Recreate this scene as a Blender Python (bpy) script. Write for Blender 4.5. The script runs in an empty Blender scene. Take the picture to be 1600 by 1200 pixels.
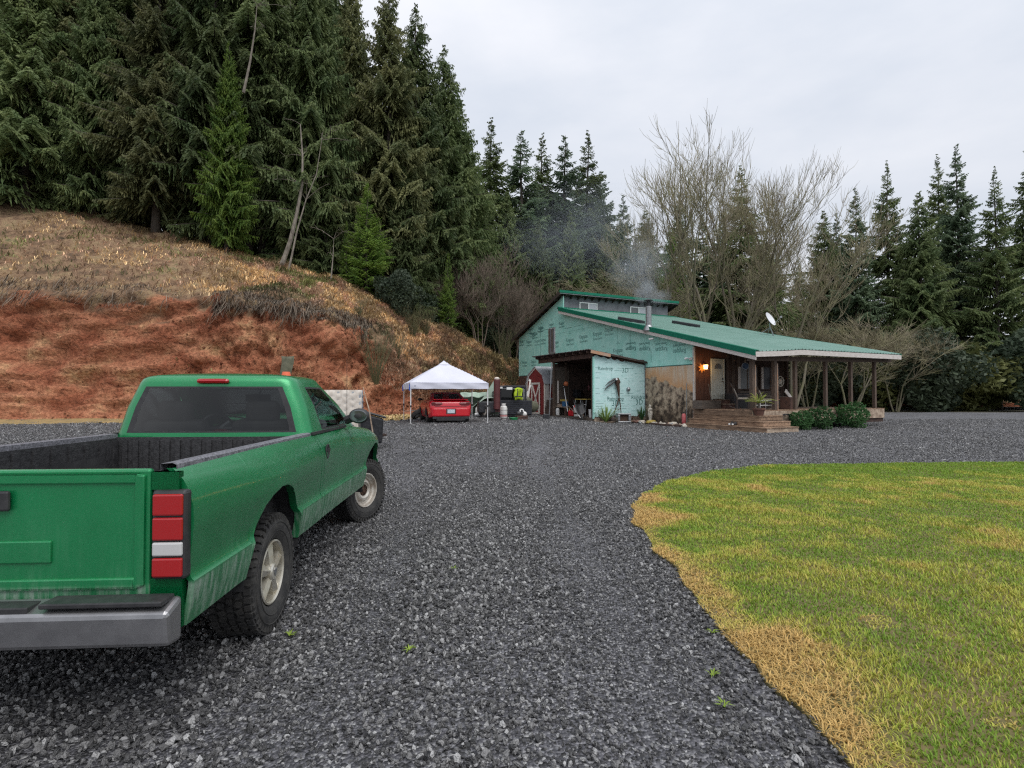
import bpy, bmesh, math, random
import numpy as np
from mathutils import Vector, Matrix, Euler, noise as mnoise
PI = math.pi
S = bpy.context.scene
C = S.collection
rnd = random.Random(7)
rs = np.random.RandomState(11)

# ------------------------------------------------------------------ camera
cam_d = bpy.data.cameras.new('camera'); cam = bpy.data.objects.new('camera', cam_d); C.objects.link(cam)
cam.location = (0, 0, 1.55); cam.rotation_euler = (PI/2 + math.atan(17/860), 0, 0)
cam_d.sensor_width = 36; cam_d.lens = 19.35; cam_d.clip_start = .05; cam_d.clip_end = 2000
S.camera = cam

# ------------------------------------------------------------------ sky and sun
W = bpy.data.worlds.new('World'); S.world = W; W.use_nodes = True
nt = W.node_tree; nt.nodes.clear()
SUN_EL, SUN_AZ = math.radians(58), math.radians(150)     # soft light from behind the camera's right
out = nt.nodes.new('ShaderNodeOutputWorld'); bg = nt.nodes.new('ShaderNodeBackground')
sky = nt.nodes.new('ShaderNodeTexSky'); sky.sky_type = 'NISHITA'; sky.sun_disc = False
sky.sun_elevation = SUN_EL; sky.sun_rotation = SUN_AZ; sky.air_density = 1.2; sky.dust_density = 4
tc = nt.nodes.new('ShaderNodeTexCoord')
mp = nt.nodes.new('ShaderNodeMapping'); mp.inputs['Scale'].default_value = (1, 1, 2.6)
nz = nt.nodes.new('ShaderNodeTexNoise'); nz.inputs['Scale'].default_value = 1.9; nz.inputs['Detail'].default_value = 6; nz.inputs['Roughness'].default_value = .52
cr = nt.nodes.new('ShaderNodeValToRGB')
cr.color_ramp.elements[0].position = .33; cr.color_ramp.elements[0].color = (5.3, 5.75, 6.5, 1)
cr.color_ramp.elements[1].position = .68; cr.color_ramp.elements[1].color = (7.3, 7.4, 7.8, 1)
# the overcast is a little brighter overhead than at the horizon
sp = nt.nodes.new('ShaderNodeSeparateXYZ')
mr = nt.nodes.new('ShaderNodeMapRange'); mr.inputs['From Min'].default_value = 0; mr.inputs['From Max'].default_value = 1
mr.inputs['To Min'].default_value = .74; mr.inputs['To Max'].default_value = 1.02
vm = nt.nodes.new('ShaderNodeVectorMath'); vm.operation = 'SCALE'
mx = nt.nodes.new('ShaderNodeMixRGB'); mx.inputs[0].default_value = .93
L = nt.links.new
L(tc.outputs['Generated'], mp.inputs[0]); L(mp.outputs[0], nz.inputs[0]); L(nz.outputs[0], cr.inputs[0])
L(tc.outputs['Generated'], sp.inputs[0]); L(sp.outputs[2], mr.inputs['Value'])
L(cr.outputs[0], vm.inputs[0]); L(mr.outputs[0], vm.inputs['Scale'])
L(sky.outputs[0], mx.inputs[1]); L(vm.outputs[0], mx.inputs[2]); L(mx.outputs[0], bg.inputs[0])
bg.inputs[1].default_value = .1; L(bg.outputs[0], out.inputs[0])
sd = bpy.data.lights.new('sun', 'SUN'); sd.energy = 1.5; sd.angle = math.radians(50); sd.color = (1, .97, .93)
sun = bpy.data.objects.new('sun', sd); C.objects.link(sun)
sv = Vector((math.cos(SUN_EL)*math.sin(SUN_AZ), math.cos(SUN_EL)*math.cos(SUN_AZ), math.sin(SUN_EL)))
sun.rotation_euler = sv.to_track_quat('Z', 'Y').to_euler(); sun.location = (10, -10, 30)
S.view_settings.view_transform = 'Standard'; S.view_settings.look = 'None'
S.view_settings.exposure = .62; S.view_settings.gamma = 1; S.view_settings.use_curve_mapping = False
S.cycles.use_denoising = False; S.cycles.filter_width = 1.25
S.cycles.sample_clamp_indirect = 1.2; S.cycles.max_bounces = 8; S.cycles.transparent_max_bounces = 12; S.cycles.diffuse_bounces = 3; S.cycles.glossy_bounces = 3
S.cycles.transmission_bounces = 6; S.cycles.volume_bounces = 0

# ------------------------------------------------------------------ materials
M = {}
def mat(name, col, rough=.7, metal=0., col2=None, scale=8., bump=0., bscale=None, detail=5, spec=.5, stretch=None, ramp=(.35, .65), coat=0., trans=0., emit=None, obj_rand=0., coords='Object'):
    m = bpy.data.materials.new(name); m.use_nodes = True; M[name] = m
    n = m.node_tree.nodes; l = m.node_tree.links.new; b = n['Principled BSDF']
    b.inputs['Roughness'].default_value = rough; b.inputs['Metallic'].default_value = metal
    b.inputs['Specular IOR Level'].default_value = spec; b.inputs['Coat Weight'].default_value = coat
    b.inputs['Coat Roughness'].default_value = .08
    b.inputs['Base Color'].default_value = (*col, 1)
    t = n.new('ShaderNodeTexCoord'); v = t.outputs[coords]
    if stretch:
        q = n.new('ShaderNodeMapping'); q.inputs['Scale'].default_value = stretch; l(v, q.inputs[0]); v = q.outputs[0]
    last = None
    if col2 is not None:
        x = n.new('ShaderNodeTexNoise'); x.inputs['Scale'].default_value = scale; x.inputs['Detail'].default_value = detail; x.inputs['Roughness'].default_value = .62; l(v, x.inputs[0])
        r = n.new('ShaderNodeValToRGB'); r.color_ramp.elements[0].position = ramp[0]; r.color_ramp.elements[1].position = ramp[1]
        r.color_ramp.elements[0].color = (*col, 1); r.color_ramp.elements[1].color = (*col2, 1); l(x.outputs[0], r.inputs[0]); last = r.outputs[0]
    if obj_rand:
        oi = n.new('ShaderNodeObjectInfo'); hs = n.new('ShaderNodeHueSaturation')
        ma = n.new('ShaderNodeMapRange'); ma.inputs['To Min'].default_value = 1-obj_rand; ma.inputs['To Max'].default_value = 1+obj_rand
        l(oi.outputs['Random'], ma.inputs['Value']); l(ma.outputs[0], hs.inputs['Value'])
        if last: l(last, hs.inputs['Color'])
        else: hs.inputs['Color'].default_value = (*col, 1)
        last = hs.outputs[0]
    if last: l(last, b.inputs['Base Color'])
    if bump:
        y = n.new('ShaderNodeTexNoise'); y.inputs['Scale'].default_value = bscale or scale*3; y.inputs['Detail'].default_value = 6; l(v, y.inputs[0])
        bp = n.new('ShaderNodeBump'); bp.inputs['Strength'].default_value = 1; bp.inputs['Distance'].default_value = bump; l(y.outputs[0], bp.inputs['Height']); l(bp.outputs[0], b.inputs['Normal'])
    if emit:
        b.inputs['Emission Color'].default_value = (*emit[0], 1); b.inputs['Emission Strength'].default_value = emit[1]
    return m
def leafmat(name, c1, c2, attr=None, transl=.25, rough=.6, scale=.6, rand=.25):
    """leaves, blades: noise or vertex-attribute colour, partly translucent"""
    m = bpy.data.materials.new(name); m.use_nodes = True; M[name] = m
    n = m.node_tree.nodes; l = m.node_tree.links.new; b = n['Principled BSDF']; o = n['Material Output']
    b.inputs['Roughness'].default_value = rough; b.inputs['Specular IOR Level'].default_value = .3
    if attr:
        a = n.new('ShaderNodeAttribute'); a.attribute_name = attr; c = a.outputs['Color']
    else:
        t = n.new('ShaderNodeTexCoord'); x = n.new('ShaderNodeTexNoise'); x.inputs['Scale'].default_value = scale; x.inputs['Detail'].default_value = 7; x.inputs['Roughness'].default_value = .7
        l(t.outputs['Object'], x.inputs[0]); r = n.new('ShaderNodeValToRGB'); r.color_ramp.elements[0].position = .36; r.color_ramp.elements[1].position = .66
        r.color_ramp.elements[0].color = (*c1, 1); r.color_ramp.elements[1].color = (*c2, 1); l(x.outputs[0], r.inputs[0]); c = r.outputs[0]
    oi = n.new('ShaderNodeObjectInfo'); hs = n.new('ShaderNodeHueSaturation'); ma = n.new('ShaderNodeMapRange')
    ma.inputs['To Min'].default_value = 1-rand; ma.inputs['To Max'].default_value = 1+rand
    l(oi.outputs['Random'], ma.inputs['Value']); l(ma.outputs[0], hs.inputs['Value']); l(c, hs.inputs['Color']); c = hs.outputs[0]
    l(c, b.inputs['Base Color'])
    if transl:
        tr = n.new('ShaderNodeBsdfTranslucent'); l(c, tr.inputs['Color']); ms = n.new('ShaderNodeMixShader'); ms.inputs[0].default_value = transl
        l(b.outputs[0], ms.inputs[1]); l(tr.outputs[0], ms.inputs[2]); l(ms.outputs[0], o.inputs[0])
    return m
def glassmat(name, tint, refl=1.):
    m = bpy.data.materials.new(name); m.use_nodes = True; M[name] = m
    n = m.node_tree.nodes; l = m.node_tree.links.new; n.remove(n['Principled BSDF']); o = n['Material Output']
    t = n.new('ShaderNodeBsdfTransparent'); t.inputs[0].default_value = (*tint, 1)
    g = n.new('ShaderNodeBsdfGlossy'); g.inputs['Roughness'].default_value = .03; g.inputs[0].default_value = (refl, refl, refl, 1)
    f = n.new('ShaderNodeFresnel'); f.inputs[0].default_value = 1.5; x = n.new('ShaderNodeMixShader')
    l(f.outputs[0], x.inputs[0]); l(t.outputs[0], x.inputs[1]); l(g.outputs[0], x.inputs[2]); l(x.outputs[0], o.inputs[0]); return m

# ------------------------------------------------------------------ mesh helpers
class B:
    def __init__(s): s.v = []; s.f = []; s.M = Matrix.Identity(4)
    def add(s, vs, fs):
        k = len(s.v); s.v += [tuple(s.M @ Vector(p)) for p in vs]; s.f += [tuple(i+k for i in f) for f in fs]; return s
    def box(s, c, d, rot=None, taper=1.):
        hx, hy, hz = d[0]/2, d[1]/2, d[2]/2
        P = [(x*hx*(taper if z > 0 else 1), y*hy*(taper if z > 0 else 1), z*hz) for z in (-1, 1) for x, y in ((-1, -1), (1, -1), (1, 1), (-1, 1))]
        if rot is not None:
            r = Euler(rot).to_matrix() if not isinstance(rot, Matrix) else rot
            P = [tuple(r @ Vector(p)) for p in P]
        return s.add([(p[0]+c[0], p[1]+c[1], p[2]+c[2]) for p in P], [(0, 3, 2, 1), (4, 5, 6, 7), (0, 1, 5, 4), (1, 2, 6, 5), (2, 3, 7, 6), (3, 0, 4, 7)])
    def span(s, a, b):   # box from corner to corner
        return s.box([(a[i]+b[i])/2 for i in range(3)], [abs(b[i]-a[i]) for i in range(3)])
    def beam(s, a, b, w, h, up=(0, 0, 1)):
        a, b = Vector(a), Vector(b); d = b-a; x = d.normalized(); y = Vector(up).cross(x)
        if y.length < 1e-4: y = Vector((0, 1, 0)).cross(x)
        y.normalize(); z = x.cross(y); m = Matrix((x, y, z)).transposed()
        return s.box((a+b)/2, (d.length, w, h), rot=m)
    def tube(s, pts, r, n=6, cap=True):
        pts = [Vector(p) for p in pts]; rr = r if hasattr(r, '__len__') else [r]*len(pts)
        vs, fs = [], []; side = None
        for i, p in enumerate(pts):
            d = (pts[min(i+1, len(pts)-1)]-pts[max(i-1, 0)])
            if d.length < 1e-7: d = Vector((0, 0, 1))
            d.normalize()
            if side is None:
                side = d.cross(Vector((0, 0, 1)) if abs(d.z) < .9 else Vector((1, 0, 0))).normalized()
            else:
                side = (side - d*side.dot(d)).normalized()
            o = d.cross(side)
            for k in range(n):
                a = 2*PI*k/n; vs.append(tuple(p + (side*math.cos(a)+o*math.sin(a))*rr[i]))
        for i in range(len(pts)-1):
            for k in range(n): fs.append((i*n+k, i*n+(k+1) % n, (i+1)*n+(k+1) % n, (i+1)*n+k))
        if cap: fs.append(tuple(range(n-1, -1, -1))); fs.append(tuple((len(pts)-1)*n+k for k in range(n)))
        return s.add(vs, fs)
    def cyl(s, a, b, r, n=16): return s.tube([a, b], r, n)
    def lathe(s, prof, n=24, c=(0, 0, 0), axis='z', closed=False):
        vs, fs = [], []; m = len(prof)
        for k in range(n):
            a = 2*PI*k/n; ca, sa = math.cos(a), math.sin(a)
            for r, h in prof:
                if axis == 'z': p = (r*ca, r*sa, h)
                elif axis == 'y': p = (r*ca, h, r*sa)
                else: p = (h, r*ca, r*sa)
                vs.append((p[0]+c[0], p[1]+c[1], p[2]+c[2]))
        mm = m if closed else m-1
        for k in range(n):
            for i in range(mm):
                j = (i+1) % m
                f = (k*m+i, ((k+1) % n)*m+i, ((k+1) % n)*m+j, k*m+j)
                fs.append(f if axis != 'y' else f[::-1])
        return s.add(vs, fs)
    def grid(s, P):      # P[i][j] -> point
        n, m = len(P), len(P[0]); vs = [tuple(p) for r in P for p in r]
        return s.add(vs, [(i*m+j, (i+1)*m+j, (i+1)*m+j+1, i*m+j+1) for i in range(n-1) for j in range(m-1)])
    def prism(s, poly, a, b, axis='z'):   # polygon in the plane across axis, from a to b
        def pt(p, h): return {'z': (p[0], p[1], h), 'y': (p[0], h, p[1]), 'x': (h, p[0], p[1])}[axis]
        n = len(poly); return s.add([pt(p, a) for p in poly]+[pt(p, b) for p in poly],
            [tuple(range(n-1, -1, -1)), tuple(range(n, 2*n))]+[(i, (i+1) % n, n+(i+1) % n, n+i) for i in range(n)])
    def ball(s, c, r, sc=(1, 1, 1), n=10):
        pr = [(max(r*math.sin(PI*i/n), 1e-4), -r*math.cos(PI*i/n)) for i in range(n+1)]
        b = B(); b.lathe(pr, n+4); return s.add([(p[0]*sc[0]+c[0], p[1]*sc[1]+c[1], p[2]*sc[2]+c[2]) for p in b.v], b.f)
def link(name, me, parent=None, loc=(0, 0, 0), rot=(0, 0, 0), mt=None):
    o = bpy.data.objects.new(name, me); C.objects.link(o); o.location = loc; o.rotation_euler = rot
    if parent is not None: o.parent = parent
    if mt is not None: me.materials.append(M[mt] if isinstance(mt, str) else mt)
    return o
def obj(name, b, mt, parent=None, smooth=False, bevel=0, loc=(0, 0, 0), rot=(0, 0, 0), seg=2, solid=0, subsurf=0, label=None, angle=None):
    me = bpy.data.meshes.new(name); me.from_pydata([(float(p[0]), float(p[1]), float(p[2])) for p in b.v], [], b.f); me.validate()
    bm = bmesh.new(); bm.from_mesh(me); bmesh.ops.remove_doubles(bm, verts=bm.verts, dist=1e-5)
    bmesh.ops.recalc_face_normals(bm, faces=bm.faces); bm.to_mesh(me); bm.free()
    o = link(name, me, parent, loc, rot, mt)
    if smooth:
        me.polygons.foreach_set('use_smooth', [True]*len(me.polygons))
        me.set_sharp_from_angle(angle=math.radians(angle or 35))
    if solid:
        q = o.modifiers.new('s', 'SOLIDIFY'); q.thickness = solid; q.offset = -1
    if subsurf:
        q = o.modifiers.new('u', 'SUBSURF'); q.levels = q.render_levels = subsurf
    if bevel:
        q = o.modifiers.new('b', 'BEVEL'); q.width = bevel; q.segments = seg; q.limit_method = 'ANGLE'; q.angle_limit = math.radians(40)
    if label: o['label'] = label
    return o
def tag(o, label=None, cat=None, group=None, kind=None):
    if label: o['label'] = label
    if cat: o['category'] = cat
    if group: o['group'] = group
    if kind: o['kind'] = kind
    return o
def thing(name, label, cat, loc=(0, 0, 0), rotz=0, group=None):
    o = bpy.data.objects.new(name, None); C.objects.link(o); o.location = loc; o.rotation_euler = (0, 0, rotz); o.empty_display_size = .2
    return tag(o, label, cat, group)
KIDS = {}
def copy_tree(o, parent=None):
    c = o.copy(); C.objects.link(c)
    if parent is not None: c.parent = parent
    for ch in [x for x in S.collection.objects if x.parent == o]: copy_tree(ch, c)
    return c
def npmesh(name, V, F, mt, parent=None, smooth=False, attr=None, loc=(0, 0, 0), size=None):
    """V (n,3), F (m,3|4) numpy -> object, fast"""
    me = bpy.data.meshes.new(name); k = F.shape[1]
    me.vertices.add(len(V)); me.vertices.foreach_set('co', np.ascontiguousarray(V, dtype=np.float32).ravel())
    me.loops.add(F.size); me.loops.foreach_set('vertex_index', np.ascontiguousarray(F, dtype=np.int32).ravel())
    me.polygons.add(len(F)); me.polygons.foreach_set('loop_start', np.arange(0, F.size, k, dtype=np.int32))
    if smooth: me.polygons.foreach_set('use_smooth', np.ones(len(F), dtype=bool))
    if attr is not None:
        for an, av in attr.items():
            if av.ndim == 1: a = me.attributes.new(an, 'FLOAT', 'POINT'); a.data.foreach_set('value', av.astype(np.float32))
            else:
                a = me.attributes.new(an, 'FLOAT_COLOR', 'POINT'); a.data.foreach_set('color', np.c_[av, np.ones(len(av))].astype(np.float32).ravel())
    me.update(); me.validate()
    return link(name, me, parent, loc, mt=mt)
def text(name, body, size, mt, parent, loc, rot, ext=0., align='CENTER', scale=(1, 1, 1), label=None):
    cu = bpy.data.curves.new(name, 'FONT'); cu.body = body; cu.size = size; cu.align_x = align; cu.align_y = 'CENTER'; cu.extrude = ext; cu.resolution_u = 2
    o = bpy.data.objects.new(name, cu); C.objects.link(o); o.parent = parent; o.location = loc; o.rotation_euler = rot; o.scale = scale
    key = (body, round(size, 4), mt, align)
    if key not in TXT:
        C_v = bpy.context.view_layer; C_v.update(); me = bpy.data.meshes.new_from_object(o.evaluated_get(bpy.context.evaluated_depsgraph_get())); me.materials.clear(); me.materials.append(M[mt]); TXT[key] = me
    bpy.data.objects.remove(o); bpy.data.curves.remove(cu)
    o = bpy.data.objects.new(name, TXT[key]); C.objects.link(o); o.parent = parent; o.location = loc; o.rotation_euler = rot; o.scale = scale; return o
TXT = {}
def sstep(x, a, b):
    t = np.clip((x-a)/(b-a), 0, 1); return t*t*(3-2*t)
def gz(x, y):        # height of the gravel yard
    return .36*sstep(y, 8, 22)*(1-sstep(x, 0, 8)) + .012*np.sin(x*.9+1)*np.cos(y*.7)*sstep(y, 3, 6)
def gzf(x, y): return float(gz(x, y))
def fbm(P, sc, oct=4, seed=0.):
    out = np.empty(len(P))
    for i, p in enumerate(P): out[i] = mnoise.fractal(Vector((p[0]*sc+seed, p[1]*sc, p[2]*sc)), .6, 2.1, oct)
    return out

# wood, metal and so on
mat('green_paint', (.003, .21, .062), .36, .45, (.004, .25, .075), 2, coat=.6, spec=.5)
mat('rubber', (.018, .018, .019), .75, 0, (.05, .048, .045), 14, bump=.002, bscale=60)
mat('black_plastic', (.02, .02, .022), .45, 0, (.035, .035, .037), 20)
mat('liner', (.016, .016, .018), .6, 0, (.04, .04, .043), 30, bump=.004, bscale=80)
mat('rail_cap', (.07, .07, .08), .5, 0, (.22, .22, .25), 60, bump=.003, bscale=150)
mat('alloy', (.66, .64, .57), .35, .6, (.46, .42, .33), 9)
mat('steel_rim', (.62, .6, .55), .45, .2, (.3, .25, .2), 9)
mat('rust', (.10, .058, .04), .85, .2, (.05, .03, .02), 20, bump=.003)
mat('chrome', (.35, .35, .36), .3, .8, (.25, .25, .26), 6)
mat('mirror_glass', (.25, .27, .28), .08, 1)
mat('red_lens', (.35, .01, .012), .15, 0, coat=.7)
mat('dark_red_lens', (.10, .004, .008), .15, 0, coat=.7)
mat('amber_lens', (.6, .2, .02), .2, coat=.6); mat('clear_lens', (.5, .5, .5), .1, 0, coat=.6)
mat('interior', (.012, .012, .014), .8, 0, (.03, .03, .032), 10)
mat('red_paint', (.5, .006, .018), .28, 0, (.54, .008, .02), 2, coat=.7)
mat('white_fabric', (.60, .61, .70), .8, 0, (.54, .55, .64), 1.2)
mat('white_metal', (.62, .62, .62), .4, .1, (.58, .58, .58), 10)
mat('blue_plastic', (.02, .08, .4), .5)
mat('propane_white', (.66, .66, .65), .45, 0, (.5, .48, .45), 9)
mat('pale_red', (.45, .2, .2), .7)
mat('dark_metal', (.02, .022, .026), .45, .4, (.05, .05, .055), 14)
mat('dark_navy', (.008, .010, .017), .45, 0, (.022, .024, .032), 8)
mat('maroon', (.075, .02, .022), .6, .1, (.11, .03, .03), 6)
mat('hi_vis', (.45, .62, .03), .8)
mat('pale_tarp', (.42, .52, .44), .5, 0, (.25, .34, .27), 1.4, bump=.02, bscale=3)
mat('dark_green_fence', (.018, .032, .024), .85, 0, (.04, .06, .04), 6)
mat('olive_cloth', (.07, .075, .048), .9, 0, (.13, .13, .09), 4, bump=.01, bscale=20)
mat('mattress', (.68, .63, .57), .85, 0, (.52, .46, .40), 12, bump=.003)
mat('mattress_band', (.45, .47, .49), .8, 0, (.25, .27, .3), 16)
mat('cone_orange', (.75, .15, .07), .6)
mat('barn_red', (.24, .022, .022), .7, 0, (.15, .018, .018), 3, stretch=(6, 6, .6))
mat('barn_trim', (.72, .68, .62), .7, 0, (.5, .45, .4), 5)
mat('grey_roof', (.45, .46, .48), .6, 0, (.24, .25, .27), 3)
mat('foam', (.31, .66, .57), .75, 0, (.42, .74, .66), 1.6, bump=.002)
mat('foam_pale', (.42, .66, .65), .8, 0, (.54, .74, .745), 3, bump=.003, stretch=(1, 1, 4))
mat('foam_ink', (.07, .18, .165), .8)
mat('foam_seam', (.05, .17, .15), .8)
mat('house_wrap', (.10, .105, .12), .6, 0, (.22, .225, .25), 2.5, ramp=(.3, .75))
mat('window_white', (.72, .73, .73), .4)
mat('screen_pane', (.10, .11, .115), .4, spec=.7); mat('bright_pane', (.36, .38, .42), .12, spec=.9)
mat('roof_metal', (.22, .37, .315), .42, .1, (.27, .42, .365), .8, spec=.5)
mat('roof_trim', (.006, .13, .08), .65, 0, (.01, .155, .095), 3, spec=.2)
mat('white_board', (.62, .59, .56), .75, 0, (.42, .38, .35), 5, stretch=(1, 1, 6))
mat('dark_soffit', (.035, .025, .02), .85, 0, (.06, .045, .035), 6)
mat('cedar', (.14, .055, .028), .7, 0, (.055, .022, .013), 5, stretch=(5, 5, .5), bump=.003)
mat('grey_wood', (.16, .13, .105), .85, 0, (.06, .048, .04), 6, stretch=(1, 1, 6), bump=.003)
mat('post_wood', (.13, .09, .065), .85, 0, (.05, .036, .03), 8, stretch=(5, 5, .6), bump=.003)
mat('post_edge', (.42, .22, .12), .8, 0, (.36, .3, .25), 3)
mat('deck_wood', (.30, .20, .13), .75, 0, (.12, .075, .05), 4, stretch=(3, .7, 3), bump=.003, obj_rand=.35)
mat('deck_pale', (.46, .37, .28), .75, 0, (.2, .14, .1), 5, bump=.003)
mat('brown_board', (.12, .062, .045), .85, 0, (.06, .032, .026), 4, bump=.003)
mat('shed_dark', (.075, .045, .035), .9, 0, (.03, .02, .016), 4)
mat('shed_beam', (.10, .055, .042), .85, 0, (.045, .026, .022), 6)
mat('rusty_tin', (.12, .085, .08), .6, .3, (.06, .04, .04), 5)
mat('door_paint', (.50, .53, .47), .55, 0, (.44, .47, .42), 3)
mat('stone_white', (.62, .58, .50), .85, 0, (.4, .36, .3), 20, bump=.002)
mat('terracotta', (.14, .065, .045), .8, 0, (.07, .035, .028), 8)
mat('ext_red', (.42, .06, .07), .6, 0, (.5, .16, .16), 9)
mat('yellow_paint', (.45, .34, .07), .6, 0, (.28, .2, .05), 8)
mat('bucket_white', (.75, .75, .74), .5); mat('can_red', (.45, .012, .02), .4)
mat('blue_box', (.02, .1, .22), .6); mat('orange_obj', (.4, .11, .04), .6)
mat('chair_wood', (.04, .028, .024), .6, 0, (.075, .055, .045), 8); mat('cushion', (.42, .37, .31), .9)
mat('pink_cushion', (.35, .2, .16), .9)
mat('sign_blue', (.03, .06, .12), .5); mat('galv', (.36, .37, .38), .4, .7, (.22, .23, .24), 7)
mat('dish', (.62, .63, .66), .4); mat('lamp_glass', (1, .8, .5), .3, emit=((1, .55, .2), 4.5))
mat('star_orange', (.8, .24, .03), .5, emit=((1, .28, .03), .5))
mat('bark', (.055, .045, .038), .9, 0, (.10, .085, .07), 3, stretch=(4, 4, .7), bump=.02, bscale=8)
mat('bark_dark', (.022, .018, .016), .9, 0, (.045, .036, .03), 3, bump=.02)
mat('bark_pale', (.26, .23, .19), .85, 0, (.10, .085, .07), 5, stretch=(1, 1, .4), bump=.01)
mat('bark_moss', (.17, .145, .115), .9, 0, (.15, .15, .075), 1.2, bump=.01)
mat('twig_pale', (.27, .225, .17), .9, 0, (.25, .24, .12), 1.0)
mat('twig_brown', (.19, .14, .115), .9, 0, (.12, .10, .07), 2)
mat('white_jug', (.75, .75, .73), .5)
mat('plate', (.6, .64, .66), .5, 0, (.35, .42, .5), 30); mat('plate_ink', (.03, .06, .14), .5)
mat('soil_bed', (.07, .04, .03), .95, 0, (.035, .022, .018), 9, bump=.02)
glassmat('glass_tint', (.42, .45, .44)); glassmat('glass_rear', (.45, .47, .46)); glassmat('glass_dark', (.10, .11, .12)); glassmat('glass_side', (.72, .8, .78), 1)
# ================================================================== GROUND
def gravelmat(name, sc=58.):
    m = bpy.data.materials.new(name); m.use_nodes = True; M[name] = m
    n = m.node_tree.nodes; l = m.node_tree.links.new; b = n['Principled BSDF']
    t = n.new('ShaderNodeTexCoord')
    v = n.new('ShaderNodeTexVoronoi'); v.inputs['Scale'].default_value = sc; l(t.outputs['Object'], v.inputs['Vector'])
    s = n.new('ShaderNodeSeparateColor'); l(v.outputs['Color'], s.inputs[0])
    r = n.new('ShaderNodeValToRGB'); e = r.color_ramp.elements; e[0].position = 0; e[0].color = (.018, .018, .018, 1); e[1].position = 1; e[1].color = (.34, .34, .34, 1)
    k = e.new(.55); k.color = (.085, .085, .097, 1); k = e.new(.85); k.color = (.18, .18, .195, 1)
    l(s.outputs[0], r.inputs[0])
    x = n.new('ShaderNodeTexNoise'); x.inputs['Scale'].default_value = .55; x.inputs['Detail'].default_value = 5; l(t.outputs['Object'], x.inputs[0])
    q = n.new('ShaderNodeMapRange'); q.inputs['From Min'].default_value = .3; q.inputs['From Max'].default_value = .7; q.inputs['To Min'].default_value = .72; q.inputs['To Max'].default_value = 1.3; l(x.outputs[0], q.inputs['Value'])
    h = n.new('ShaderNodeHueSaturation'); l(r.outputs[0], h.inputs['Color']); l(q.outputs[0], h.inputs['Value']); l(h.outputs[0], b.inputs['Base Color'])
    bp = n.new('ShaderNodeBump'); bp.inputs['Strength'].default_value = 1; bp.inputs['Distance'].default_value = .02; l(v.outputs['Distance'], bp.inputs['Height']); bp.invert = True; l(bp.outputs[0], b.inputs['Normal'])
    b.inputs['Roughness'].default_value = .62
    return m
gravelmat('gravel')
mat('wild_ground', (.10, .085, .045), .95, 0, (.055, .06, .03), .8, bump=.05, bscale=6)
mat('lawn_soil', (.10, .09, .03), .95, 0, (.16, .12, .05), 2, bump=.01)

# far ground out to the horizon
b = B(); b.box((0, 200, -.35), (900, 900, .3)); tag(obj('ground', b, 'wild_ground'), kind='structure')
# gravel yard: one sheet that follows the slight rise of the yard
gx = np.r_[np.arange(-60, -12, 2.), np.arange(-12, 14, .35), np.arange(14, 61, 2.)]
gy = np.r_[np.arange(-14, 0, 1.), np.arange(0, 34, .3), np.arange(34, 50, 1.)]
X, Y = np.meshgrid(gx, gy, indexing='ij'); Z = gz(X, Y)
V = np.stack([X, Y, Z], -1).reshape(-1, 3); n1, n2 = X.shape
ii = (np.arange(n1-1)[:, None]*n2+np.arange(n2-1)[None, :]).ravel()
tag(npmesh('gravel_yard', V, np.stack([ii, ii+n2, ii+n2+1, ii+1], 1), 'gravel', smooth=True), kind='structure')

# ---- lawn
LAWN = [(1.42, -6), (1.44, 2.0), (1.42, 2.74), (1.36, 3.18), (1.38, 3.86), (1.42, 4.92), (1.43, 5.88), (1.57, 7.12), (1.9, 8.21), (2.7, 9.69), (3.78, 10.87), (5.4, 11.94), (6.34, 12.15), (9, 12.4), (14, 12.6), (22, 12.3), (30, 11), (30, -6)]
def resample(P, st, wob=0.):
    P = [Vector((p[0], p[1], 0)) for p in P]; o = []
    for i in range(len(P)-1):
        p0, p1, p2, p3 = P[max(i-1, 0)], P[i], P[i+1], P[min(i+2, len(P)-1)]; k = max(2, int((p2-p1).length/st))
        for j in range(k):
            t = j/k; q = .5*((2*p1)+(p2-p0)*t+(2*p0-5*p1+4*p2-p3)*t*t+(3*p1-p0-3*p2+p3)*t**3)
            if wob: q = q + Vector((mnoise.noise(q*2.3)*wob, mnoise.noise(q*2.3+Vector((9, 4, 1)))*wob, 0))
            o.append((q.x, q.y))
    return o
edge = resample(LAWN[:16], .18, .10)
lawn_poly = np.array(edge+[(30, 11), (30, -6)])
def inpoly(P, poly):
    x, y = P[:, 0], P[:, 1]; r = np.zeros(len(P), bool); j = len(poly)-1
    for i in range(len(poly)):
        xi, yi = poly[i]; xj, yj = poly[j]
        c = ((yi > y) != (yj > y)) & (x < (xj-xi)*(y-yi)/((yj-yi) if yj != yi else 1e-9)+xi); r ^= c; j = i
    return r
def edgedist(P, E):
    E = np.array(E); d = np.full(len(P), 1e9)
    for i in range(len(E)-1):
        a, q = E[i], E[i+1]; ab = q-a; t = np.clip(((P-a)@ab)/max(ab@ab, 1e-9), 0, 1); d = np.minimum(d, np.linalg.norm(P-(a+t[:, None]*ab), axis=1))
    return d
b = B(); b.prism([tuple(p) for p in lawn_poly], -.06, .018); tag(obj('lawn', b, 'lawn_soil'), kind='structure')
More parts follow.
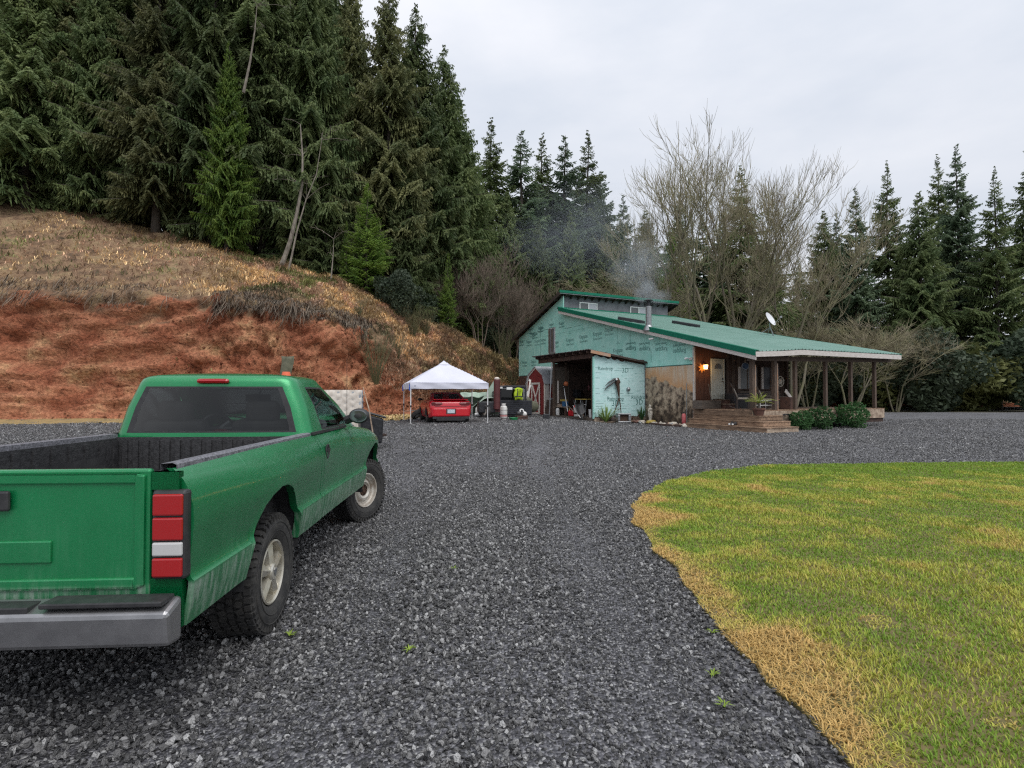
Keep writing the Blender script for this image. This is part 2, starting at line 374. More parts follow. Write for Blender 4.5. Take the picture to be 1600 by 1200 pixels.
# blades of grass
N = 450000
u = rs.rand(N); yy = -0.5+13.2*u**.8; xx = 1.2+rs.rand(N)**1.25*np.maximum(2.2, .98*yy+1.0)
Pg = np.c_[xx, yy]; k = inpoly(Pg, lawn_poly) & (yy > 1.2); Pg = Pg[k]; Pg = Pg[:230000]
d = edgedist(Pg, edge[::2]); n = len(Pg)
nn = np.array([mnoise.fractal(Vector((p[0]*.9, p[1]*.9, 3.1)), .7, 2, 4) for p in Pg]); n2_ = np.array([mnoise.noise(Vector((p[0]*3.1, p[1]*3.1, 8.))) for p in Pg])
nearedge = np.where(Pg[:, 1] < 8.6, 1-sstep(d, .04+.12*np.maximum(0, (7-Pg[:, 1])/4), .52+.55*nn), 0)   # dead strip along the drive
dry = np.clip(.24 + .52*nn + .45*n2_ + .70*nearedge - .38*sstep(Pg[:, 1], 9.8, 11.2) + rs.randn(n)*.15, 0, 1)
hgt = (.016+.020*rs.rand(n))*(1+.6*np.clip(nn, -.5, 1)); a = rs.rand(n)*2*PI; w = .0013+.0018*rs.rand(n)+.0004*Pg[:, 1]
lean = (.35+.9*rs.rand(n)+.5*nearedge)*hgt; dx, dy = np.cos(a), np.sin(a); base = np.c_[Pg, np.full(n, .016)]
side = np.c_[-dy, dx, np.zeros(n)]*w[:, None]; fw = np.c_[dx, dy, np.zeros(n)]
p1 = base+fw*(lean*.3)[:, None]+np.c_[np.zeros((n, 2)), hgt*.6]; p2 = base+fw*lean[:, None]+np.c_[np.zeros((n, 2)), hgt*(1-.25*nearedge)]
V = np.stack([base-side, base+side, p1+side*.8, p1-side*.8, p2], 1).reshape(-1, 3)
i0 = (np.arange(n)*5)[:, None]; F = np.concatenate([i0+[[0, 1, 2]], i0+[[0, 2, 3]], i0+[[3, 2, 4]]])
gre = np.array([.19, .31, .035]); yel = np.array([.43, .45, .075]); strw = np.array([.60, .41, .15])
t = dry[:, None]; col = np.where(t < .45, gre+(yel-gre)*(t/.45), yel+(strw-yel)*((t-.45)/.55)) * (.75+.5*rs.rand(n))[:, None]
leafmat('grass_blades', None, None, 'col', .3, .6, rand=0)
tag(npmesh('grass', V, F, 'grass_blades', attr={'col': np.repeat(col, 5, 0)}), kind='stuff')

# ---- loose crushed stone on the drive, real stones near the camera
def gravel_nodes(mname='stone'):
    g = bpy.data.node_groups.new('loose_stone', 'GeometryNodeTree')
    g.interface.new_socket('Geometry', in_out='INPUT', socket_type='NodeSocketGeometry'); g.interface.new_socket('Geometry', in_out='OUTPUT', socket_type='NodeSocketGeometry')
    N_ = g.nodes; l = g.links.new; gi = N_.new('NodeGroupInput'); go = N_.new('NodeGroupOutput')
    gti = N_.new('GeometryNodeGeometryToInstance')
    for sd_ in range(6):
        ic = N_.new('GeometryNodeMeshIcoSphere'); ic.inputs['Radius'].default_value = 1; ic.inputs['Subdivisions'].default_value = 1
        po = N_.new('GeometryNodeInputPosition'); no = N_.new('ShaderNodeTexNoise'); no.noise_dimensions = '4D'; no.inputs['W'].default_value = sd_*7.3+1; no.inputs['Scale'].default_value = 1.1
        l(po.outputs[0], no.inputs['Vector']); sb = N_.new('ShaderNodeVectorMath'); sb.operation = 'SUBTRACT'; l(no.outputs['Color'], sb.inputs[0]); sb.inputs[1].default_value = (.5, .5, .5)
        sc = N_.new('ShaderNodeVectorMath'); sc.operation = 'SCALE'; sc.inputs['Scale'].default_value = 2.4; l(sb.outputs[0], sc.inputs[0])
        se = N_.new('GeometryNodeSetPosition'); l(ic.outputs[0], se.inputs[0]); l(sc.outputs[0], se.inputs['Offset'])
        ss = N_.new('GeometryNodeSetShadeSmooth'); ss.inputs['Shade Smooth'].default_value = False; l(se.outputs[0], ss.inputs[0])
        sm = N_.new('GeometryNodeSetMaterial'); sm.inputs['Material'].default_value = M[mname]; l(ss.outputs[0], sm.inputs[0]); l(sm.outputs[0], gti.inputs[0])
    ip = N_.new('GeometryNodeInstanceOnPoints'); l(gi.outputs[0], ip.inputs['Points']); l(gti.outputs[0], ip.inputs['Instance']); ip.inputs['Pick Instance'].default_value = True
    rv = N_.new('FunctionNodeRandomValue'); rv.data_type = 'FLOAT_VECTOR'; rv.inputs[1].default_value = (6.28, 6.28, 6.28); l(rv.outputs[0], ip.inputs['Rotation'])
    na = N_.new('GeometryNodeInputNamedAttribute'); na.data_type = 'FLOAT_VECTOR'; na.inputs[0].default_value = 'ssize'; l(na.outputs[0], ip.inputs['Scale'])
    l(ip.outputs[0], go.inputs[0]); return g
m = bpy.data.materials.new('stone'); m.use_nodes = True; M['stone'] = m; nn_ = m.node_tree.nodes; l = m.node_tree.links.new; bb = nn_['Principled BSDF']
oi = nn_.new('ShaderNodeObjectInfo'); r = nn_.new('ShaderNodeValToRGB'); e = r.color_ramp.elements; e[0].color = (.030, .030, .031, 1); e[1].color = (.46, .46, .46, 1)
q = e.new(.55); q.color = (.115, .114, .115, 1); q = e.new(.84); q.color = (.23, .228, .228, 1); l(oi.outputs['Random'], r.inputs[0])
t_ = nn_.new('ShaderNodeTexCoord'); x = nn_.new('ShaderNodeTexNoise'); x.inputs['Scale'].default_value = 1.3; x.inputs['Detail'].default_value = 6; l(t_.outputs['Object'], x.inputs[0])
bb.inputs['Roughness'].default_value = .40; bb.inputs['Specular IOR Level'].default_value = .65
l(r.outputs[0], bb.inputs['Base Color']); bp = nn_.new('ShaderNodeBump'); bp.inputs['Distance'].default_value = .3; bp.inputs['Strength'].default_value = .5; l(x.outputs[0], bp.inputs['Height']); l(bp.outputs[0], bb.inputs['Normal'])
GNG = gravel_nodes()
def stones(name, N, y0, y1, pw, s0, s1, f0=.01, f1=.01):
    u = rs.rand(N); yy = y0+(y1-y0)*u**pw; xx = (rs.rand(N)*2-1)*(.97*yy+.5); P = np.c_[xx, yy]
    P = P[rs.rand(len(P)) < sstep(P[:, 1], y0, y0+f0)*(1-sstep(P[:, 1], y1-f1, y1))]
    k = ~inpoly(P, lawn_poly) | (edgedist(P, edge[::3]) < .09*rs.rand(len(P))); P = P[k]
    big = np.array([mnoise.noise(Vector((p[0]*.8+5, p[1]*.5, 0))) for p in P])
    trk = np.zeros(len(P))
    for x0_, w_ in ((-.95, .22), (.62, .22)): cx_ = x0_-.05*P[:, 1]+.012*P[:, 1]**2*np.sign(x0_)*.4+.25*np.sin(P[:, 1]*.3); trk = np.maximum(trk, np.exp(-((P[:, 0]-cx_)/w_)**2))
    n = len(P); s = (s0+(s1-s0)*rs.rand(n)**2)*(1+.35*big)*(1-.38*trk); z = gz(P[:, 0], P[:, 1])+.002+rs.rand(n)*.016
    me = bpy.data.meshes.new(name); me.vertices.add(n); me.vertices.foreach_set('co', np.c_[P, z].astype(np.float32).ravel())
    a = me.attributes.new('ssize', 'FLOAT_VECTOR', 'POINT'); a.data.foreach_set('vector', (s[:, None]*np.c_[.7+.6*rs.rand(n), .7+.6*rs.rand(n), .45+.4*rs.rand(n)]).astype(np.float32).ravel())
    o = link(name, me); o.modifiers.new('g', 'NODES').node_group = GNG; return tag(o, kind='stuff')
stones('loose_gravel', 240000, 1.9, 13, .72, .0075, .0195, .01, 7)
stones('loose_gravel', 150000, 5, 24, .75, .010, .021, 6, 10)
stones('loose_gravel', 130000, 11, 36, .62, .013, .030, 9, 2)
# small weeds poking out of the gravel
def tuft(b_, c, n, h, sp, seed, w=.006):
    r_ = random.Random(seed)
    for i in range(n):
        a = r_.random()*2*PI; d_ = Vector((math.cos(a), math.sin(a), 0)); s_ = Vector((-d_.y, d_.x, 0))*w; hh = h*(.6+.5*r_.random()); q = Vector(c)+d_*sp*.1*r_.random()
        p_1 = q+d_*sp*.4+Vector((0, 0, hh*.7)); p_2 = q+d_*sp*(.8+.4*r_.random())+Vector((0, 0, hh*(.5+.5*r_.random())))
        k_ = len(b_.v); b_.v += [tuple(q-s_), tuple(q+s_), tuple(p_1+s_), tuple(p_1-s_), tuple(p_2)]; b_.f += [(k_, k_+1, k_+2, k_+3), (k_+3, k_+2, k_+4)]
leafmat('weed', (.18, .30, .04), (.30, .38, .06), rand=.1)
wp = [(-1.42, 3.55), (-.62, 3.35), (-.52, 4.9), (1.1, 3.05), (1.05, 2.75), (1.3, 3.6), (.98, 3.15), (-.1, 2.45), (-.15, 6.6), (-.9, 7.5), (.3, 5.6)]
labs = ['beside the rear pickup tyre', 'on gravel just right of the pickup tyre', 'on gravel level with the pickup door', 'beside dead grass edge of the lawn', 'lowest near the lawn edge', 'highest along the lawn edge', 'second along the lawn edge', 'at the bottom of the drive', 'in the middle of the drive', 'beside the front pickup wheel', 'in mid drive']
for i, (x_, y_) in enumerate(wp[:6]):
    b = B(); tuft(b, (x_, y_, gzf(x_, y_)+.008), 12, .03, .045, i, .004); tag(obj('weed_tuft', b, 'weed'), 'tiny green weed tuft '+labs[i], 'weed', 'weed tufts in the gravel')

# ================================================================== BANK
CP = np.array([  # base, lip, crest
 [-90, 16, .3, -90, 20, 7, -90, 34, 20], [-60, 22, .3, -60, 25, 7, -60, 36, 17.5], [-30, 25.5, .33, -30, 28, 7, -31, 37, 14.5], [-16, 27, .36, -16.2, 29.0, 6.5, -19.9, 38, 11.7],
 [-12, 27.5, .36, -12, 29.6, 6.4, -13, 38, 9.9], [-9.4, 28.3, .36, -8.9, 31, 5.8, -9.7, 38.5, 8.5], [-7.6, 29.5, .36, -7.4, 33, 4.6, -7.6, 40, 7.5],
 [-5.8, 31.5, .38, -5.6, 35, 2.6, -5.2, 42, 6.7], [-4.2, 35, .4, -3.9, 37.5, 1.8, -3, 45, 6.0], [-2, 39, .42, -1.6, 40.8, 1.6, -.6, 48, 4.7],
 [.8, 46.2, .45, 1.2, 47.5, 1.4, 2.5, 54, 4.0], [6, 54, .4, 7, 56, 1.2, 8, 63, 3.6], [16, 59, .3, 16, 61, 1, 16, 68, 3.2], [50, 63, .2, 50, 65, 1, 50, 74, 4.5], [95, 60, .2, 95, 62, 1, 95, 72, 6]], float)
arc = np.r_[0, np.cumsum(np.linalg.norm(np.diff(CP[:, :2], axis=0), axis=1))]
ul = []
for i in range(len(CP)-1):
    Lg = arc[i+1]-arc[i]; mid = (CP[i, 0]+CP[i+1, 0])/2; st = .11 if -22 < mid < 3 else .6
    ul += list(np.linspace(arc[i], arc[i+1], max(2, int(Lg/st)), endpoint=False))
ul = np.array(ul+[arc[-1]])
Ci = np.stack([np.interp(ul, arc, CP[:, j]) for j in range(9)], 1)
ker = np.hanning(15); ker /= ker.sum()
for j in range(9): Ci[:, j] = np.interp(ul, ul, np.convolve(np.pad(Ci[:, j], 7, 'edge'), ker, 'valid'))
base_, lip_, crest_ = Ci[:, :3], Ci[:, 3:6], Ci[:, 6:9]
prof = [(0, 0), (.10, .03), (.30, .13), (.48, .30), (.62, .52), (.74, .74), (.86, .93), (.90, 1.0)]      # base -> lip (s, z)
tf = np.linspace(0, 1, 46); pa = np.array(prof); pk = np.r_[0, np.cumsum(np.linalg.norm(np.diff(pa, axis=0), axis=1))]; pk /= pk[-1]
fs_, fz_ = np.interp(tf, pk, pa[:, 0]), np.interp(tf, pk, pa[:, 1])
tcv = np.linspace(0, 1, 40)[1:]; tfar = np.array([.03, .08, .16, .3, .5, .75, 1])
rows = []
for a_, z_ in zip(fs_, fz_): rows.append(np.c_[base_[:, :2]+(lip_[:, :2]-base_[:, :2])*a_, base_[:, 2]+(lip_[:, 2]-base_[:, 2])*z_])
for t in tcv: rows.append(lip_+(crest_-lip_)*t+np.c_[np.zeros((len(ul), 2)), .10*np.sin(PI*t)*(crest_[:, 2]-lip_[:, 2])])
fard = crest_[:, :2]-lip_[:, :2]; fard /= np.linalg.norm(fard, axis=1)[:, None]; fard = fard*.3+np.array([0, 1.])
for t in tfar: rows.append(np.c_[crest_[:, :2]+fard*t*150, crest_[:, 2]-.9*sstep(t, 0, .12)+t*1.0])
R_ = np.stack(rows, 1); nu, nv = R_.shape[:2]; P = R_.reshape(-1, 3).copy()
vk = np.tile(np.arange(nv), nu); isface = (vk < 46); uu = np.repeat(ul, nv)
# normals for displacement
du = np.gradient(R_, axis=0); dv = np.gradient(R_, axis=1); nr = np.cross(du, dv); nr /= np.linalg.norm(nr, axis=2)[:, :, None]+1e-9; nr = nr.reshape(-1, 3)
if nr[46*10+20, 1] > 0: nr = -nr
fh = np.repeat(lip_[:, 2]-base_[:, 2], nv)
amp = np.where(isface, .55*np.clip(fh/5, .25, 1), .35)*np.clip(vk/8, 0, 1)
near = (P[:, 0] > -26) & (P[:, 0] < 8)
dis = np.zeros(len(P))
for i in np.nonzero(near | (vk % 2 == 0))[0]:
    p = P[i]; gul = mnoise.ridged_multi_fractal(Vector((uu[i]*.75+p[2]*.12, p[2]*.14, 2.)), .9, 2.2, 4, 1., 2.) if isface[i] else 1.
    dis[i] = (gul-1.1)*.55 + (.30*mnoise.fractal(Vector((p[0]*2.4, p[1]*2.4, p[2]*2.0)), .4, 2.2, 3) if isface[i] else 0) + 1.0*mnoise.fractal(Vector((p[0]*.55, p[1]*.55, p[2]*.8)), .55, 2.1, 6)
P += nr*(dis*amp)[:, None]
# cover: 0 bare red soil, 1 grown over
cn = np.array([mnoise.fractal(Vector((p[0]*.5, p[1]*.5, p[2]*.5+7)), .6, 2, 4) for p in P])
thr = 44.5-9*sstep(-P[:, 0], -8, 4.2)*0
slope_r = sstep(P[:, 0], -8.6, -6.8)      # to the right the brush comes lower down
cover = np.where(isface, sstep(vk+cn*9, 43-13*slope_r, 46-10*slope_r), 1.)
m = bpy.data.materials.new('bank_soil'); m.use_nodes = True; M['bank_soil'] = m; n_ = m.node_tree.nodes; l = m.node_tree.links.new; bb = n_['Principled BSDF']; bb.inputs['Roughness'].default_value = .95; bb.inputs['Specular IOR Level'].default_value = .2
t_ = n_.new('ShaderNodeTexCoord'); v_ = t_.outputs['Object']
def ns(sc, det, stretch=None):
    x = n_.new('ShaderNodeTexNoise'); x.inputs['Scale'].default_value = sc; x.inputs['Detail'].default_value = det; x.inputs['Roughness'].default_value = .65
    if stretch: mm = n_.new('ShaderNodeMapping'); mm.inputs['Scale'].default_value = stretch; l(v_, mm.inputs[0]); l(mm.outputs[0], x.inputs[0])
    else: l(v_, x.inputs[0])
    return x.outputs[0]
def rmp(f, cols):
    r = n_.new('ShaderNodeValToRGB'); e = r.color_ramp.elements; e[0].position, e[1].position = cols[0][0], cols[-1][0]; e[0].color = (*cols[0][1], 1); e[1].color = (*cols[-1][1], 1)
    for p_, c_ in cols[1:-1]: q_ = e.new(p_); q_.color = (*c_, 1)
    l(f, r.inputs[0]); return r.outputs[0]
soil = rmp(ns(.55, 8), [(.30, (.19, .060, .030)), (.42, (.32, .118, .065)), (.56, (.43, .195, .11)), (.70, (.52, .32, .17))])
fine = rmp(ns(7, 9), [(.32, (.38, .35, .34)), (.5, (.9, .88, .86)), (.68, (1.45, 1.42, 1.4))])
mu = n_.new('ShaderNodeMixRGB'); mu.blend_type = 'MULTIPLY'; mu.inputs[0].default_value = .85; l(soil, mu.inputs[1]); l(fine, mu.inputs[2])
brushc = rmp(ns(1.4, 8), [(.32, (.09, .065, .045)), (.48, (.25, .16, .10)), (.6, (.34, .24, .14)), (.7, (.16, .16, .08))])
at = n_.new('ShaderNodeAttribute'); at.attribute_name = 'cover'
mc = n_.new('ShaderNodeMixRGB'); l(at.outputs['Fac'], mc.inputs[0]); l(mu.outputs[0], mc.inputs[1]); l(brushc, mc.inputs[2]); l(mc.outputs[0], bb.inputs['Base Color'])
bp = n_.new('ShaderNodeBump'); bp.inputs['Distance'].default_value = .30; bp.inputs['Strength'].default_value = 1; l(ns(3.5, 9), bp.inputs['Height']); l(bp.outputs[0], bb.inputs['Normal'])
ii = (np.arange(nu-1)[:, None]*nv+np.arange(nv-1)[None, :]).ravel()
tag(npmesh('dirt_bank', P, np.stack([ii, ii+nv, ii+nv+1, ii+1], 1), 'bank_soil', smooth=True, attr={'cover': cover}), kind='structure')
PB = P.reshape(nu, nv, 3)
# clods and stones on the bare face
m = M['bank_soil'].copy(); m.name = 'clod'; M['clod'] = m
for nd in list(m.node_tree.nodes):
    if nd.type == 'ATTRIBUTE': m.node_tree.nodes.remove(nd)
    elif nd.type == 'TEX_COORD': pass
for nd in m.node_tree.nodes:
    if nd.type == 'MIX_RGB' and nd.blend_type == 'MIX': nd.inputs[0].default_value = 0
GNC = gravel_nodes('clod')
ui = rs.randint(0, nu-1, 16000); vi = np.minimum((rs.rand(16000)**1.6*41).astype(int)+1, 43); pc_ = PB0 = P.reshape(nu, nv, 3)[ui, vi]+rs.randn(16000, 3)*.05
kk = (pc_[:, 0] > -26) & (pc_[:, 0] < 0) & (np.array([mnoise.noise(Vector(q)*.9) for q in pc_]) > -.1); pc_ = pc_[kk]; n = len(pc_)
me = bpy.data.meshes.new('soil_clods'); me.vertices.add(n); me.vertices.foreach_set('co', pc_.astype(np.float32).ravel()); a = me.attributes.new('ssize', 'FLOAT_VECTOR', 'POINT'); a.data.foreach_set('vector', ((.018+.07*rs.rand(n)**3.5)[:, None]*np.c_[.8+.5*rs.rand(n), .7+.5*rs.rand(n), .6+.5*rs.rand(n)]).astype(np.float32).ravel())
o = link('soil_clods', me); o.modifiers.new('g', 'NODES').node_group = GNC; tag(o, kind='stuff')
# ground heights on the bank for planting: nearest bank vertex
PBf = P[:, :2]
def bank_z(x, y):
    d_ = (PBf[:, 0]-x)**2+(PBf[:, 1]-y)**2; return float(P[int(np.argmin(d_)), 2])
# dry grass strip at the bank's foot (left of the tent)
mat('straw_ground', (.36, .24, .10), .95, 0, (.20, .15, .06), 2.5, bump=.03, bscale=12)
foot = np.array([[-60, 17.], [-30, 20.5], [-16, 23.2], [-9, 24.0], [-6.1, 24.6], [-5.2, 25.6], [-4.9, 28], [-4, 33], [-4, 37], [-6, 37], [-9, 31], [-16, 29], [-30, 27], [-60, 24]])
Pf = [(p[0], p[1]) for p in foot]
gxx = np.arange(-40, -3.5, .4); gyy = np.arange(17, 38, .4); Xf, Yf = np.meshgrid(gxx, gyy, indexing='ij'); q = np.c_[Xf.ravel(), Yf.ravel()]; ins = inpoly(q, foot).reshape(Xf.shape)
Vf = np.c_[q, gz(q[:, 0], q[:, 1])+.02+.05*(fbm(np.c_[q, q[:, 0]*0], .8)+.3)*ins.ravel()]
Vf[:, 2] = np.where(ins.ravel(), Vf[:, 2], gz(q[:, 0], q[:, 1])-.05)
n1, n2 = Xf.shape; ii = (np.arange(n1-1)[:, None]*n2+np.arange(n2-1)[None, :]).ravel(); keep = ins[:-1, :-1].ravel() | ins[1:, 1:].ravel()
tag(npmesh('straw_verge', Vf, np.stack([ii, ii+n2, ii+n2+1, ii+1], 1)[keep], 'straw_ground', smooth=True), kind='structure')

# ---- brush on the bank: blades and twigs, coloured by kind
def blades(P0, dirs, h, w, cols, bend=.5, hang=None):
    n = len(P0); up = np.tile([0, 0, 1.], (n, 1)) if hang is None else hang
    d = np.c_[np.cos(dirs), np.sin(dirs), np.zeros(n)]; s = np.c_[-np.sin(dirs), np.cos(dirs), np.zeros(n)]*w[:, None]
    m1 = P0+up*(h*.55)[:, None]+d*(h*bend*.25)[:, None]; m2 = P0+up*(h*(1-.35*bend))[:, None]+d*(h*bend)[:, None]
    V = np.stack([P0-s, P0+s, m1+s*.8, m1-s*.8, m2], 1).reshape(-1, 3); i0 = (np.arange(n)*5)[:, None]
    return V, np.concatenate([i0+[[0, 1, 2]], i0+[[0, 2, 3]], i0+[[3, 2, 4]]]), np.repeat(cols, 5, 0)
leafmat('brush', None, None, 'col', .25, .85, rand=0)
def sample_bank(N, vlo, vhi, xlo, xhi, clump=None):
    ui = rs.randint(0, nu-1, N*3); vi = rs.randint(vlo, vhi, N*3); p = PB[ui, vi]; a, q_ = rs.rand(N*3, 1), rs.rand(N*3, 1)
    p = p+(PB[ui+1, vi]-p)*a+(PB[ui, np.minimum(vi+1, nv-1)]-p)*q_
    k = (p[:, 0] > xlo) & (p[:, 0] < xhi)
    if clump: k &= np.array([mnoise.noise(Vector(x)*clump) for x in p]) > -.12
    return p[k][:N], vi[k][:N]
tan = np.array([.70, .50, .27]); fern = np.array([.58, .37, .25]); grey = np.array([.23, .19, .15]); oliv = np.array([.25, .26, .10]); dk = np.array([.055, .04, .028])
VV, FF, CC = [], [], []; off = 0
def put(r):
    global off
    VV.append(r[0]); FF.append(r[1]+off); CC.append(r[2]); off += len(r[0])
p_, vi_ = sample_bank(60000, 46, 87, -30, 4)
n = len(p_); nq = np.array([mnoise.fractal(Vector(x*np.array([.33, .33, .33]))+Vector((3, 1, 5)), .6, 2, 3) for x in p_]); r2 = rs.rand(n, 1)
right = sstep(p_[:, 0], -9, -5)[:, None]; crest_n = sstep(vi_, 74, 84)[:, None]
cc = tan*(nq[:, None] > .08-.25*right*0)+fern*(nq[:, None] <= .08)*(nq[:, None] > -.25)+oliv*(nq[:, None] <= -.25)
cc = cc*(1-.45*right)+fern*.45*right; cc = cc*(1-.65*crest_n)+(oliv*.5+grey*.35)*.65*crest_n
lipn = (1-sstep(vi_+6*nq, 46, 52))[:, None]*(1-right); cc = cc*(1-.7*lipn)+grey*.7*lipn
cc = cc*(.45+.9*r2)*(.62+.75*sstep(np.array([mnoise.fractal(Vector(x*.55)+Vector((9, 2, 1)), .6, 2, 4) for x in p_]), -.35, .35))[:, None]
put(blades(p_-[0, 0, .03], rs.rand(n)*2*PI, .16+.30*rs.rand(n)**1.5, .012+.02*rs.rand(n), cc, 1.0))
# hanging roots and dead fern at the lip
p_, vi_ = sample_bank(13000, 42, 49, -30, -7.6); n = len(p_)
k = np.array([mnoise.noise(Vector((x[0]*.9, 0, 3.3))) for x in p_]) > -.25; p_ = p_[k]; n = len(p_)
hang = np.c_[rs.randn(n)*.25, -.45-.3*rs.rand(n), -.9*np.ones(n)]
lng = .15+.85*rs.rand(n)**2.5*np.clip(1+1.9*np.array([mnoise.noise(Vector((x[0]*.55, 0, 9))) for x in p_]), .15, 2.2)
put(blades(p_+[0, -.12, .12], rs.rand(n)*2*PI, lng, .006+.012*rs.rand(n), (grey*.8*(rs.rand(n, 1) > .35)+dk*(rs.rand(n, 1) <= .35))*(.6+.8*rs.rand(n, 1)), .35, hang))
# right slope below the lip, and the odd weed on the bare face
p_, vi_ = sample_bank(16000, 22, 46, -7.6, 3); n = len(p_)
put(blades(p_, rs.rand(n)*2*PI, .12+.25*rs.rand(n), .012+.015*rs.rand(n), (fern*.9)*(.5+.9*rs.rand(n, 1)), 1.1))
p_, vi_ = sample_bank(900, 20, 44, -24, -7, 1.3); n = len(p_); k = np.array([mnoise.noise(Vector(x)*.8+Vector((0, 0, 4))) for x in p_]) > .33; p_ = p_[k]; n = len(p_)
put(blades(p_, rs.rand(n)*2*PI, .12+.2*rs.rand(n), .012+.01*rs.rand(n), oliv*(.7+.8*rs.rand(n, 1)), 1.))
# straw on the verge
q = np.c_[-16+12*rs.rand(14000), 23+9*rs.rand(14000)]; q = q[inpoly(q, foot)]; n = len(q); p_ = np.c_[q, gz(q[:, 0], q[:, 1])+.03]
put(blades(p_, rs.rand(n)*2*PI, .05+.12*rs.rand(n), .008+.01*rs.rand(n), (tan*(rs.rand(n, 1) > .3)+oliv*1.2*(rs.rand(n, 1) <= .3))*(.6+.7*rs.rand(n, 1)), 1.1))
tag(npmesh('dry_brush', np.concatenate(VV), np.concatenate(FF), 'brush', attr={'col': np.concatenate(CC)}), kind='stuff')
# ================================================================== TREES
leafmat('needles_dark', (.080, .130, .052), (.225, .270, .110), transl=.4, scale=.5)
leafmat('needles_olive', (.095, .125, .055), (.28, .28, .125), transl=.4, scale=.45)
leafmat('needles_bright', (.070, .15, .028), (.22, .31, .055), transl=.3, scale=.8)
leafmat('needles_blue', (.082, .138, .082), (.20, .26, .15), transl=.4, scale=.4)
def conifer_mesh(seed, H, R0, c0, gap, per, droop, e_top, e_bot, hang, leafn=5, lw=.07, shape=.8, sparse=0., ragged=.25):
    r = np.random.RandomState(seed); Vs, n = [], 0; limb = B()
    z = H*c0
    while z < H-.15:
        h = z/H; hh = (z-H*c0)/(H*(1-c0)); Lm = R0*min(1, .6+hh*2.2)*(1-hh)**shape+.05
        for j in range(per + r.randint(0, 2)):
            if r.rand() < sparse*(1-hh): continue
            az = r.rand()*2*PI; Lb = Lm*(1-ragged+2*ragged*r.rand()**1.3); z0 = z+r.rand()*gap
            e0 = math.radians(e_bot+(e_top-e_bot)*hh+r.randn()*6); dr = droop*(1-.6*hh)
            nb = max(5, int(Lb/.125)); t = (np.arange(nb)+r.rand(nb)*.8)/nb; t = .12+.88*t
            hx = Lb*t*math.cos(e0); hz = Lb*(t*math.sin(e0)-dr*t*t+dr*.45*t**4)
            ca, sa = math.cos(az), math.sin(az)
            O = np.c_[hx*ca, hx*sa, z0+hz]
            if Lb > .8: limb.tube([(0, 0, z0), (hx[nb//2]*ca, hx[nb//2]*sa, z0+hz[nb//2]), (hx[-1]*ca, hx[-1]*sa, z0+hz[-1])], [.012*Lb+.008, .008*Lb+.004, .004], 3, cap=False)
            l2 = np.minimum(.42*Lb*(1.02-t)+.06+.02*min(Lb, 4), 1.25)*(.6+.6*r.rand(nb)); sg = np.where(r.rand(nb) < .5, -1, 1.); ang = az+sg*np.radians(38+30*r.rand(nb))
            D = np.c_[np.cos(ang), np.sin(ang), -.05-hang*r.rand(nb)]
            for side in (1, -1):
                if side == -1: ang2 = az-sg*np.radians(38+30*r.rand(nb)); D = np.c_[np.cos(ang2), np.sin(ang2), -.05-hang*r.rand(nb)]
                m = leafn; s = np.linspace(0, 1, m+1)
                for a in range(m):
                    A = O+D*(l2*s[a])[:, None]-np.c_[np.zeros((nb, 2)), hang*.5*l2*s[a]**2]; E_ = O+D*(l2*min(1.08, s[a+1]+.25))[:, None]-np.c_[np.zeros((nb, 2)), hang*.5*l2*s[a+1]**2+.04*r.rand(nb)]
                    ax = E_-A; q = r.randn(nb, 3)*[.6, .6, 1.]; sd = np.cross(ax, q); sd /= np.linalg.norm(sd, axis=1)[:, None]+1e-9
                    sd *= (lw*(.5+.5*min(1, Lb/2.2))*(.6+.8*r.rand(nb))*(1-.35*s[a]))[:, None]; mid = A+ax*.4
                    Vs.append(np.stack([A, mid+sd, E_, mid-sd], 1))
        z += gap*(1+.5*(1-hh))*(.75+.5*r.rand())
    V = np.concatenate(Vs).reshape(-1, 3); F = np.arange(len(V)).reshape(-1, 4)
    tr = B(); k = 9
    tr.tube([(math.sin(i*1.3+seed)*.04*i*.3, math.cos(i*.9+seed)*.04*i*.3, -.6+(H+.4)*i/k) for i in range(k+1)], [max(.012, H*.0125*(1-i/k)**.9*(1.25 if i == 0 else 1)) for i in range(k+1)], 9)
    k0 = len(tr.v); tr.v += limb.v; tr.f += [tuple(i+k0 for i in f) for f in limb.f]
    return V, F, tr
PROTO = {}
def conifer_proto(key, mt, bk, *a, **k):
    V, F, tr = conifer_mesh(*a, **k)
    me = bpy.data.meshes.new('crown'); me.vertices.add(len(V)); me.vertices.foreach_set('co', V.astype(np.float32).ravel()); me.loops.add(F.size); me.loops.foreach_set('vertex_index', F.astype(np.int32).ravel())
    me.polygons.add(len(F)); me.polygons.foreach_set('loop_start', np.arange(0, F.size, 4, dtype=np.int32)); me.update(); me.materials.append(M[mt])
    mt_ = bpy.data.meshes.new('trunk'); mt_.from_pydata(tr.v, [], tr.f); mt_.polygons.foreach_set('use_smooth', [True]*len(mt_.polygons)); mt_.update(); mt_.materials.append(M[bk])
    PROTO[key] = (me, mt_, a[1]); print(key, len(F))
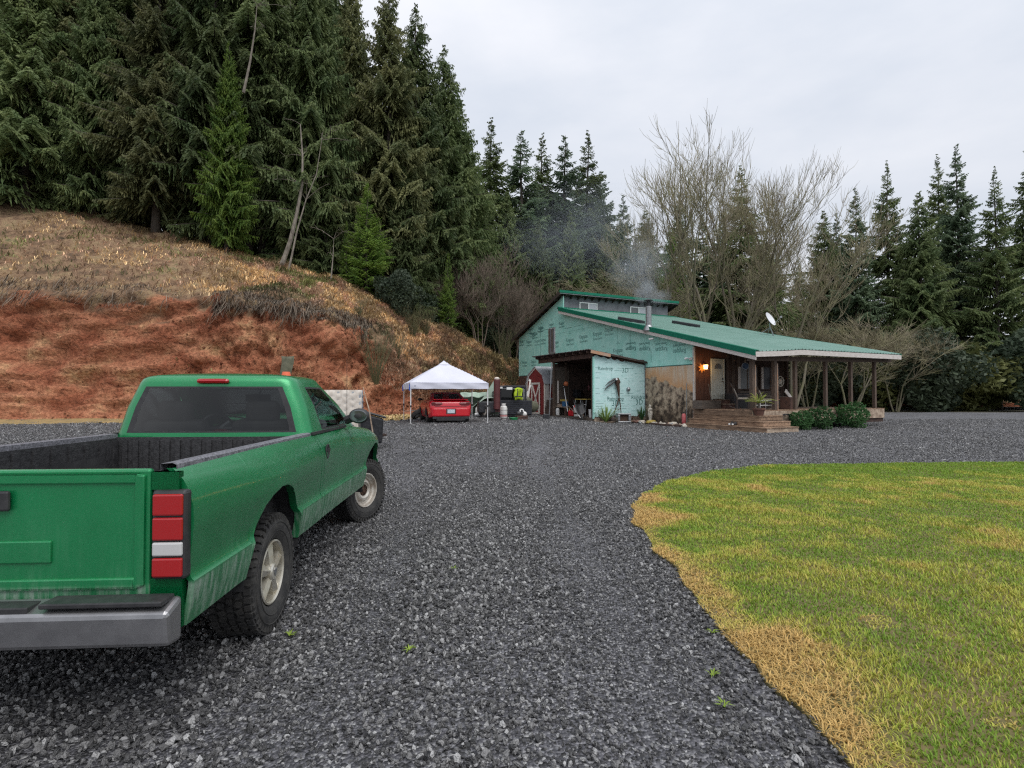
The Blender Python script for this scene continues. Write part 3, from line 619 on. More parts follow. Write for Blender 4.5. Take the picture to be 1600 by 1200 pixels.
#              seed H  R0  c0  gap per droop etop ebot hang
conifer_proto('hem', 'needles_olive', 'bark', 3, 30, 6.6, .09, .55, 8, .30, 32, 0, 1.0, lw=.078, shape=.85)
conifer_proto('hem2', 'needles_dark', 'bark', 5, 28, 6.2, .06, .52, 8, .38, 28, -2, 1.15, lw=.075, shape=.8)
conifer_proto('fir', 'needles_dark', 'bark', 8, 30, 6.4, .08, .58, 7, .18, 32, -2, .65, lw=.085, shape=1.0, ragged=.3)
conifer_proto('slim', 'needles_blue', 'bark', 13, 30, 5.8, .08, .62, 7, .16, 30, -4, .6, leafn=4, lw=.10, shape=.95, ragged=.32)
conifer_proto('young', 'needles_bright', 'bark', 21, 11, 2.6, .02, .30, 7, .05, 45, 5, .35, leafn=4, lw=.042, shape=.85)
conifer_proto('mid', 'needles_dark', 'bark', 27, 18, 4.8, .02, .42, 8, .25, 30, 0, .8, lw=.068, shape=.8)
conifer_proto('under', 'needles_dark', 'bark_dark', 33, 26, 4.6, .36, .55, 6, .35, 30, -8, .9, lw=.055, shape=.6, sparse=.25)
def tree(key, x, y, z, h, label, group, rz=None, wid=1.):
    me, tk, H = PROTO[key]; o = thing('conifer_tree', label, 'tree', (x, y, z), rnd.random()*6.28 if rz is None else rz, group); s = h/H; o.scale = (s*wid, s*wid, s)
    link('crown', me, o); link('trunk', tk, o); return o
def pxy(px, Yd): return (px-800)/860*Yd
def top_h(py, Yd, z): return (617-py)/860*Yd+1.55-z
# front row on the bank, seen large: (key, px, depth, top py, width, label)
G1 = 'tall conifers on the bank behind the pickup'
PROTO['bright'] = (PROTO['hem'][0].copy(), PROTO['hem'][1], PROTO['hem'][2]); PROTO['bright'][0].materials.clear(); PROTO['bright'][0].materials.append(M['needles_bright'])
front = [
 ('under', 383, 39.5, -260, 1., 'dark conifer with bare lower trunk at the left picture edge, light gap beside its trunk'),
 ('under', 408, 40.5, -200, .9, 'dark conifer with swept trunk just right of the first bare trunk on the bank'),
 ('under', 434, 42, -230, .95, 'dark conifer behind the leaning pale trunk on the bank'),
 ('bright', 352, 36.2, 60, .8, 'olive conifer at left edge with moss-green boughs over the bank'),
 ('hem2', 478, 41, -110, .95, 'drooping conifer standing directly above the olive cloth on the bank'),
 ('mid', 508, 40, 210, .95, 'shorter dark conifer above the mattress on the bank'),
 ('hem', 545, 45, -60, .8, 'very tall olive conifer rising out of the picture left of the treetops'),
 ('hem', 606, 44, -40, 1., 'tall conifer whose top just reaches the upper picture edge'),
 ('mid', 556, 39.6, 330, .6, 'small dark conifer behind the bright green young fir'),
 ('hem2', 648, 47, 5, 1.1, 'tall conifer with high feathery top against the sky, right of the tallest one'),
 ('mid', 628, 42, 250, .9, 'mid-height drooping conifer above the white tent, leftmost of two'),
 ('hem2', 692, 49, 70, 1.15, 'tall fir forming the right shoulder of the left tree group'),
 ('mid', 672, 45, 300, .85, 'mid-height conifer above the white tent, rightmost of two'),
 ('hem2', 716, 51, 150, 1.05, 'conifer stepping down at the right end of the left tree group'),
 ('fir', 738, 56, 232, 1.1, 'lowest fir at the right end of the left tree group'),
]
def CR(px):       # crest point under a pixel column
    xs = (px-800)/860; best = None
    k = int(np.argmin(np.abs(PB[:, 84, 0]/PB[:, 84, 1]-xs)+(PB[:, 84, 1] < 0)*9)); return PB[k, 84]
for key, px, Yd, top, wid, lab in front:
    x = pxy(px, Yd); z = bank_z(x, Yd)-.1; tree(key, x, Yd, z, top_h(top, Yd, z), lab, G1, wid=wid)
y_ = [('young', 572, 38.4, 285, 1.25, 'bright green young fir at the bank brow'), ('young', 540, 38.9, 345, .8, 'smaller bright green fir left of the brow fir'), ('young', 700, 43.2, 395, .8, 'small green fir on the slope above the tent roof'), ('young', 742, 49, 410, .9, 'small green fir at the dark gap right of the tent peak'),
      ('young', 1050, 58, 360, 1.1, 'small dark fir behind the clerestory end'), ]
for key, px, Yd, top, wid, lab in y_:
    x = pxy(px, Yd); z = bank_z(x, Yd)-.1; tree(key, x, Yd, z, top_h(top, Yd, z), lab, 'young firs', wid=wid)
# bright green boughs over the bank at the left edge
G2 = 'pointed firs behind the house'
for i, (px, Yd, top, w, lab) in enumerate([(767, 66, 182, 1.45, 'first of the five pointed firs behind the house, counted from the left'), (815, 68, 197, 1.45, 'second of the five pointed firs behind the house'),
        (848, 72, 207, 1.35, 'third of the five pointed firs behind the house'), (883, 70, 205, 1.4, 'fourth of the five pointed firs behind the house'), (919, 74, 202, 1.35, 'last of the five pointed firs behind the house, beside the bare maple')]):
    x = pxy(px, Yd); z = bank_z(x, Yd); tree('slim' if i % 2 else 'fir', x, Yd, z, top_h(top, Yd, z), lab, G2, wid=w)
for i, (px, Yd, top, k_, w, lab) in enumerate([(940, 78, 262, 'slim', 1.4, 'shorter fir half hidden by the bare maple'), (1160, 64, 258, 'fir', 1.5, 'broad dark fir seen through the bare branches at right'), (1100, 70, 330, 'slim', 1.2, 'dark fir low between the bare maple stems'),
        (1010, 74, 330, 'mid', 1.1, 'dark fir behind the chimney smoke'), (1205, 68, 385, 'mid', 1.1, 'rounded dark fir behind the satellite dish'), (1062, 80, 300, 'slim', 1.2, 'distant fir behind the thickest bare stem'),
        (792, 62, 300, 'mid', .9, 'green fir in front of the first pointed fir'), (842, 60, 345, 'mid', .9, 'green fir directly above the upper roof end'), (892, 64, 330, 'mid', .9, 'green fir above the upper roof middle'), (950, 66, 350, 'mid', .9, 'dark fir behind the mossy drooping branches'),
        (975, 84, 300, 'slim', 1.1, 'faint fir between the pointed firs and the maple'), (1130, 86, 330, 'slim', 1.1, 'faint fir left of the broad dark fir'), (1250, 80, 400, 'fir', 1.1, 'dark fir at the right picture edge behind the bare alder')]):
    x = pxy(px, Yd); z = bank_z(x, Yd); tree(k_, x, Yd, z, top_h(top, Yd, z), lab, 'firs behind the house roof', wid=w)
# outside the photograph the wood goes on at both sides
for i, (px, Yd, top, k_) in enumerate([(330, 38.5, -200, 'hem2'), (290, 41, -300, 'under'), (240, 37, -120, 'hem'), (190, 40, -200, 'fir'), (140, 37, -60, 'hem2'), (85, 39, -240, 'hem'), (35, 36, -140, 'mid'), (-20, 38, -240, 'hem2'), (-90, 37, -200, 'hem'), (210, 46, -260, 'hem2'), (60, 47, -200, 'hem'), (350, 52, -160, 'fir'), (450, 55, -100, 'fir'), (565, 56, 40, 'fir'), (630, 60, 80, 'slim'), (500, 52, -140, 'hem2')]):
    x = pxy(px, Yd); z = bank_z(x, Yd)-.1; tree(k_, x, Yd, z, top_h(top, Yd, z), ['dark conifer deeper in the left wood'][0]+', number %d from the far left' % (i+1) if 0 else 'dark conifer filling the wood behind the front row, %s' % ['left of the pickup roof', 'with a bare lower trunk', 'olive and drooping', 'straight and narrow', 'with long low boughs', 'tallest near the left frame edge', 'short and full', 'at the far left corner', 'beyond the far left corner', 'set back in deep shade', 'set back at far left', 'behind the left edge boughs', 'behind the leaning pale trunk', 'behind the tallest pair', 'behind the feathery top', 'behind the middle boughs'][i], 'conifers deeper in the wood')
for i, (px, Yd, top, k_) in enumerate([(1290, 72, 330, 'mid'), (1340, 66, 290, 'slim'), (1390, 70, 250, 'fir'), (1440, 64, 300, 'mid'), (1500, 68, 220, 'slim'), (1560, 62, 260, 'fir'), (1620, 66, 200, 'fir'), (1470, 80, 240, 'fir'), (1310, 85, 330, 'slim')]):
    x = pxy(px, Yd); z = bank_z(x, Yd); tree(k_, x, Yd, z, top_h(top, Yd, z), 'fir beyond the right end of the house, %s' % ['low and full beside the alder', 'slim and pale', 'tall and dark', 'low behind the lawn', 'slim at mid lawn', 'tall over the lawn corner', 'at the far right corner', 'faint between its neighbours', 'faint and nearest the dish'][i], 'firs beyond the lawn')

# ---- bare trees
def bare(seed, stems, H, mt_trunk, mt_twig, spread=.5, levels=6, whip=.9, up=.35, droop=0., twigs=5, r0=.22, lean=None, minl=.55, side=2):
    r = random.Random(seed); big, small = B(), B()
    def grow(p, d, L, rad, lv):
        n = 3; pts = [p]; rr = [rad]; q = p.copy(); dd = d.copy()
        for i in range(n):
            dd = (dd + Vector((r.uniform(-1, 1), r.uniform(-1, 1), r.uniform(-.6, .6)))*.14 + Vector((0, 0, (up if lv < 4 else .1)-droop*(lv >= 3)))*.13).normalized()
            q = q+dd*L/n; pts.append(q.copy()); rr.append(rad*(1-.20*(i+1)/n))
        (big if rad > .03 else small).tube(pts, rr, 6 if rad > .06 else (4 if rad > .02 else 3), cap=False)
        if lv >= levels or L < minl*.6:
            for j in range(twigs):
                i = r.choice((1, 2, 3)); a = pts[i]; e = (dd+Vector((r.uniform(-1, 1), r.uniform(-1, 1), r.uniform(-.5, 1)+.2-droop))*.8).normalized(); l_ = whip*r.uniform(.5, 1.1)
                small.tube([a, a+e*l_*.5, a+(e+Vector((0, 0, .25-droop*.6)))*l_], [max(.014, rad*.5), .012, .007], 3, cap=False)
            return
        k = 2 if r.random() < .6 else 3
        for j in range(k):
            ax = Vector((r.uniform(-1, 1), r.uniform(-1, 1), r.uniform(-.3, .3))).normalized(); sp_ = spread*r.uniform(.4, 1.25)*(.6 if j == 0 else 1.15)
            e = (dd+ax*sp_).normalized(); grow(pts[-1], e, L*r.uniform(.68, .86), rr[-1]*(.84 if j == 0 else .66), lv+1)
        if lv > 0:
            for j in range(side):
                i = r.choice((1, 2)); ax = Vector((r.uniform(-1, 1), r.uniform(-1, 1), r.uniform(0, .5))).normalized(); grow(pts[i], (dd*.6+ax).normalized(), L*.5, rr[i]*.35, max(lv+2, levels-1))
    for s_ in range(stems):
        a = 2*PI*s_/stems+r.random(); d0 = Vector((math.cos(a)*.25, math.sin(a)*.25, 1)) if stems > 1 else Vector((0, 0, 1))
        if lean is not None: d0 = d0+Vector(lean)
        grow(Vector((math.cos(a)*.25*(stems > 1), math.sin(a)*.25*(stems > 1), -.3)), d0.normalized(), H*.27*r.uniform(.85, 1.1), r0*r.uniform(.75, 1), 0)
    return big, small
def place_bare(big, small, x, y, z, lab, group, mt, mw, rz=0, cat='tree', name='bare_tree'):
    o = thing(name, lab, cat, (x, y, z), rz, group)
    for nm, q, mm in (('trunk', big, mt), ('twigs', small, mw)):
        if not q.v: continue
        me = bpy.data.meshes.new(nm); me.from_pydata(q.v, [], q.f); me.polygons.foreach_set('use_smooth', [True]*len(me.polygons)); me.update(); oo = link(nm, me, o, mt=mm)
        if nm == 'twigs': oo['kind'] = 'stuff'
    print(lab[:30], len(big.f), len(small.f)); return o
GB = 'leafless trees behind the house'
for i, (px, Yd, sd_, st, H, r0, lean, lab) in enumerate([(1056, 48, 4, 1, 22.5, .32, (-.04, 0, 0), 'tall bare maple with a straight dark stem behind the chimney smoke'), (1108, 50, 9, 3, 24.5, .25, (.02, 0, 0), 'largest bare maple with several forking stems behind the roof'),
       (1152, 52, 15, 2, 24.5, .22, (.08, 0, 0), 'bare maple with pale stems spreading to the right above the roof'), (1240, 50, 22, 2, 20, .18, (.06, 0, 0), 'thin bare alder at the right picture edge behind the dish')]):
    x = pxy(px, Yd); b1, b2 = bare(sd_, st, H, 0, 0, lean=lean, r0=r0, spread=.50, levels=5, up=.62, twigs=5, whip=1.2, side=2); place_bare(b1, b2, x, Yd, bank_z(x, Yd)-.2, lab, GB, 'bark_moss', 'twig_pale')
x = pxy(985, 56); b1, b2 = bare(31, 3, 17.5, 0, 0, spread=.75, levels=5, whip=1.4, up=.15, droop=.75, twigs=8, r0=.15, lean=(-.15, 0, 0)); place_bare(b1, b2, x, 56, bank_z(x, 56)-.2, 'low mossy tree with drooping yellow-green twigs left of the smoke', GB, 'bark_moss', 'twig_pale')
b1, b2 = bare(37, 4, 9.5, 0, 0, spread=.8, levels=4, whip=1.2, up=.2, droop=.3, twigs=6, r0=.10, side=1)
GT = 'bare thicket trees around the house'
me_src = place_bare(b1, b2, pxy(1195, 54), 54, bank_z(pxy(1195, 54), 54)-.1, 'mossy thicket tree behind the roof, just left of the dish', GT, 'bark_moss', 'twig_pale')
for px, Yd, s_, lab in [(1085, 56, 1.05, 'mossy thicket tree between the thick bare stems'), (1140, 58, 1.1, 'mossy thicket tree right of the forked maple'), (1262, 55, 1.1, 'mossy thicket tree at the right picture edge beyond the porch'),
        (1330, 52, 1.1, 'mossy thicket tree beyond the porch, outer one'), (1400, 56, 1.0, 'mossy thicket tree over the lawn end')]:
    c = copy_tree(me_src); x = pxy(px, Yd); c.location = (x, Yd, bank_z(x, Yd)-.1); c.scale = (s_, s_, s_); c.rotation_euler[2] = rnd.random()*6; c['label'] = lab
for nm in ('brown',):
    b1, b2 = bare(43, 5, 9.5, 0, 0, spread=.6, levels=4, whip=.9, up=.5, twigs=5, r0=.07, minl=.4)
    bs = place_bare(b1, b2, pxy(748, 46), 46, bank_z(pxy(748, 46), 46)-.1, 'brown leafless alder thicket right of the tent peak', 'brown leafless alders', 'twig_brown', 'twig_brown')
    for px, Yd, s_, lab in [(782, 49, .9, 'brown leafless alder left of the upper roof tip'), (700, 45, .55, 'low brown alder on the slope brow above the tent'), (800, 54, 1.0, 'brown leafless alder close to the house corner'), (825, 58, 1.1, 'brown alder behind the upper roof rake')]:
        c = copy_tree(bs); x = pxy(px, Yd); c.location = (x, Yd, bank_z(x, Yd)-.1); c.scale = (s_, s_, s_); c.rotation_euler[2] = rnd.random()*6; c['label'] = lab
# thin pale trunks leaning on the bank
def pale(pts, r, lab, br=6, seed=1):
    o = thing('leaning_tree', lab, 'tree', pts[0], 0, 'pale thin trunks on the bank'); p0 = Vector(pts[0]); q = [Vector(p)-p0 for p in pts]; rr = [r*(1-.8*i/(len(q)-1)) for i in range(len(q))]
    b = B(); b.tube(q, rr, 8); obj('trunk', b, 'bark_pale', o, smooth=True); r_ = random.Random(seed); b = B()
    for i in range(br):
        k = r_.randrange(len(q)//2, len(q)); a = q[k]; d_ = Vector((r_.uniform(-1, 1), r_.uniform(-.5, .5), r_.uniform(0, .8))); l_ = r_.uniform(1, 2.6)
        b.tube([a, a+d_*l_*.5+Vector((0, 0, .1)), a+d_*l_+Vector((0, 0, -.1))], [.022, .014, .005], 4, cap=False)
        for j in range(3): e = a+d_*l_*r_.uniform(.4, .9); b.tube([e, e+Vector((r_.uniform(-.5, .5), r_.uniform(-.3, .3), r_.uniform(-.2, .5)))], [.01, .004], 3, cap=False)
    tag(obj('branches', b, 'bark_pale', o), kind='stuff'); return o
def Wp(px, py, Yd): return ((px-800)/860*Yd, Yd, 1.55+(617-py)/860*Yd)
pale([Wp(437, 418, 36.4), Wp(452, 375, 36.6), Wp(462, 330, 36.8), Wp(470, 285, 37), Wp(470, 240, 37), Wp(466, 190, 37)], .17, 'pale forked tree trunk leaning right on the bank brow', 8, 2)
pale([Wp(449, 424, 36), Wp(455, 395, 36), Wp(462, 360, 36.2), Wp(476, 310, 36.4), Wp(492, 270, 36.5), Wp(500, 215, 36.5)], .08, 'thinner pale stem beside the leaning forked trunk', 7, 3)
pale([Wp(516, 437, 35.5), Wp(519, 400, 35.6), Wp(520, 372, 35.7)], .05, 'short thin pale sapling on the brow right of the leaning trunk', 4, 4)
pale([Wp(376, 140, 35.5), Wp(386, 90, 35.5), Wp(393, 40, 35.5), Wp(396, 0, 35.5)], .09, 'pale dead top standing among the boughs at upper left', 8, 6)
# broom shrubs on the slope
def broom(h, n, seed, w=.01):
    r_ = random.Random(seed); b = B()
    for i in range(n):
        a = r_.random()*6.28; s_ = r_.uniform(.1, .55); p0 = Vector((math.cos(a)*.08, math.sin(a)*.08, -.05)); l_ = h*r_.uniform(.6, 1.05)
        p1 = p0+Vector((math.cos(a)*s_*l_*.4, math.sin(a)*s_*l_*.4, l_*.5)); p2 = p0+Vector((math.cos(a)*s_*l_, math.sin(a)*s_*l_, l_))
        b.tube([p0, p1, p2], [w, w*.7, w*.3], 3, cap=False)
        for j in range(5):
            t = r_.uniform(.3, .95); e = p1+(p2-p1)*t if t > .5 else p0+(p1-p0)*t*2; b.tube([e, e+Vector((r_.uniform(-.2, .2), r_.uniform(-.2, .2), r_.uniform(.15, .4)))*h*.5], [w*.5, w*.2], 3, cap=False)
    return b
mat('broom_green', (.075, .085, .035), .9, 0, (.13, .115, .06), 3)
GS = 'broom shrubs on the slope'
src = obj('broom_shrub', broom(3.0, 60, 1, .014), 'broom_green'); tag(src, 'large twiggy green broom bush at the red cut above the mattress', 'shrub', GS); x, y, z = Wp(594, 545, 31.5); src.location = (-7.6, 30.8, bank_z(-7.6, 30.8)-.1)
for px, py, Yd, s_, lab in [(645, 520, 37, .75, 'twiggy broom bush on the slope left of the tent peak'), (665, 510, 39, .7, 'broom bush above the tent peak'), (735, 590, 37.5, .9, 'broom bush just above the right tent corner'), (762, 600, 38.5, .8, 'green bush behind the maroon stack'), (560, 490, 32, .4, 'small bush at the brow over the cut'), (620, 555, 33, .5, 'low broom bush beside the red recess'),
        (800, 560, 45, .9, 'green bush touching the house corner'), (788, 545, 48, 1.0, 'green bush up the slope from the house corner'), (690, 540, 37, .6, 'grey twig bush in the middle of the slope')]:
    c = src.copy(); C.objects.link(c); x = pxy(px, Yd); c.location = (x, Yd, bank_z(x, Yd)-.1); c.scale = (s_,)*3; c.rotation_euler[2] = rnd.random()*6; c['label'] = lab
# evergreen shrub in shade at the bank brow
def leafball(n, r, h, seed, sz=.06):
    r_ = np.random.RandomState(seed); d_ = r_.randn(n, 3); d_ /= np.linalg.norm(d_, axis=1)[:, None]; rad = (.45+.55*r_.rand(n)**.4)*(1+.25*np.sin(d_[:, 0]*5+seed)*np.cos(d_[:, 2]*4)); P_ = d_*rad[:, None]*[r, r, h/2]+[0, 0, h/2]
    a = r_.randn(n, 3); a /= np.linalg.norm(a, axis=1)[:, None]; b_ = np.cross(a, r_.randn(n, 3)); b_ /= np.linalg.norm(b_, axis=1)[:, None]; s_ = sz*(.6+.8*r_.rand(n, 1))
    V = np.stack([P_-a*s_, P_+b_*s_*.5, P_+a*s_, P_-b_*s_*.5], 1).reshape(-1, 3); return V, np.arange(n*4).reshape(-1, 4)
leafmat('shrub_leaf', (.03, .05, .03), (.09, .12, .07), transl=.15); leafmat('shrub_leaf_olive', (.07, .085, .03), (.16, .17, .06), transl=.2)
V, F = leafball(6500, 1.7, 3.0, 3, .09); s1 = npmesh('evergreen_shrub', V, F, 'shrub_leaf'); tag(s1, 'dark glossy evergreen shrub at the brow right of the bright young fir', 'shrub', 'evergreen shrubs'); x = pxy(617, 38); s1.location = (x, 38, bank_z(x, 38)-.2)
V, F = leafball(5000, 1.6, 2.4, 5, .10); s2 = npmesh('evergreen_shrub', V, F, 'shrub_leaf_olive'); tag(s2, 'olive shrub mass behind the clerestory left end', 'shrub', 'evergreen shrubs'); s2.location = (pxy(860, 56), 56, bank_z(pxy(860, 56), 56))
for px, Yd, s_, src_, lab in [(655, 43, .9, s1, 'dark shrub under the drooping conifers above the tent'), (770, 50, .9, s1, 'dark shrub in the gap between tree groups'), (905, 58, 2.2, s2, 'large olive thicket behind the clerestory windows'), (965, 60, 2.6, s2, 'large olive thicket left of the chimney smoke'), (1040, 60, 2.6, s2, 'olive thicket behind the upper roof end'), (1110, 61, 2.4, s1, 'dark thicket under the forked maple'), (1170, 60, 2.6, s1, 'dark thicket left of the dish'), (1225, 62, 2.4, s2, 'olive thicket behind the dish'), (1290, 60, 2.6, s1, 'dark thicket right of the house end'), (1350, 60, 2.4, s2, 'olive thicket beyond the lawn'), (1430, 58, 2.6, s1, 'dark thicket at the far end of the lawn'), (1520, 60, 2.8, s2, 'olive thicket at the far right'), (1600, 58, 2.8, s1, 'dark thicket at the right corner')]:
    c = src_.copy(); C.objects.link(c); x = pxy(px, Yd); c.location = (x, Yd, bank_z(x, Yd)-.1); c.scale = (s_*1.2, s_, s_); c.rotation_euler[2] = rnd.random()*6; c['label'] = lab
# ================================================================== HOUSE  (local axes: x = along the ridge, y = up the gable wall, z = up)
HG = np.array([-.438, .899]); HR = np.array([.899, .438]); HP = np.array([8.94, 27.]); HROT = math.atan2(.438, .899)
_pc, _ps = math.cos(math.atan(17/860)), math.sin(math.atan(17/860))
def _ray(px, py):
    a = (px-800)/860; b_ = (600-py)/860; return np.array([a, _pc-b_*_ps, _ps+b_*_pc])
def HV(px, py, v): d_ = _ray(px, py); k = (v+HP@HR)/(d_[:2]@HR); q = d_*k; return (v, float((q[:2]-HP)@HG), float(q[2]+1.55))
def HU(px, py, u): d_ = _ray(px, py); k = (u+HP@HG)/(d_[:2]@HG); q = d_*k; return (float((q[:2]-HP)@HR), u, float(q[2]+1.55))
def HW(v, u, z=0): q = HP+HR*v+HG*u; return (float(q[0]), float(q[1]), z)
house = thing('barn_house', 'two-level house wrapped in green foam board with green metal roof and covered porch', 'house', (8.94, 27, 0), HROT)
ROOF0, SL = 3.42, .255
def roof_z(u, v=0.): return ROOF0+SL*(u+3.94)+.18*min(max(v, 0), 2.5)/2.5*float(sstep(-u, -4, 4))
def upz(u): return 8.69-.347*(u-12.05)
# core walls
b = B(); core = [(3.0, -.1), (19.0, -.1), (19.0, upz(19.0)-.22), (12.62, upz(12.62)-.22), (12.62, 7.2), (3.0, roof_z(3.0)-.28)]
b.prism([(p[0], p[1]) for p in core], .03, 9.6, 'x'); obj('wall', b, 'dark_soffit', house)
b = B(); b.prism([(.03, -.1), (2.998, -.1), (2.998, roof_z(2.998)-.28), (.03, roof_z(.03)-.28)], .031, 6.65, 'x'); obj('wall', b, 'dark_soffit', house)
# foam boards, each its own sheet, clipped to the gable outline
def clip(poly, a, b_, c):     # keep a*x+b*y<=c
    o = []
    for i in range(len(poly)):
        p, q = poly[i], poly[(i+1) % len(poly)]; dp, dq = a*p[0]+b_*p[1]-c, a*q[0]+b_*q[1]-c
        if dp <= 0: o.append(p)
        if (dp < 0) != (dq < 0) and abs(dp-dq) > 1e-9: t = dp/(dp-dq); o.append((p[0]+(q[0]-p[0])*t, p[1]+(q[1]-p[1])*t))
    return o
us = [0.0, 1.23, 2.46, 3.68, 4.9, 6.12, 7.35, 8.57, 9.8, 11.02, 12.24, 13.34, 14.33, 15.4, 16.62, 17.84, 19.02]
zs = [3.07, 5.86, 9.5]
for i in range(len(us)-1):
    for j in range(2):
        g = .006; q = [(us[i]+g, zs[j]+g), (us[i+1]-g, zs[j]+g), (us[i+1]-g, zs[j+1]-g), (us[i]+g, zs[j+1]-g)]
        if us[i] == 13.34 and j == 0:       # the boarded slot window is cut out here
            q = [(us[i]+g, zs[0]), (us[i+1]-g, zs[0]), (us[i+1]-g, 4.50), (us[i]+g, 4.50)]
        if us[i] == 13.34 and j == 1: q = [(us[i]+g, 6.38), (us[i+1]-g, 6.38), (us[i+1]-g, 9.5), (us[i]+g, 9.5)]
        um = (us[i]+us[i+1])/2
        if um < 12.3: q = clip(q, -SL, 1, ROOF0+SL*3.94-.10)
        else: q = clip(q, .347, 1, 8.69+.347*12.05-.20)
        if len(q) < 3 or max(p[1] for p in q)-min(p[1] for p in q) < .05: continue
        b = B(); w_ = rnd.uniform(-.004, .004); b.prism(q, -.022+w_, .028, 'x'); obj('foam_board', b, 'foam', house)
b = B(); b.span((-.03, 19.03, 3.05), (.03, 19.09, upz(19)-.2)); obj('corner_trim', b, 'foam_pale', house)
b = B(); b.span((-.035, 0., 3.035), (.0, 3.66, 3.065)); b.span((-.035, 7.9, 3.035), (.0, 19.0, 3.065)); obj('bottom_flashing', b, 'foam_seam', house)
# boarded slot window
f = obj('window', B().span((-.05, 13.36, 4.54), (-.0, 14.30, 6.34)), 'window_white', house)
for k in range(4):
    b = B(); b.span((-.075, 13.42+k*.21, 4.58), (-.052, 13.42+k*.21+.195, 6.30)); obj('board', b, 'grey_wood' if k % 2 else 'house_wrap', f)
# lower left wall under the foam
for k in range(19):
    b = B(); u0 = 7.9+k*.585; b.span((-.03+rnd.uniform(-.006, .006), u0, -.1), (.028, u0+.575, 3.03)); obj('siding_board', b, 'brown_board', house)
# weathered plywood by the porch
m = bpy.data.materials.new('old_plywood'); m.use_nodes = True; M['old_plywood'] = m; n_ = m.node_tree.nodes; l = m.node_tree.links.new; bb = n_['Principled BSDF']; bb.inputs['Roughness'].default_value = .85
t_ = n_.new('ShaderNodeTexCoord'); v_ = t_.outputs['Object']; sx = n_.new('ShaderNodeSeparateXYZ'); l(v_, sx.inputs[0])
def mth(op, a, b_): 
    q = n_.new('ShaderNodeMath'); q.operation = op
    for i, w in ((0, a), (1, b_)):
        if isinstance(w, (int, float)): q.inputs[i].default_value = w
        else: l(w, q.inputs[i])
    return q.outputs[0]
n1_ = ns(1.3, 8); n2_b = ns(3.2, 9); n3_ = ns(1.6, 6, (3, 6, .35))
h1 = mth('ADD', mth('ADD', sx.outputs[2], mth('MULTIPLY', sx.outputs[1], -.27)), mth('MULTIPLY', n1_, 1.3))   # height of the sun-bleached edge rises to the left
clean = rmp(n3_, [(.3, (.44, .22, .10)), (.42, (.54, .36, .22)), (.55, (.58, .50, .40)), (.75, (.50, .44, .36))])
grime = rmp(n2_b, [(.34, (.045, .035, .027)), (.43, (.17, .125, .09)), (.53, (.36, .28, .20)), (.7, (.52, .42, .31))])
mm_ = n_.new('ShaderNodeMixRGB'); l(rmp(mth('MULTIPLY', h1, .25), [(.555, (0, 0, 0)), (.58, (1, 1, 1))]), mm_.inputs[0]); l(grime, mm_.inputs[1]); mo_ = n_.new('ShaderNodeMixRGB'); l(rmp(mth('MULTIPLY', h1, .25), [(.60, (1, 1, 1)), (.74, (.15, .15, .15))]), mo_.inputs[0]); l(clean, mo_.inputs[1]); mo_.inputs[2].default_value = (.52, .30, .155, 1); l(mo_.outputs[0], mm_.inputs[2])
low = rmp(mth('ADD', mth('MULTIPLY', sx.outputs[2], .30), mth('MULTIPLY', n2_b, 1.1)), [(.68, (.20, .17, .14)), (1.0, (1, 1, 1))])
ml = n_.new('ShaderNodeMixRGB'); ml.blend_type = 'MULTIPLY'; ml.inputs[0].default_value = .9; l(mm_.outputs[0], ml.inputs[1]); l(low, ml.inputs[2]); l(ml.outputs[0], bb.inputs['Base Color'])
bp = n_.new('ShaderNodeBump'); bp.inputs['Distance'].default_value = .015; l(n2_b, bp.inputs['Height']); l(bp.outputs[0], bb.inputs['Normal'])
for k in range(3):
    u0 = .03+k*1.215; b = B(); b.span((-.02-.003*k, u0+.004, -.1), (.028, u0+1.211, 3.03)); obj('plywood_sheet', b, 'old_plywood', house)
b = B(); b.span((-.05, -.04, -.05), (.04, .05, 3.9)); obj('corner_trim', b, 'white_board', house)
b = B(); b.tube([(-.10, .42, .1), (-.10, .42, 2.15)], .018, 6); obj('pipe', b, 'galv', house)
# lettering on the foam
ink = 'foam_ink'
def logo(v, u, z, s, flip=1, ax='g', parent=None, kind=0):
    """a small fan-shaped emblem over two words, printed on the foam"""
    rt = (PI/2, 0, -PI/2) if ax == 'g' else (PI/2, 0, 0)
    if flip < 0: rt = (PI/2, PI, rt[2])
    dz = .34*s*flip
    text('lettering', 'Kingspan', .36*s, ink, parent, (v, u, z), rt, scale=(.72, 1, 1))
    text('lettering', 'GreenGuard', .22*s, ink, parent, (v, u, z-.30*s*flip), rt, scale=(.8, 1, 1))
    if kind == 0:
        b_ = B(); c0 = z+dz*1.2
        for a0 in (.15, .9, 1.65, 2.4):
            pts = [(v, u-(math.cos(a0)*.02+math.cos(a)*rr_)*s*(1 if ax == 'g' else 1), c0+(math.sin(a)*rr_-.04)*s*flip) for a, rr_ in ((a0, .05), (a0+.25, .19), (a0+.5, .05))]
            k_ = len(b_.v); b_.v += pts; b_.f += [(k_, k_+1, k_+2)]
        obj('printed_emblem', b_, ink, parent)
LV = -.029
for (px, py) in ((868, 535), (891, 531), (912, 526), (934, 521.5)): v, u, z = HV(px, py, 0); logo(LV, u, z, 1.02, 1, 'g', house)
for (px, py) in ((952, 515), (836, 522)): v, u, z = HV(px, py, 0); logo(LV, u, z, .95, 1, 'g', house, 1)
for (px, py) in ((943, 552), (966, 547.5)): v, u, z = HV(px, py, 0); logo(LV, u, z, .98, 1, 'g', house)
for (px, py) in ((986, 545), (1008, 545.5), (1034, 546), (1062, 549)): v, u, z = HV(px, py, 0); logo(LV, u, z, 1.0, -1, 'g', house, 1)
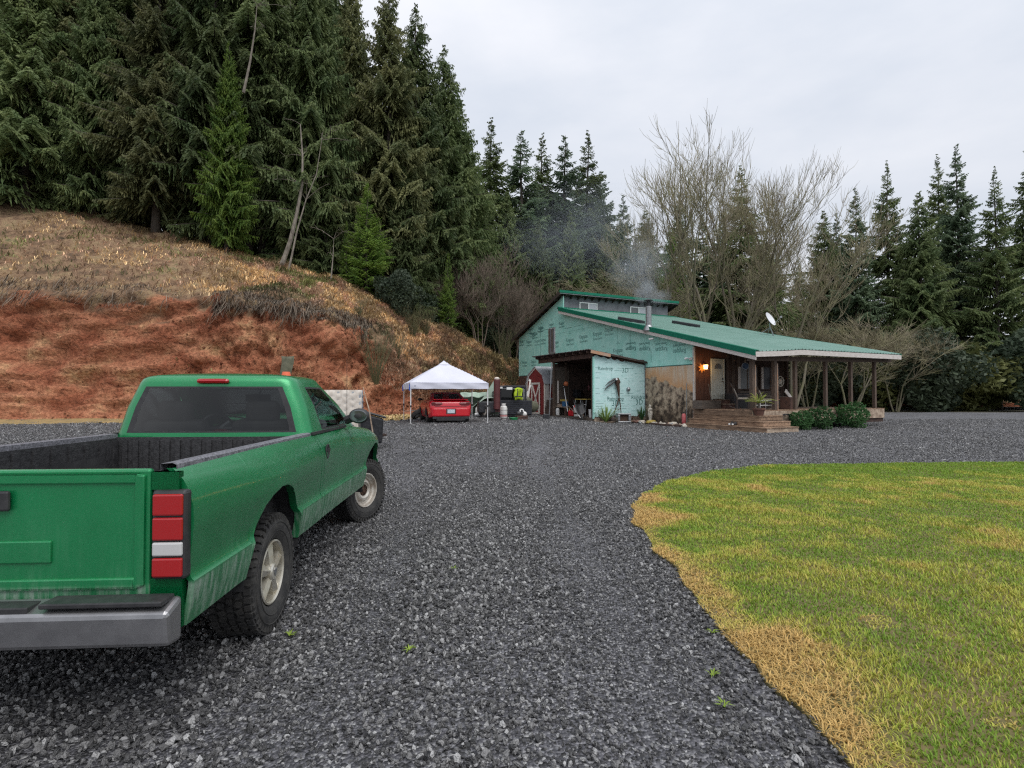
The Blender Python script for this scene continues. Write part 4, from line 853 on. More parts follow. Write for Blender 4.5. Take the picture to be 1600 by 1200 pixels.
for (px, py) in ((815, 534), (827, 534), (840, 533), (849, 531), (820, 566), (834, 565), (828, 515), (845, 512)): v, u, z = HV(px, py, 0); logo(LV, u, z, .9, 1, 'g', house, 1)
for (px, py) in ((832, 521), (846, 513), (862, 507), (878, 505)): v, u, z = HV(px, py, 0); logo(LV, u, z, .8, 1, 'g', house)
# torn dark scuffs on the foam
for (px, py, w_, h_) in ((838, 519, .9, .02), (856, 514.5, 1.2, .02), (895, 511, 2.0, .02), (1018, 556, .02, .7), (845, 533, .03, 2.2), (985, 532, .02, .8)):
    v, u, z = HV(px, py, 0); b = B(); b.span((-.031, u-w_/2, z-h_/2), (-.027, u+w_/2, z+h_/2)); obj('seam_tape', b, 'foam_seam', house)
# ---- lower roof, ribbed metal
def ribbed(vs0, vs1, us_, zf, rib=.23, h=.042):
    P = []; v = vs0; cols = []
    while v < vs1-.01:
        for dv_, hh in ((0, 0), (.15, 0), (.165, h), (.195, h), (.21, 0)): 
            if v+dv_ <= vs1: cols.append((v+dv_, hh))
        v += rib
    return [[(c, u, zf(u, c)+hh) for u in us_] for c, hh in cols]
b = B(); b.grid(ribbed(-.42, 10.0, [-3.99, -3.2, -2, -1, 0, 1, 2.5, 4, 6, 8, 10, 12.24, 12.6], lambda u, v: roof_z(u, v))); o = obj('roof', b, 'roof_metal', house, solid=.004)
b = B()
for u0, u1 in zip([-3.96, 0, 4, 8], [0, 4, 8, 12.58]): b.add([(c, u, roof_z(u, c)+d_) for c in (-.34, 9.9) for u in (u0, u1) for d_ in (-.02, -.10)], [(0, 1, 3, 2), (4, 6, 7, 5), (0, 4, 5, 1), (2, 3, 7, 6), (0, 2, 6, 4), (1, 5, 7, 3)])
obj('roof_deck', b, 'dark_soffit', house)
def rake(v0, v1, top, bot, name, mt_, ulist=(-3.99, 0, 4, 8, 12.24)):
    b = B()
    for u0, u1 in zip(ulist[:-1], ulist[1:]): b.add([(v, u, roof_z(u, max(v, 0))+d_) for v in (v0, v1) for u in (u0, u1) for d_ in (top, bot)], [(0, 1, 3, 2), (4, 6, 7, 5), (0, 4, 5, 1), (2, 3, 7, 6), (0, 2, 6, 4), (1, 5, 7, 3)])
    return obj(name, b, mt_, house)
rake(-.46, -.425, .045, -.20, 'rake_trim', 'roof_trim'); rake(-.44, -.40, -.203, -.38, 'rake_board', 'white_board')
rake(-.44, -.20, .048, .034, 'rake_cap', 'roof_trim'); rake(10.0, 10.03, .045, -.2, 'rake_trim', 'roof_trim')
b = B()
for v0, v1 in ((-.44, 1.2), (1.2, 2.5), (2.5, 10.0)):
    b.add([(v, u, roof_z(-3.99, v)+d_) for v in (v0, v1) for u in (-4.0, -3.96) for d_ in (-.03, -.25)], [(0, 1, 3, 2), (4, 6, 7, 5), (0, 4, 5, 1), (2, 3, 7, 6), (0, 2, 6, 4), (1, 5, 7, 3)])
obj('eave_board', b, 'white_board', house)
b = B()
for k in range(17):
    v = .15+k*.6; z0, z1 = roof_z(-3.9, v)-.11, roof_z(0, v)-.11; b.beam((v, -3.94, z0-.07), (v, .02, z1-.07), .045, .14)
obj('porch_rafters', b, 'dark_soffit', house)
b = B(); b.beam((-.28, -3.45, roof_z(-3.45)-.42), (10, -3.45, roof_z(-3.45, 3)-.40), .12, .2); obj('porch_beam', b, 'post_wood', house)
# darker green strip on the roof at the clerestory base, clerestory, upper roof
b = B(); b.add([(v, u, roof_z(u, v)+.04+d_) for v in (-.40, 9.95) for u in (11.75, 12.6) for d_ in (0, .02)], [(0, 1, 3, 2), (4, 6, 7, 5), (0, 4, 5, 1), (2, 3, 7, 6), (0, 2, 6, 4), (1, 5, 7, 3)]); obj('dark_green_strip', b, 'roof_trim', house)
wins = [(1.48, 3.0), (5.95, 7.5)]
for k in range(8):
    v0, v1 = k*1.2, (k+1)*1.2; b = B(); b.span((v0+.004, 12.58+rnd.uniform(-.006, .006), 7.3), (v1-.004, 12.625, 8.46)); obj('wrap_board', b, 'house_wrap', house)
for v0, v1 in wins:
    b = B(); z0, z1 = 7.50, 8.14; w_ = .065
    b.span((v0, 12.5, z0), (v1, 12.57, z0+w_)); b.span((v0, 12.5, z1-w_), (v1, 12.57, z1)); b.span((v0, 12.501, z0+w_), (v0+w_, 12.57, z1-w_)); b.span((v1-w_, 12.501, z0+w_), (v1, 12.57, z1-w_)); b.span(((v0+v1)/2-.035, 12.49, z0+w_), ((v0+v1)/2+.035, 12.57, z1-w_))
    f = obj('window', b, 'window_white', house)
    b = B(); b.span((v0+w_, 12.53, z0+w_), ((v0+v1)/2-.035, 12.555, z1-w_)); obj('pane', b, 'screen_pane', f); b = B(); b.span(((v0+v1)/2+.035, 12.53, z0+w_), (v1-w_, 12.555, z1-w_)); obj('pane', b, 'bright_pane', f)
b = B()
for k in range(9): b.box((3.4+k*.33, 12.5, 7.40+.02*math.sin(k*3)), (.27, .12, .05), (0, .1*math.sin(k*5), .2*math.sin(k*2)))
obj('loose_boards', b, 'post_edge', house)
# word fragments on the wrap
b = B(); b.grid([[(c, u, upz(u)+hh) for u in (12.02, 14, 16, 18, 19.62)] for c, hh in [(p[0][0], p[0][2]-upz(12.02)) for p in ribbed(-.42, 10.15, [12.02], lambda u, v: upz(u))]]); obj('upper_roof', b, 'roof_metal', house, solid=.004)
def upbox(v0, v1, u0, u1, top, bot): return [(v, u, upz(u)+d_) for v in (v0, v1) for u in (u0, u1) for d_ in (top, bot)], [(0, 1, 3, 2), (4, 6, 7, 5), (0, 4, 5, 1), (2, 3, 7, 6), (0, 2, 6, 4), (1, 5, 7, 3)]
b = B(); b.add(*upbox(-.36, 10.1, 12.06, 19.6, -.01, -.06)); obj('upper_roof_deck', b, 'dark_soffit', house)
b = B(); b.add(*upbox(-.46, 10.2, 11.98, 12.04, .04, -.13)); obj('eave_trim', b, 'roof_trim', house)
b = B(); b.add(*upbox(-.40, 10.15, 12.045, 12.08, -.06, -.17)); obj('eave_board', b, 'galv', house)
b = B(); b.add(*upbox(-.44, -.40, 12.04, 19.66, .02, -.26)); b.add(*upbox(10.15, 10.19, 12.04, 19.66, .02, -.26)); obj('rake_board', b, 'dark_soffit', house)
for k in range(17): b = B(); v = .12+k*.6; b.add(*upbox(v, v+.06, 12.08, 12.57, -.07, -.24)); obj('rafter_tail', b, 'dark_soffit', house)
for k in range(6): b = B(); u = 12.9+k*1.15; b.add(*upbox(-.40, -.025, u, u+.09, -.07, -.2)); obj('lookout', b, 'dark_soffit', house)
# skylight curbs and stove pipe on the roof
def on_roof(px, py):   # where the sight line meets the lower roof
    best = None
    for v in np.arange(-.3, 9.9, .05):
        q = HV(px, py, v); e = abs(q[2]-roof_z(q[1], v))
        if best is None or e < best[0]: best = (e, q)
    return best[1]
for i, ((xa, ya), (xb, yb)) in enumerate((((962, 500), (999, 506)), ((1048, 505.5), (1085, 512)))):
    p, q = on_roof(xa, ya), on_roof(xb, yb); b = B(); b.beam((p[0]+.28, p[1], p[2]+.09), (q[0]+.28, q[1], q[2]+.09), .5, .20); s_ = obj('skylight', b, 'dark_metal', house, bevel=.02)
    b = B(); b.beam((p[0]+.28, p[1], p[2]+.20), (q[0]+.28, q[1], q[2]+.20), .42, .015); obj('glazing', b, 'screen_pane', s_)
p = on_roof(1013.5, 514); cz = p[2]
ch = thing('stove_pipe', 'shiny metal stove pipe with black cap smoking on the green roof', 'chimney', HW(p[0], p[1], cz), HROT)
b = B(); b.lathe([(.001, -.1), (.30, -.1), (.27, .02), (.20, .14), (.17, .2), (.001, .2)], 20); obj('flashing_boot', b, 'galv', ch, smooth=True)
b = B(); b.lathe([(.155, .1), (.155, .62), (.165, .63), (.165, .66), (.155, .67), (.155, 1.22), (.001, 1.22)], 24); obj('pipe', b, 'galv', ch, smooth=True)
b = B(); b.lathe([(.09, 1.2), (.09, 1.42), (.12, 1.44), (.12, 1.5), (.001, 1.5)], 16); obj('cap_neck', b, 'dark_metal', ch, smooth=True)
b = B(); b.lathe([(.24, 1.50), (.25, 1.53), (.12, 1.60), (.001, 1.63)], 20); b.lathe([(.001, 1.49), (.24, 1.495)], 20); obj('cap', b, 'dark_metal', ch, smooth=True)
CH = Vector(HW(p[0], p[1], cz+1.6))
# satellite dish
q = HV(1205, 522, 8.6); ds = thing('satellite_dish', 'white satellite dish on a tripod at the far roof edge', 'satellite dish', HW(8.6, q[1], roof_z(q[1], 8.6)), 0)
b = B(); b.tube([(.15, 0, 0), (-.1, -.05, .55), (-.12, -.06, .8)], .035, 8); obj('mast', b, 'galv', ds, smooth=True)
b = B(); b.tube([(-.1, -.05, .5), (-.85, .1, .02)], .014, 6); b.tube([(-.1, -.05, .5), (.1, .8, .05)], .014, 6); obj('brace', b, 'galv', ds)
b = B(); b.lathe([(.002, 0), (.15, .012), (.3, .045), (.42, .09), (.425, .085), (.3, .035), (.15, 0), (.002, -.012)], 28); R0 = Euler((math.radians(62), 0, math.radians(38))); o = obj('reflector', b, 'dish', ds, smooth=True, loc=(-.15, -.12, .98)); o.rotation_euler = R0; o.scale = (.92, 1.08, 1)
b = B(); nrm = R0.to_matrix() @ Vector((0, 0, 1)); c0 = Vector((-.15, -.12, .98)); f0 = c0+nrm*.5+Vector((.25, 0, -.12)); b.tube([c0+Vector((.25, 0, -.28)), f0], .014, 6); b.box(f0, (.09, .09, .12)); obj('feed_arm', b, 'galv', ds)
# white lights under the rake
q = HV(1017.5, 529.5, -.4); b = B(); b.box((-.40, q[1], q[2]), (.12, .3, .09)); tag(obj('soffit_light', b, 'window_white', None, bevel=.02, loc=HW(0, 0, 0), rot=(0, 0, HROT)), 'small white flood lamp under the sloping roof edge', 'light')
q = HV(1079, 561, -.05); fl = thing('flood_light', 'white twin flood light on the foam wall beside the porch', 'light', HW(-.06, q[1], q[2]), HROT)
b = B(); b.box((0, 0, 0), (.06, .14, .14)); obj('base', b, 'window_white', fl, bevel=.02)
for s_ in (1, -1): b = B(); b.tube([(-.03, .02*s_, .02), (-.12, .13*s_, .05), (-.18, .2*s_, .0)], [.025, .05, .07], 10); obj('lamp_head', b, 'window_white', fl, smooth=True)

# ---- porch wall and door
vb = .06; k = 0
while vb < 6.6:
    w_ = .19; z1 = roof_z(0, vb)-.16
    if not (1.02 < vb+w_/2 < 2.06) and not (3.15 < vb+w_/2 < 6.2):
        b = B(); b.span((vb, -.035+rnd.uniform(-.006, .006), .88), (vb+w_-.008, .025, z1)); obj('porch_board', b, 'cedar' if vb < 1.1 else ('post_wood' if k % 2 else 'shed_dark'), house)
    elif 1.02 < vb+w_/2 < 2.06:
        b = B(); b.span((vb, -.033, 3.36), (vb+w_-.008, .025, z1)); obj('porch_board', b, 'cedar', house)
    else:
        b = B(); b.span((vb, -.03, .88), (vb+w_-.008, .025, 1.75)); obj('porch_board', b, 'grey_wood', house); b = B(); b.span((vb, -.03, 3.1), (vb+w_-.008, .025, z1)); obj('porch_board', b, 'shed_dark', house)
    vb += w_; k += 1
dr = obj('door', B().span((1.15, -.075, 1.34), (1.88, -.03, 3.28)), 'door_paint', house, bevel=.008)
b = B(); b.span((1.06, -.09, 1.3), (1.145, -.02, 3.36)); b.span((1.885, -.09, 1.3), (1.97, -.02, 3.36)); b.span((1.146, -.09, 3.285), (1.884, -.02, 3.36)); obj('door_frame', b, 'door_paint', house, bevel=.005)
b = B(); arcp = [(1.515+.24*math.cos(a), 2.86+.27*math.sin(a)) for a in np.linspace(0, PI, 13)]; b.prism(arcp, -.083, -.074, 'y'); obj('fan_light', b, 'screen_pane', dr)
for a in (PI*.3, PI*.5, PI*.7): b = B(); b.beam((1.515, -.086, 2.86), (1.515+.25*math.cos(a), -.086, 2.86+.27*math.sin(a)), .012, .012); obj('muntin', b, 'galv', dr)
for x_, z0, z1 in ((1.33, 1.5, 2.1), (1.69, 1.5, 2.1), (1.33, 2.2, 2.78), (1.69, 2.2, 2.78)):
    b = B(); b.span((x_-.12, -.081, z0), (x_+.12, -.076, z1)); obj('panel', b, 'door_paint', dr, bevel=.004)
b = B(); b.ball((1.80, -.12, 2.22), .032); b.cyl((1.80, -.07, 2.22), (1.80, -.12, 2.22), .015, 8); b.box((1.80, -.09, 2.36), (.05, .03, .09)); obj('handle', b, 'dark_metal', dr, smooth=True)
# porch windows
for v0, v1 in ((2.85, 4.4), (4.55, 6.1)):
    b = B(); f = obj('window', B().span((v0, -.04, 1.78), (v1, .0, 3.08)), 'shed_dark', house)
    b = B(); b.span((v0+.08, -.05, 1.86), (v1-.08, -.041, 3.0)); obj('pane', b, 'screen_pane' if v0 < 3 else 'dark_navy', f)
    b = B(); b.span((v0+.1, -.06, 1.86), (v0+.26, -.052, 3.0)); obj('curtain', b, 'white_board', f)
    b = B(); b.span(((v0+v1)/2-.03, -.062, 1.86), ((v0+v1)/2+.03, -.051, 3.0)); obj('mullion', b, 'post_wood', f)
# porch deck and steps
deck = thing('porch_deck', 'raised wooden porch deck with three wide wooden steps wrapping its corner', 'porch', (8.94, 27, 0), HROT)
k = 0; u = -3.5
while u < -.06:
    b = B(); b.span((-.08, u, .835), (9.4, u+.135, .88+rnd.uniform(0, .004))); obj('deck_board', b, 'deck_wood', deck); u += .143; k += 1
b = B(); b.span((-.05, -3.48, .2), (9.3, -.06, .83)); obj('deck_frame', b, 'shed_dark', deck)
b = B(); b.span((-.11, -3.52, .64), (-.083, -.03, .832)); obj('skirt_board', b, 'deck_wood', deck); b = B(); b.span((-.11, -3.545, .40), (9.3, -3.51, .832)); obj('skirt_board', b, 'deck_pale', deck)
def pv(px, u): return HU(px, 650, u)[0]
def pu(px, v): return HV(px, 650, v)[1]
T3u = pu(1197.5, -.95); T2u = T3u+.42; T1u = T3u+.85
tiers = [(.665, .44, -.35, pu(1083, -.35), T1u, pv(1223, T1u)), (.445, .22, -.65, pu(1076.5, -.65), T2u, pv(1235, T2u)), (.225, -.03, -.95, pu(1071.5, -.95), T3u, pv(1247.5, T3u))]
for i, (zt, zb, v0, uL, uR, vR) in enumerate(tiers):
    uL = min(uL, .9)
    b = B(); b.span((v0+.03, uR+.03, zb), (-.12 if i == 0 else -.12, min(uL, -.02)-.02, zt-.04)); b.span((-.119, uR+.03, zb), (vR-.02, -3.56, zt-.04)); obj('step_frame', b, 'shed_dark', deck)
    b = B(); b.span((v0, uR, zb+.02), (v0+.028, uL, zt-.045)); obj('riser', b, 'deck_wood', deck); b = B(); b.span((v0+.029, uR, zb+.02), (vR, uR+.027, zt-.045)); obj('riser', b, 'deck_pale' if i == 2 else 'deck_wood', deck)
    b = B(); b.span((v0-.025, uR-.025, zt-.042), (v0+.14, uL, zt)); obj('tread', b, 'deck_wood', deck); b = B(); b.span((v0+.146, uR-.025, zt-.042), (v0+.30, uL, zt)); obj('tread', b, 'deck_wood', deck)
    for k in range(3): b = B(); b.span((v0+.302, uR-.025+k*.147, zt-.042), (vR, uR-.025+k*.147+.14, zt-.001)); obj('tread', b, 'deck_wood', deck)
# posts
pc = HW(0, 0)
for i, (px, w_, lab) in enumerate([(1175.5, .17, 'first'), (1210, .17, 'second'), (1242, .15, 'third')]):
    v = HU(px, 600, -3.42)[0]; ztop = roof_z(-3.42, v)-.5
    pst = obj('porch_post', B().span((v-w_/2, -3.42-w_/2, .66 if i == 0 else .88), (v+w_/2, -3.42+w_/2, ztop)), 'post_wood', house, bevel=.008)
    if i < 2: b = B(); b.span((v+w_/2+.002, -3.42-w_/2-.004, .62 if i else .66), (v+w_/2+.045, -3.42-w_/2+.05, ztop-.2)); obj('edge_board', b, 'post_edge', pst)
for v in (4.9, 6.8, 8.7): obj('porch_post', B().span((v-.07, -3.49, .88), (v+.07, -3.35, roof_z(-3.42, v)-.5)), 'post_wood', house)
for v in (6.5,): obj('porch_post', B().span((v-.07, -.2, .88), (v+.07, -.06, roof_z(0, v)-.3)), 'shed_dark', house)
# box step and brick-coloured step at the door
b = B(); v0 = HU(1093, 630, -.6)[0]; b.span((v0, -.75, .885), (1.0, -.15, 1.28)); o = obj('box_step', b, 'grey_wood', None, loc=HW(0, 0), rot=(0, 0, HROT)); tag(o, 'grey wooden box standing under the lit porch lamp', 'box')
ds_ = thing('door_steps', 'two small brown steps in front of the white door', 'steps', HW(1.5, -.5, .885), HROT); b = B(); b.span((-.38, -.38, 0), (.38, .05, .2)); b.span((-.38, -.1, .2), (.38, .4, .40)); obj('base', b, 'brown_board', ds_); b = B(); b.span((-.4, -.40, .2), (.4, -.08, .23)); obj('tread', b, 'deck_pale', ds_); b = B(); b.span((-.4, -.12, .4), (.4, .36, .43)); obj('tread', b, 'deck_wood', ds_)
b = B(); b.beam(HU(1107, 600, -.25), HU(1112, 628, -.5), .03, .03); tag(obj('leaning_stick', b, 'bark_pale', None, loc=HW(0, 0), rot=(0, 0, HROT)), 'long stick leaning on the wall left of the white door', 'stick')
# lamp and star
q = HU(1102.6, 573, -.22); lp = thing('wall_lamp', 'lit lantern on the brown wall left of the white door', 'lamp', HW(q[0], -.22, q[2]), HROT)
b = B(); b.lathe([(.001, .18), (.05, .15), (.13, .10), (.12, .09), (.001, .09)], 8); b.lathe([(.001, -.16), (.09, -.15), (.1, -.12), (.001, -.12)], 8); b.tube([(0, .2, .02), (0, .12, .22), (0, 0, .19)], .012, 6); obj('lantern_frame', b, 'dark_metal', lp)
b = B(); b.lathe([(.001, -.12), (.085, -.115), (.11, .085), (.001, .09)], 8); obj('glass', b, 'lamp_glass', lp)
pl_d = bpy.data.lights.new('lamp_light', 'POINT'); pl_d.energy = 9; pl_d.color = (1, .55, .22); pl_d.shadow_soft_size = .14; pl = bpy.data.objects.new('lamp_light', pl_d); C.objects.link(pl); pl.parent = lp; pl.location = (-.02, -.2, -.02)
q = HU(1096.8, 575, -.15); st = B(); pts = []
for k in range(14): a = PI*2*k/14+.2; r_ = .25 if k % 2 == 0 else .10; pts.append((q[0]+r_*math.cos(a), q[2]+r_*math.sin(a)))
k0 = [(x_, -.15, z_) for x_, z_ in pts]; st.v = k0+[(q[0], -.24, q[2]), (q[0], -.07, q[2])]; st.f = [((i+1) % 14, i, 14) for i in range(14)]+[(i, (i+1) % 14, 15) for i in range(14)]
tag(obj('star_ornament', st, 'star_orange', None, loc=HW(0, 0), rot=(0, 0, HROT)), 'orange pointed star hanging beside the lit porch lamp', 'ornament')
q = HU(1164.5, 572, -1.6); b = B(); b.lathe([(.001, -.015), (.17, -.015), (.18, 0), (.17, .015), (.001, .015)], 24, axis='y'); sg_ = thing('hanging_sign', 'round blue sign hanging in front of the dark porch wall', 'sign', HW(q[0], -1.6, q[2]), HROT-.5); obj('disc', b, 'sign_blue', sg_, smooth=True)
b = B(); b.lathe([(.15, -.02), (.17, -.02), (.17, -.014), (.15, -.014)], 24, axis='y', closed=True); obj('rim', b, 'galv', sg_); b = B(); b.tube([(0, 0, .17), (0, 0, .5)], .01, 5); obj('chain', b, 'galv', sg_)
q = HU(1218.7, 596, -.3); b = B(); b.lathe([(.001, -.02), (.16, -.02), (.16, .02), (.001, .02)], 20, axis='y'); b.lathe([(.24, -.03), (.29, -.03), (.29, .03), (.24, .03)], 24, axis='y', closed=True)
for k in range(6): a = k*PI/3; b.beam((0, 0, 0), (.25*math.cos(a), 0, .25*math.sin(a)), .02, .03)
tag(obj('wheel_ornament', b, 'stone_white', None, loc=HW(q[0], -.3, q[2]), rot=(0, 0, HROT)), 'round pale wheel-like ornament on the dark wall right of the second porch post', 'ornament')
# low wood bench and storage tub on the porch by the window
q = HU(1147, 640, -.7); b = B(); b.span((-.55, -.3, 0), (.55, .3, .75)); tag(obj('storage_chest', b, 'dark_metal', None, loc=HW(q[0]+.4, -.6, .885), rot=(0, 0, HROT), bevel=.03), 'dark chest standing behind the black rocking chair', 'chest')
# chairs
def rocker(loc, rz, lab, wood, cush, s=1., grp='porch chairs'):
    t = thing('rocking_chair', lab, 'chair', loc, rz, grp); t.scale = (s, s, s)
    for sy in (-1, 1):
        b = B(); b.tube([(-.55, .27*sy, .14), (-.3, .27*sy, .045), (0, .27*sy, .02), (.3, .27*sy, .045), (.5, .27*sy, .12)], .02, 6); obj('rocker', b, wood, t, smooth=True)
        for x_ in (-.22, .24): b = B(); b.tube([(x_, .27*sy, .04), (x_*1.0, .26*sy, .42)], .02, 6); obj('leg', b, wood, t)
        b = B(); b.tube([(-.24, .27*sy, .64), (.27, .3*sy, .64)], .022, 6); b.tube([(.22, .28*sy, .42), (.24, .3*sy, .64)], .016, 6); obj('armrest', b, wood, t)
        b = B(); b.tube([(-.2, .25*sy, .42), (-.36, .25*sy, .85), (-.47, .25*sy, 1.14)], .02, 6); obj('back_post', b, wood, t)
    b = B(); b.box((.02, 0, .42), (.5, .54, .035)); obj('seat', b, wood, t, bevel=.012)
    b = B(); b.box((-.455, 0, 1.08), (.03, .5, .14), (0, -.36, 0)); obj('top_rail', b, wood, t, bevel=.01)
    for k in range(6): y_ = -.2+k*.08; b = B(); b.tube([(-.22, y_, .43), (-.35, y_, .8), (-.44, y_, 1.05)], .009, 5); obj('slat', b, wood, t)
    if cush:
        b = B(); b.box((.03, 0, .48), (.46, .48, .08)); obj('cushion', b, cush, t, bevel=.03, seg=3)
        b = B(); b.box((-.29, 0, .72), (.07, .42, .42), (0, -.36, 0)); obj('back_cushion', b, cush, t, bevel=.03, seg=3)
    return t
def at_deck(px, u): v = HU(px, 640, u)[0]; return HW(v, u, .885)
rocker(at_deck(1160, -2.1), -.35, 'black spindle rocking chair with pale cushion left of the first porch post', 'chair_wood', 'cushion', 1.05)
rocker(at_deck(1186, -2.3), -.6, 'brown cushioned chair just right of the first porch post', 'chair_wood', 'pink_cushion', .85)
rocker(at_deck(1198, -2.6), -.3, 'slatted grey wooden chair left of the second porch post', 'grey_wood', 'cushion', .95)
rocker(at_deck(1219, -2.3), -.3, 'pink cushioned chair right of the second porch post', 'grey_wood', 'pink_cushion', .9)
t = thing('patio_table', 'low white metal tubular table among the porch chairs', 'table', at_deck(1192, -3.0), HROT); b = B()
for x_ in (-.45, .45):
    for y_ in (-.22, .22): b.tube([(x_, y_, 0), (x_*.9, y_*.9, .40)], .012, 5)
for z_ in (.2, .4): b.tube([(-.42, -.2, z_), (.42, -.2, z_), (.42, .2, z_), (-.42, .2, z_), (-.42, -.2, z_)], .012, 5)
obj('frame', b, 'window_white', t); b = B(); b.box((0, 0, .415), (.8, .4, .012)); obj('top', b, 'screen_pane', t)
p0 = at_deck(1231, -2.9); t = thing('porch_bin', 'dark brown box leaning open near the third porch post', 'box', p0, HROT+.2); b = B(); b.box((0, 0, .28), (.55, .45, .56)); obj('body', b, 'brown_board', t, bevel=.01); b = B(); b.box((-.12, -.1, .66), (.7, .04, .18), (0, .6, 0)); obj('lid', b, 'white_board', t)
# potted palm
pt = thing('potted_palm', 'small palm with yellow-green fronds in a round brown pot on the steps', 'plant', HW(*HU(1186, 660, T1u+.25)[:2], .665), HROT); 
b = B(); b.lathe([(.001, 0), (.17, 0), (.235, .24), (.265, .25), (.27, .31), (.235, .32), (.225, .28), (.001, .27)], 22); obj('pot', b, 'terracotta', pt, smooth=True)
b = B(); b.tube([(0, 0, .26), (.01, 0, .52)], [.05, .035], 8); obj('trunk', b, 'bark', pt)
leafmat('palm_leaf', (.32, .42, .07), (.58, .62, .20), transl=.3); r_ = random.Random(5)
for k in range(26):
    a = k*2.4; el = r_.uniform(.35, 1.35); L_ = r_.uniform(.6, .85); b = B(); dirh = Vector((math.cos(a), math.sin(a), 0)); pts = [Vector((.01, 0, .52))+dirh*L_*t*math.cos(el)+Vector((0, 0, L_*(t*math.sin(el)-.38*t*t))) for t in np.linspace(0, 1, 6)]
    b.tube(pts, [.008]*5+[.003], 3, cap=False); sd_ = Vector((-dirh.y, dirh.x, 0))
    for i in range(1, 6):
        for s_ in (-1, 1):
            for h_ in (0, .5):
                q = pts[i-1].lerp(pts[i], h_+.3); e = q+(sd_*s_*.13+dirh*.09+Vector((0, 0, .03)))*(1.1-.12*i); k_ = len(b.v); b.v += [tuple(q-dirh*.008), tuple(q+dirh*.012), tuple(e)]; b.f += [(k_, k_+1, k_+2)]
    obj('frond', b, 'palm_leaf', pt)
# black and white shoes on the lower step
t = thing('shoe_pair', 'pair of black shoes with white toes on the wooden steps', 'shoes', HW(-.8, HV(1145, 660, -.8)[1], .227), HROT)
for s_ in (-1, 1): b = B(); b.ball((0, s_*.09, .06), .13, (1.1, .42, .45)); b.tube([(.05, s_*.09, .06), (.08, s_*.09, .15)], [.055, .05], 8); sh = obj('shoe', b, 'black_plastic', t, smooth=True); b = B(); b.ball((-.11, s_*.09, .05), .05, (1, .9, .7)); obj('toe_cap', b, 'window_white', sh, smooth=True)
# hose coil
b = B()
for k in range(5): b.tube([(.02*k+.3*math.cos(a), .05*math.sin(a*3+k)+.03*k, .3+.28*math.sin(a)) for a in np.linspace(0, 2*PI, 20)], .016, 5, cap=False)
v_ = HU(1229, 650, -3.75)[0]; tag(obj('hose_coil', b, 'dark_metal', None, loc=HW(v_, -3.75, .12), rot=(0, 0, HROT)), 'coiled dark garden hose against the porch side', 'hose')
# ================================================================== OPEN SHED
SHV0, SHU0, SHU1 = -3.38, 3.72, 7.9
shed = thing('open_shed', 'open-fronted lean-to shed with tin roof and pale blue foam side panel', 'shed', (8.94, 27, 0), HROT)
gs = .14
def sh_roof(v): return 3.90+(v+3.75)*(-.145)
b = B(); rows_ = []
u_ = 3.40
while u_ < 9.75:
    rows_.append([(v, u_, sh_roof(v)+.022*math.sin(u_*2*PI/.15)) for v in (-3.85, -2.6, -1.3, -.04)]); u_ += .03
b.grid(rows_); obj('roof', b, 'rusty_tin', shed, smooth=True)
for k in range(9): b = B(); u = 3.75+k*.7; b.beam((-3.78, u, sh_roof(-3.78)-.10), (-.05, u, sh_roof(-.05)-.10), .05, .14); obj('rafter', b, 'shed_beam', shed)
b = B(); b.beam((-3.40, 3.66, 3.60), (-3.40, 9.6, 3.60), .09, .22); obj('header_beam', b, 'shed_beam', shed); b = B(); b.beam((-3.74, 3.42, 3.80), (-2.5, 3.42, 3.62), .04, .16); obj('rake_board', b, 'post_edge', shed); b = B(); b.beam((-2.49, 3.42, 3.655), (-.05, 3.42, 3.30), .04, .07); obj('rake_board', b, 'dark_soffit', shed)
for v, u in ((-3.36, 7.86), (-.1, 7.86), (-3.33, 3.86), (-2.5, 7.9)): b = B(); b.span((v-.06, u-.06, .05), (v+.06, u+.06, 3.52)); obj('post', b, 'post_wood', shed)
b = B(); b.span((-3.42, 3.7, .22), (-.06, 7.9, .34)); obj('floor', b, 'grey_wood', shed); b = B(); b.span((-3.46, 3.7, .12), (-3.42, 7.9, .36)); obj('floor_edge', b, 'grey_wood', shed)
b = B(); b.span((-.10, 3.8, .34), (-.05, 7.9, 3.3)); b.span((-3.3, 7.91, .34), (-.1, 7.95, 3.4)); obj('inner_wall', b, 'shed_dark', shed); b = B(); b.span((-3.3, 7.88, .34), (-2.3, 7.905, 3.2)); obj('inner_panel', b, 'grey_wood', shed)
# side panel of pale foam, three sheets
vv = [-3.40, -2.28, -1.14, -.02]
for i in range(3):
    b = B(); top = lambda v: sh_roof(v)-.16; q = [(vv[i]+.004, .40), (vv[i+1]-.004, .38), (vv[i+1]-.004, top(vv[i+1]))]; n = 9
    for k in range(n+1): t = k/n; v = vv[i+1]+(vv[i]-vv[i+1])*t; q.append((v, top(v)-(.10*abs(math.sin(k*2.3+i*1.7)) if i < 2 else .02)))
    b.prism(q, 3.64, 3.69, 'y'); obj('foam_panel', b, 'foam_pale', shed)
b = B(); b.span((-3.38, 3.695, 3.0), (-.05, 3.72, 3.48)); b.span((-3.38, 3.70, .12), (-.05, 3.74, .5)); obj('backing_board', b, 'brown_board', shed)
b = B(); b.span((-3.46, 3.60, .30), (-3.395, 3.70, 3.55)); obj('corner_trim', b, 'foam', shed); b = B(); b.span((-.07, 3.6, .2), (-.015, 3.66, 3.25)); obj('corner_trim', b, 'galv', shed)
b = B(); b.span((-3.42, 3.55, .10), (-.1, 3.66, .36)); obj('sill_board', b, 'deck_pale', shed)
PU = 3.634
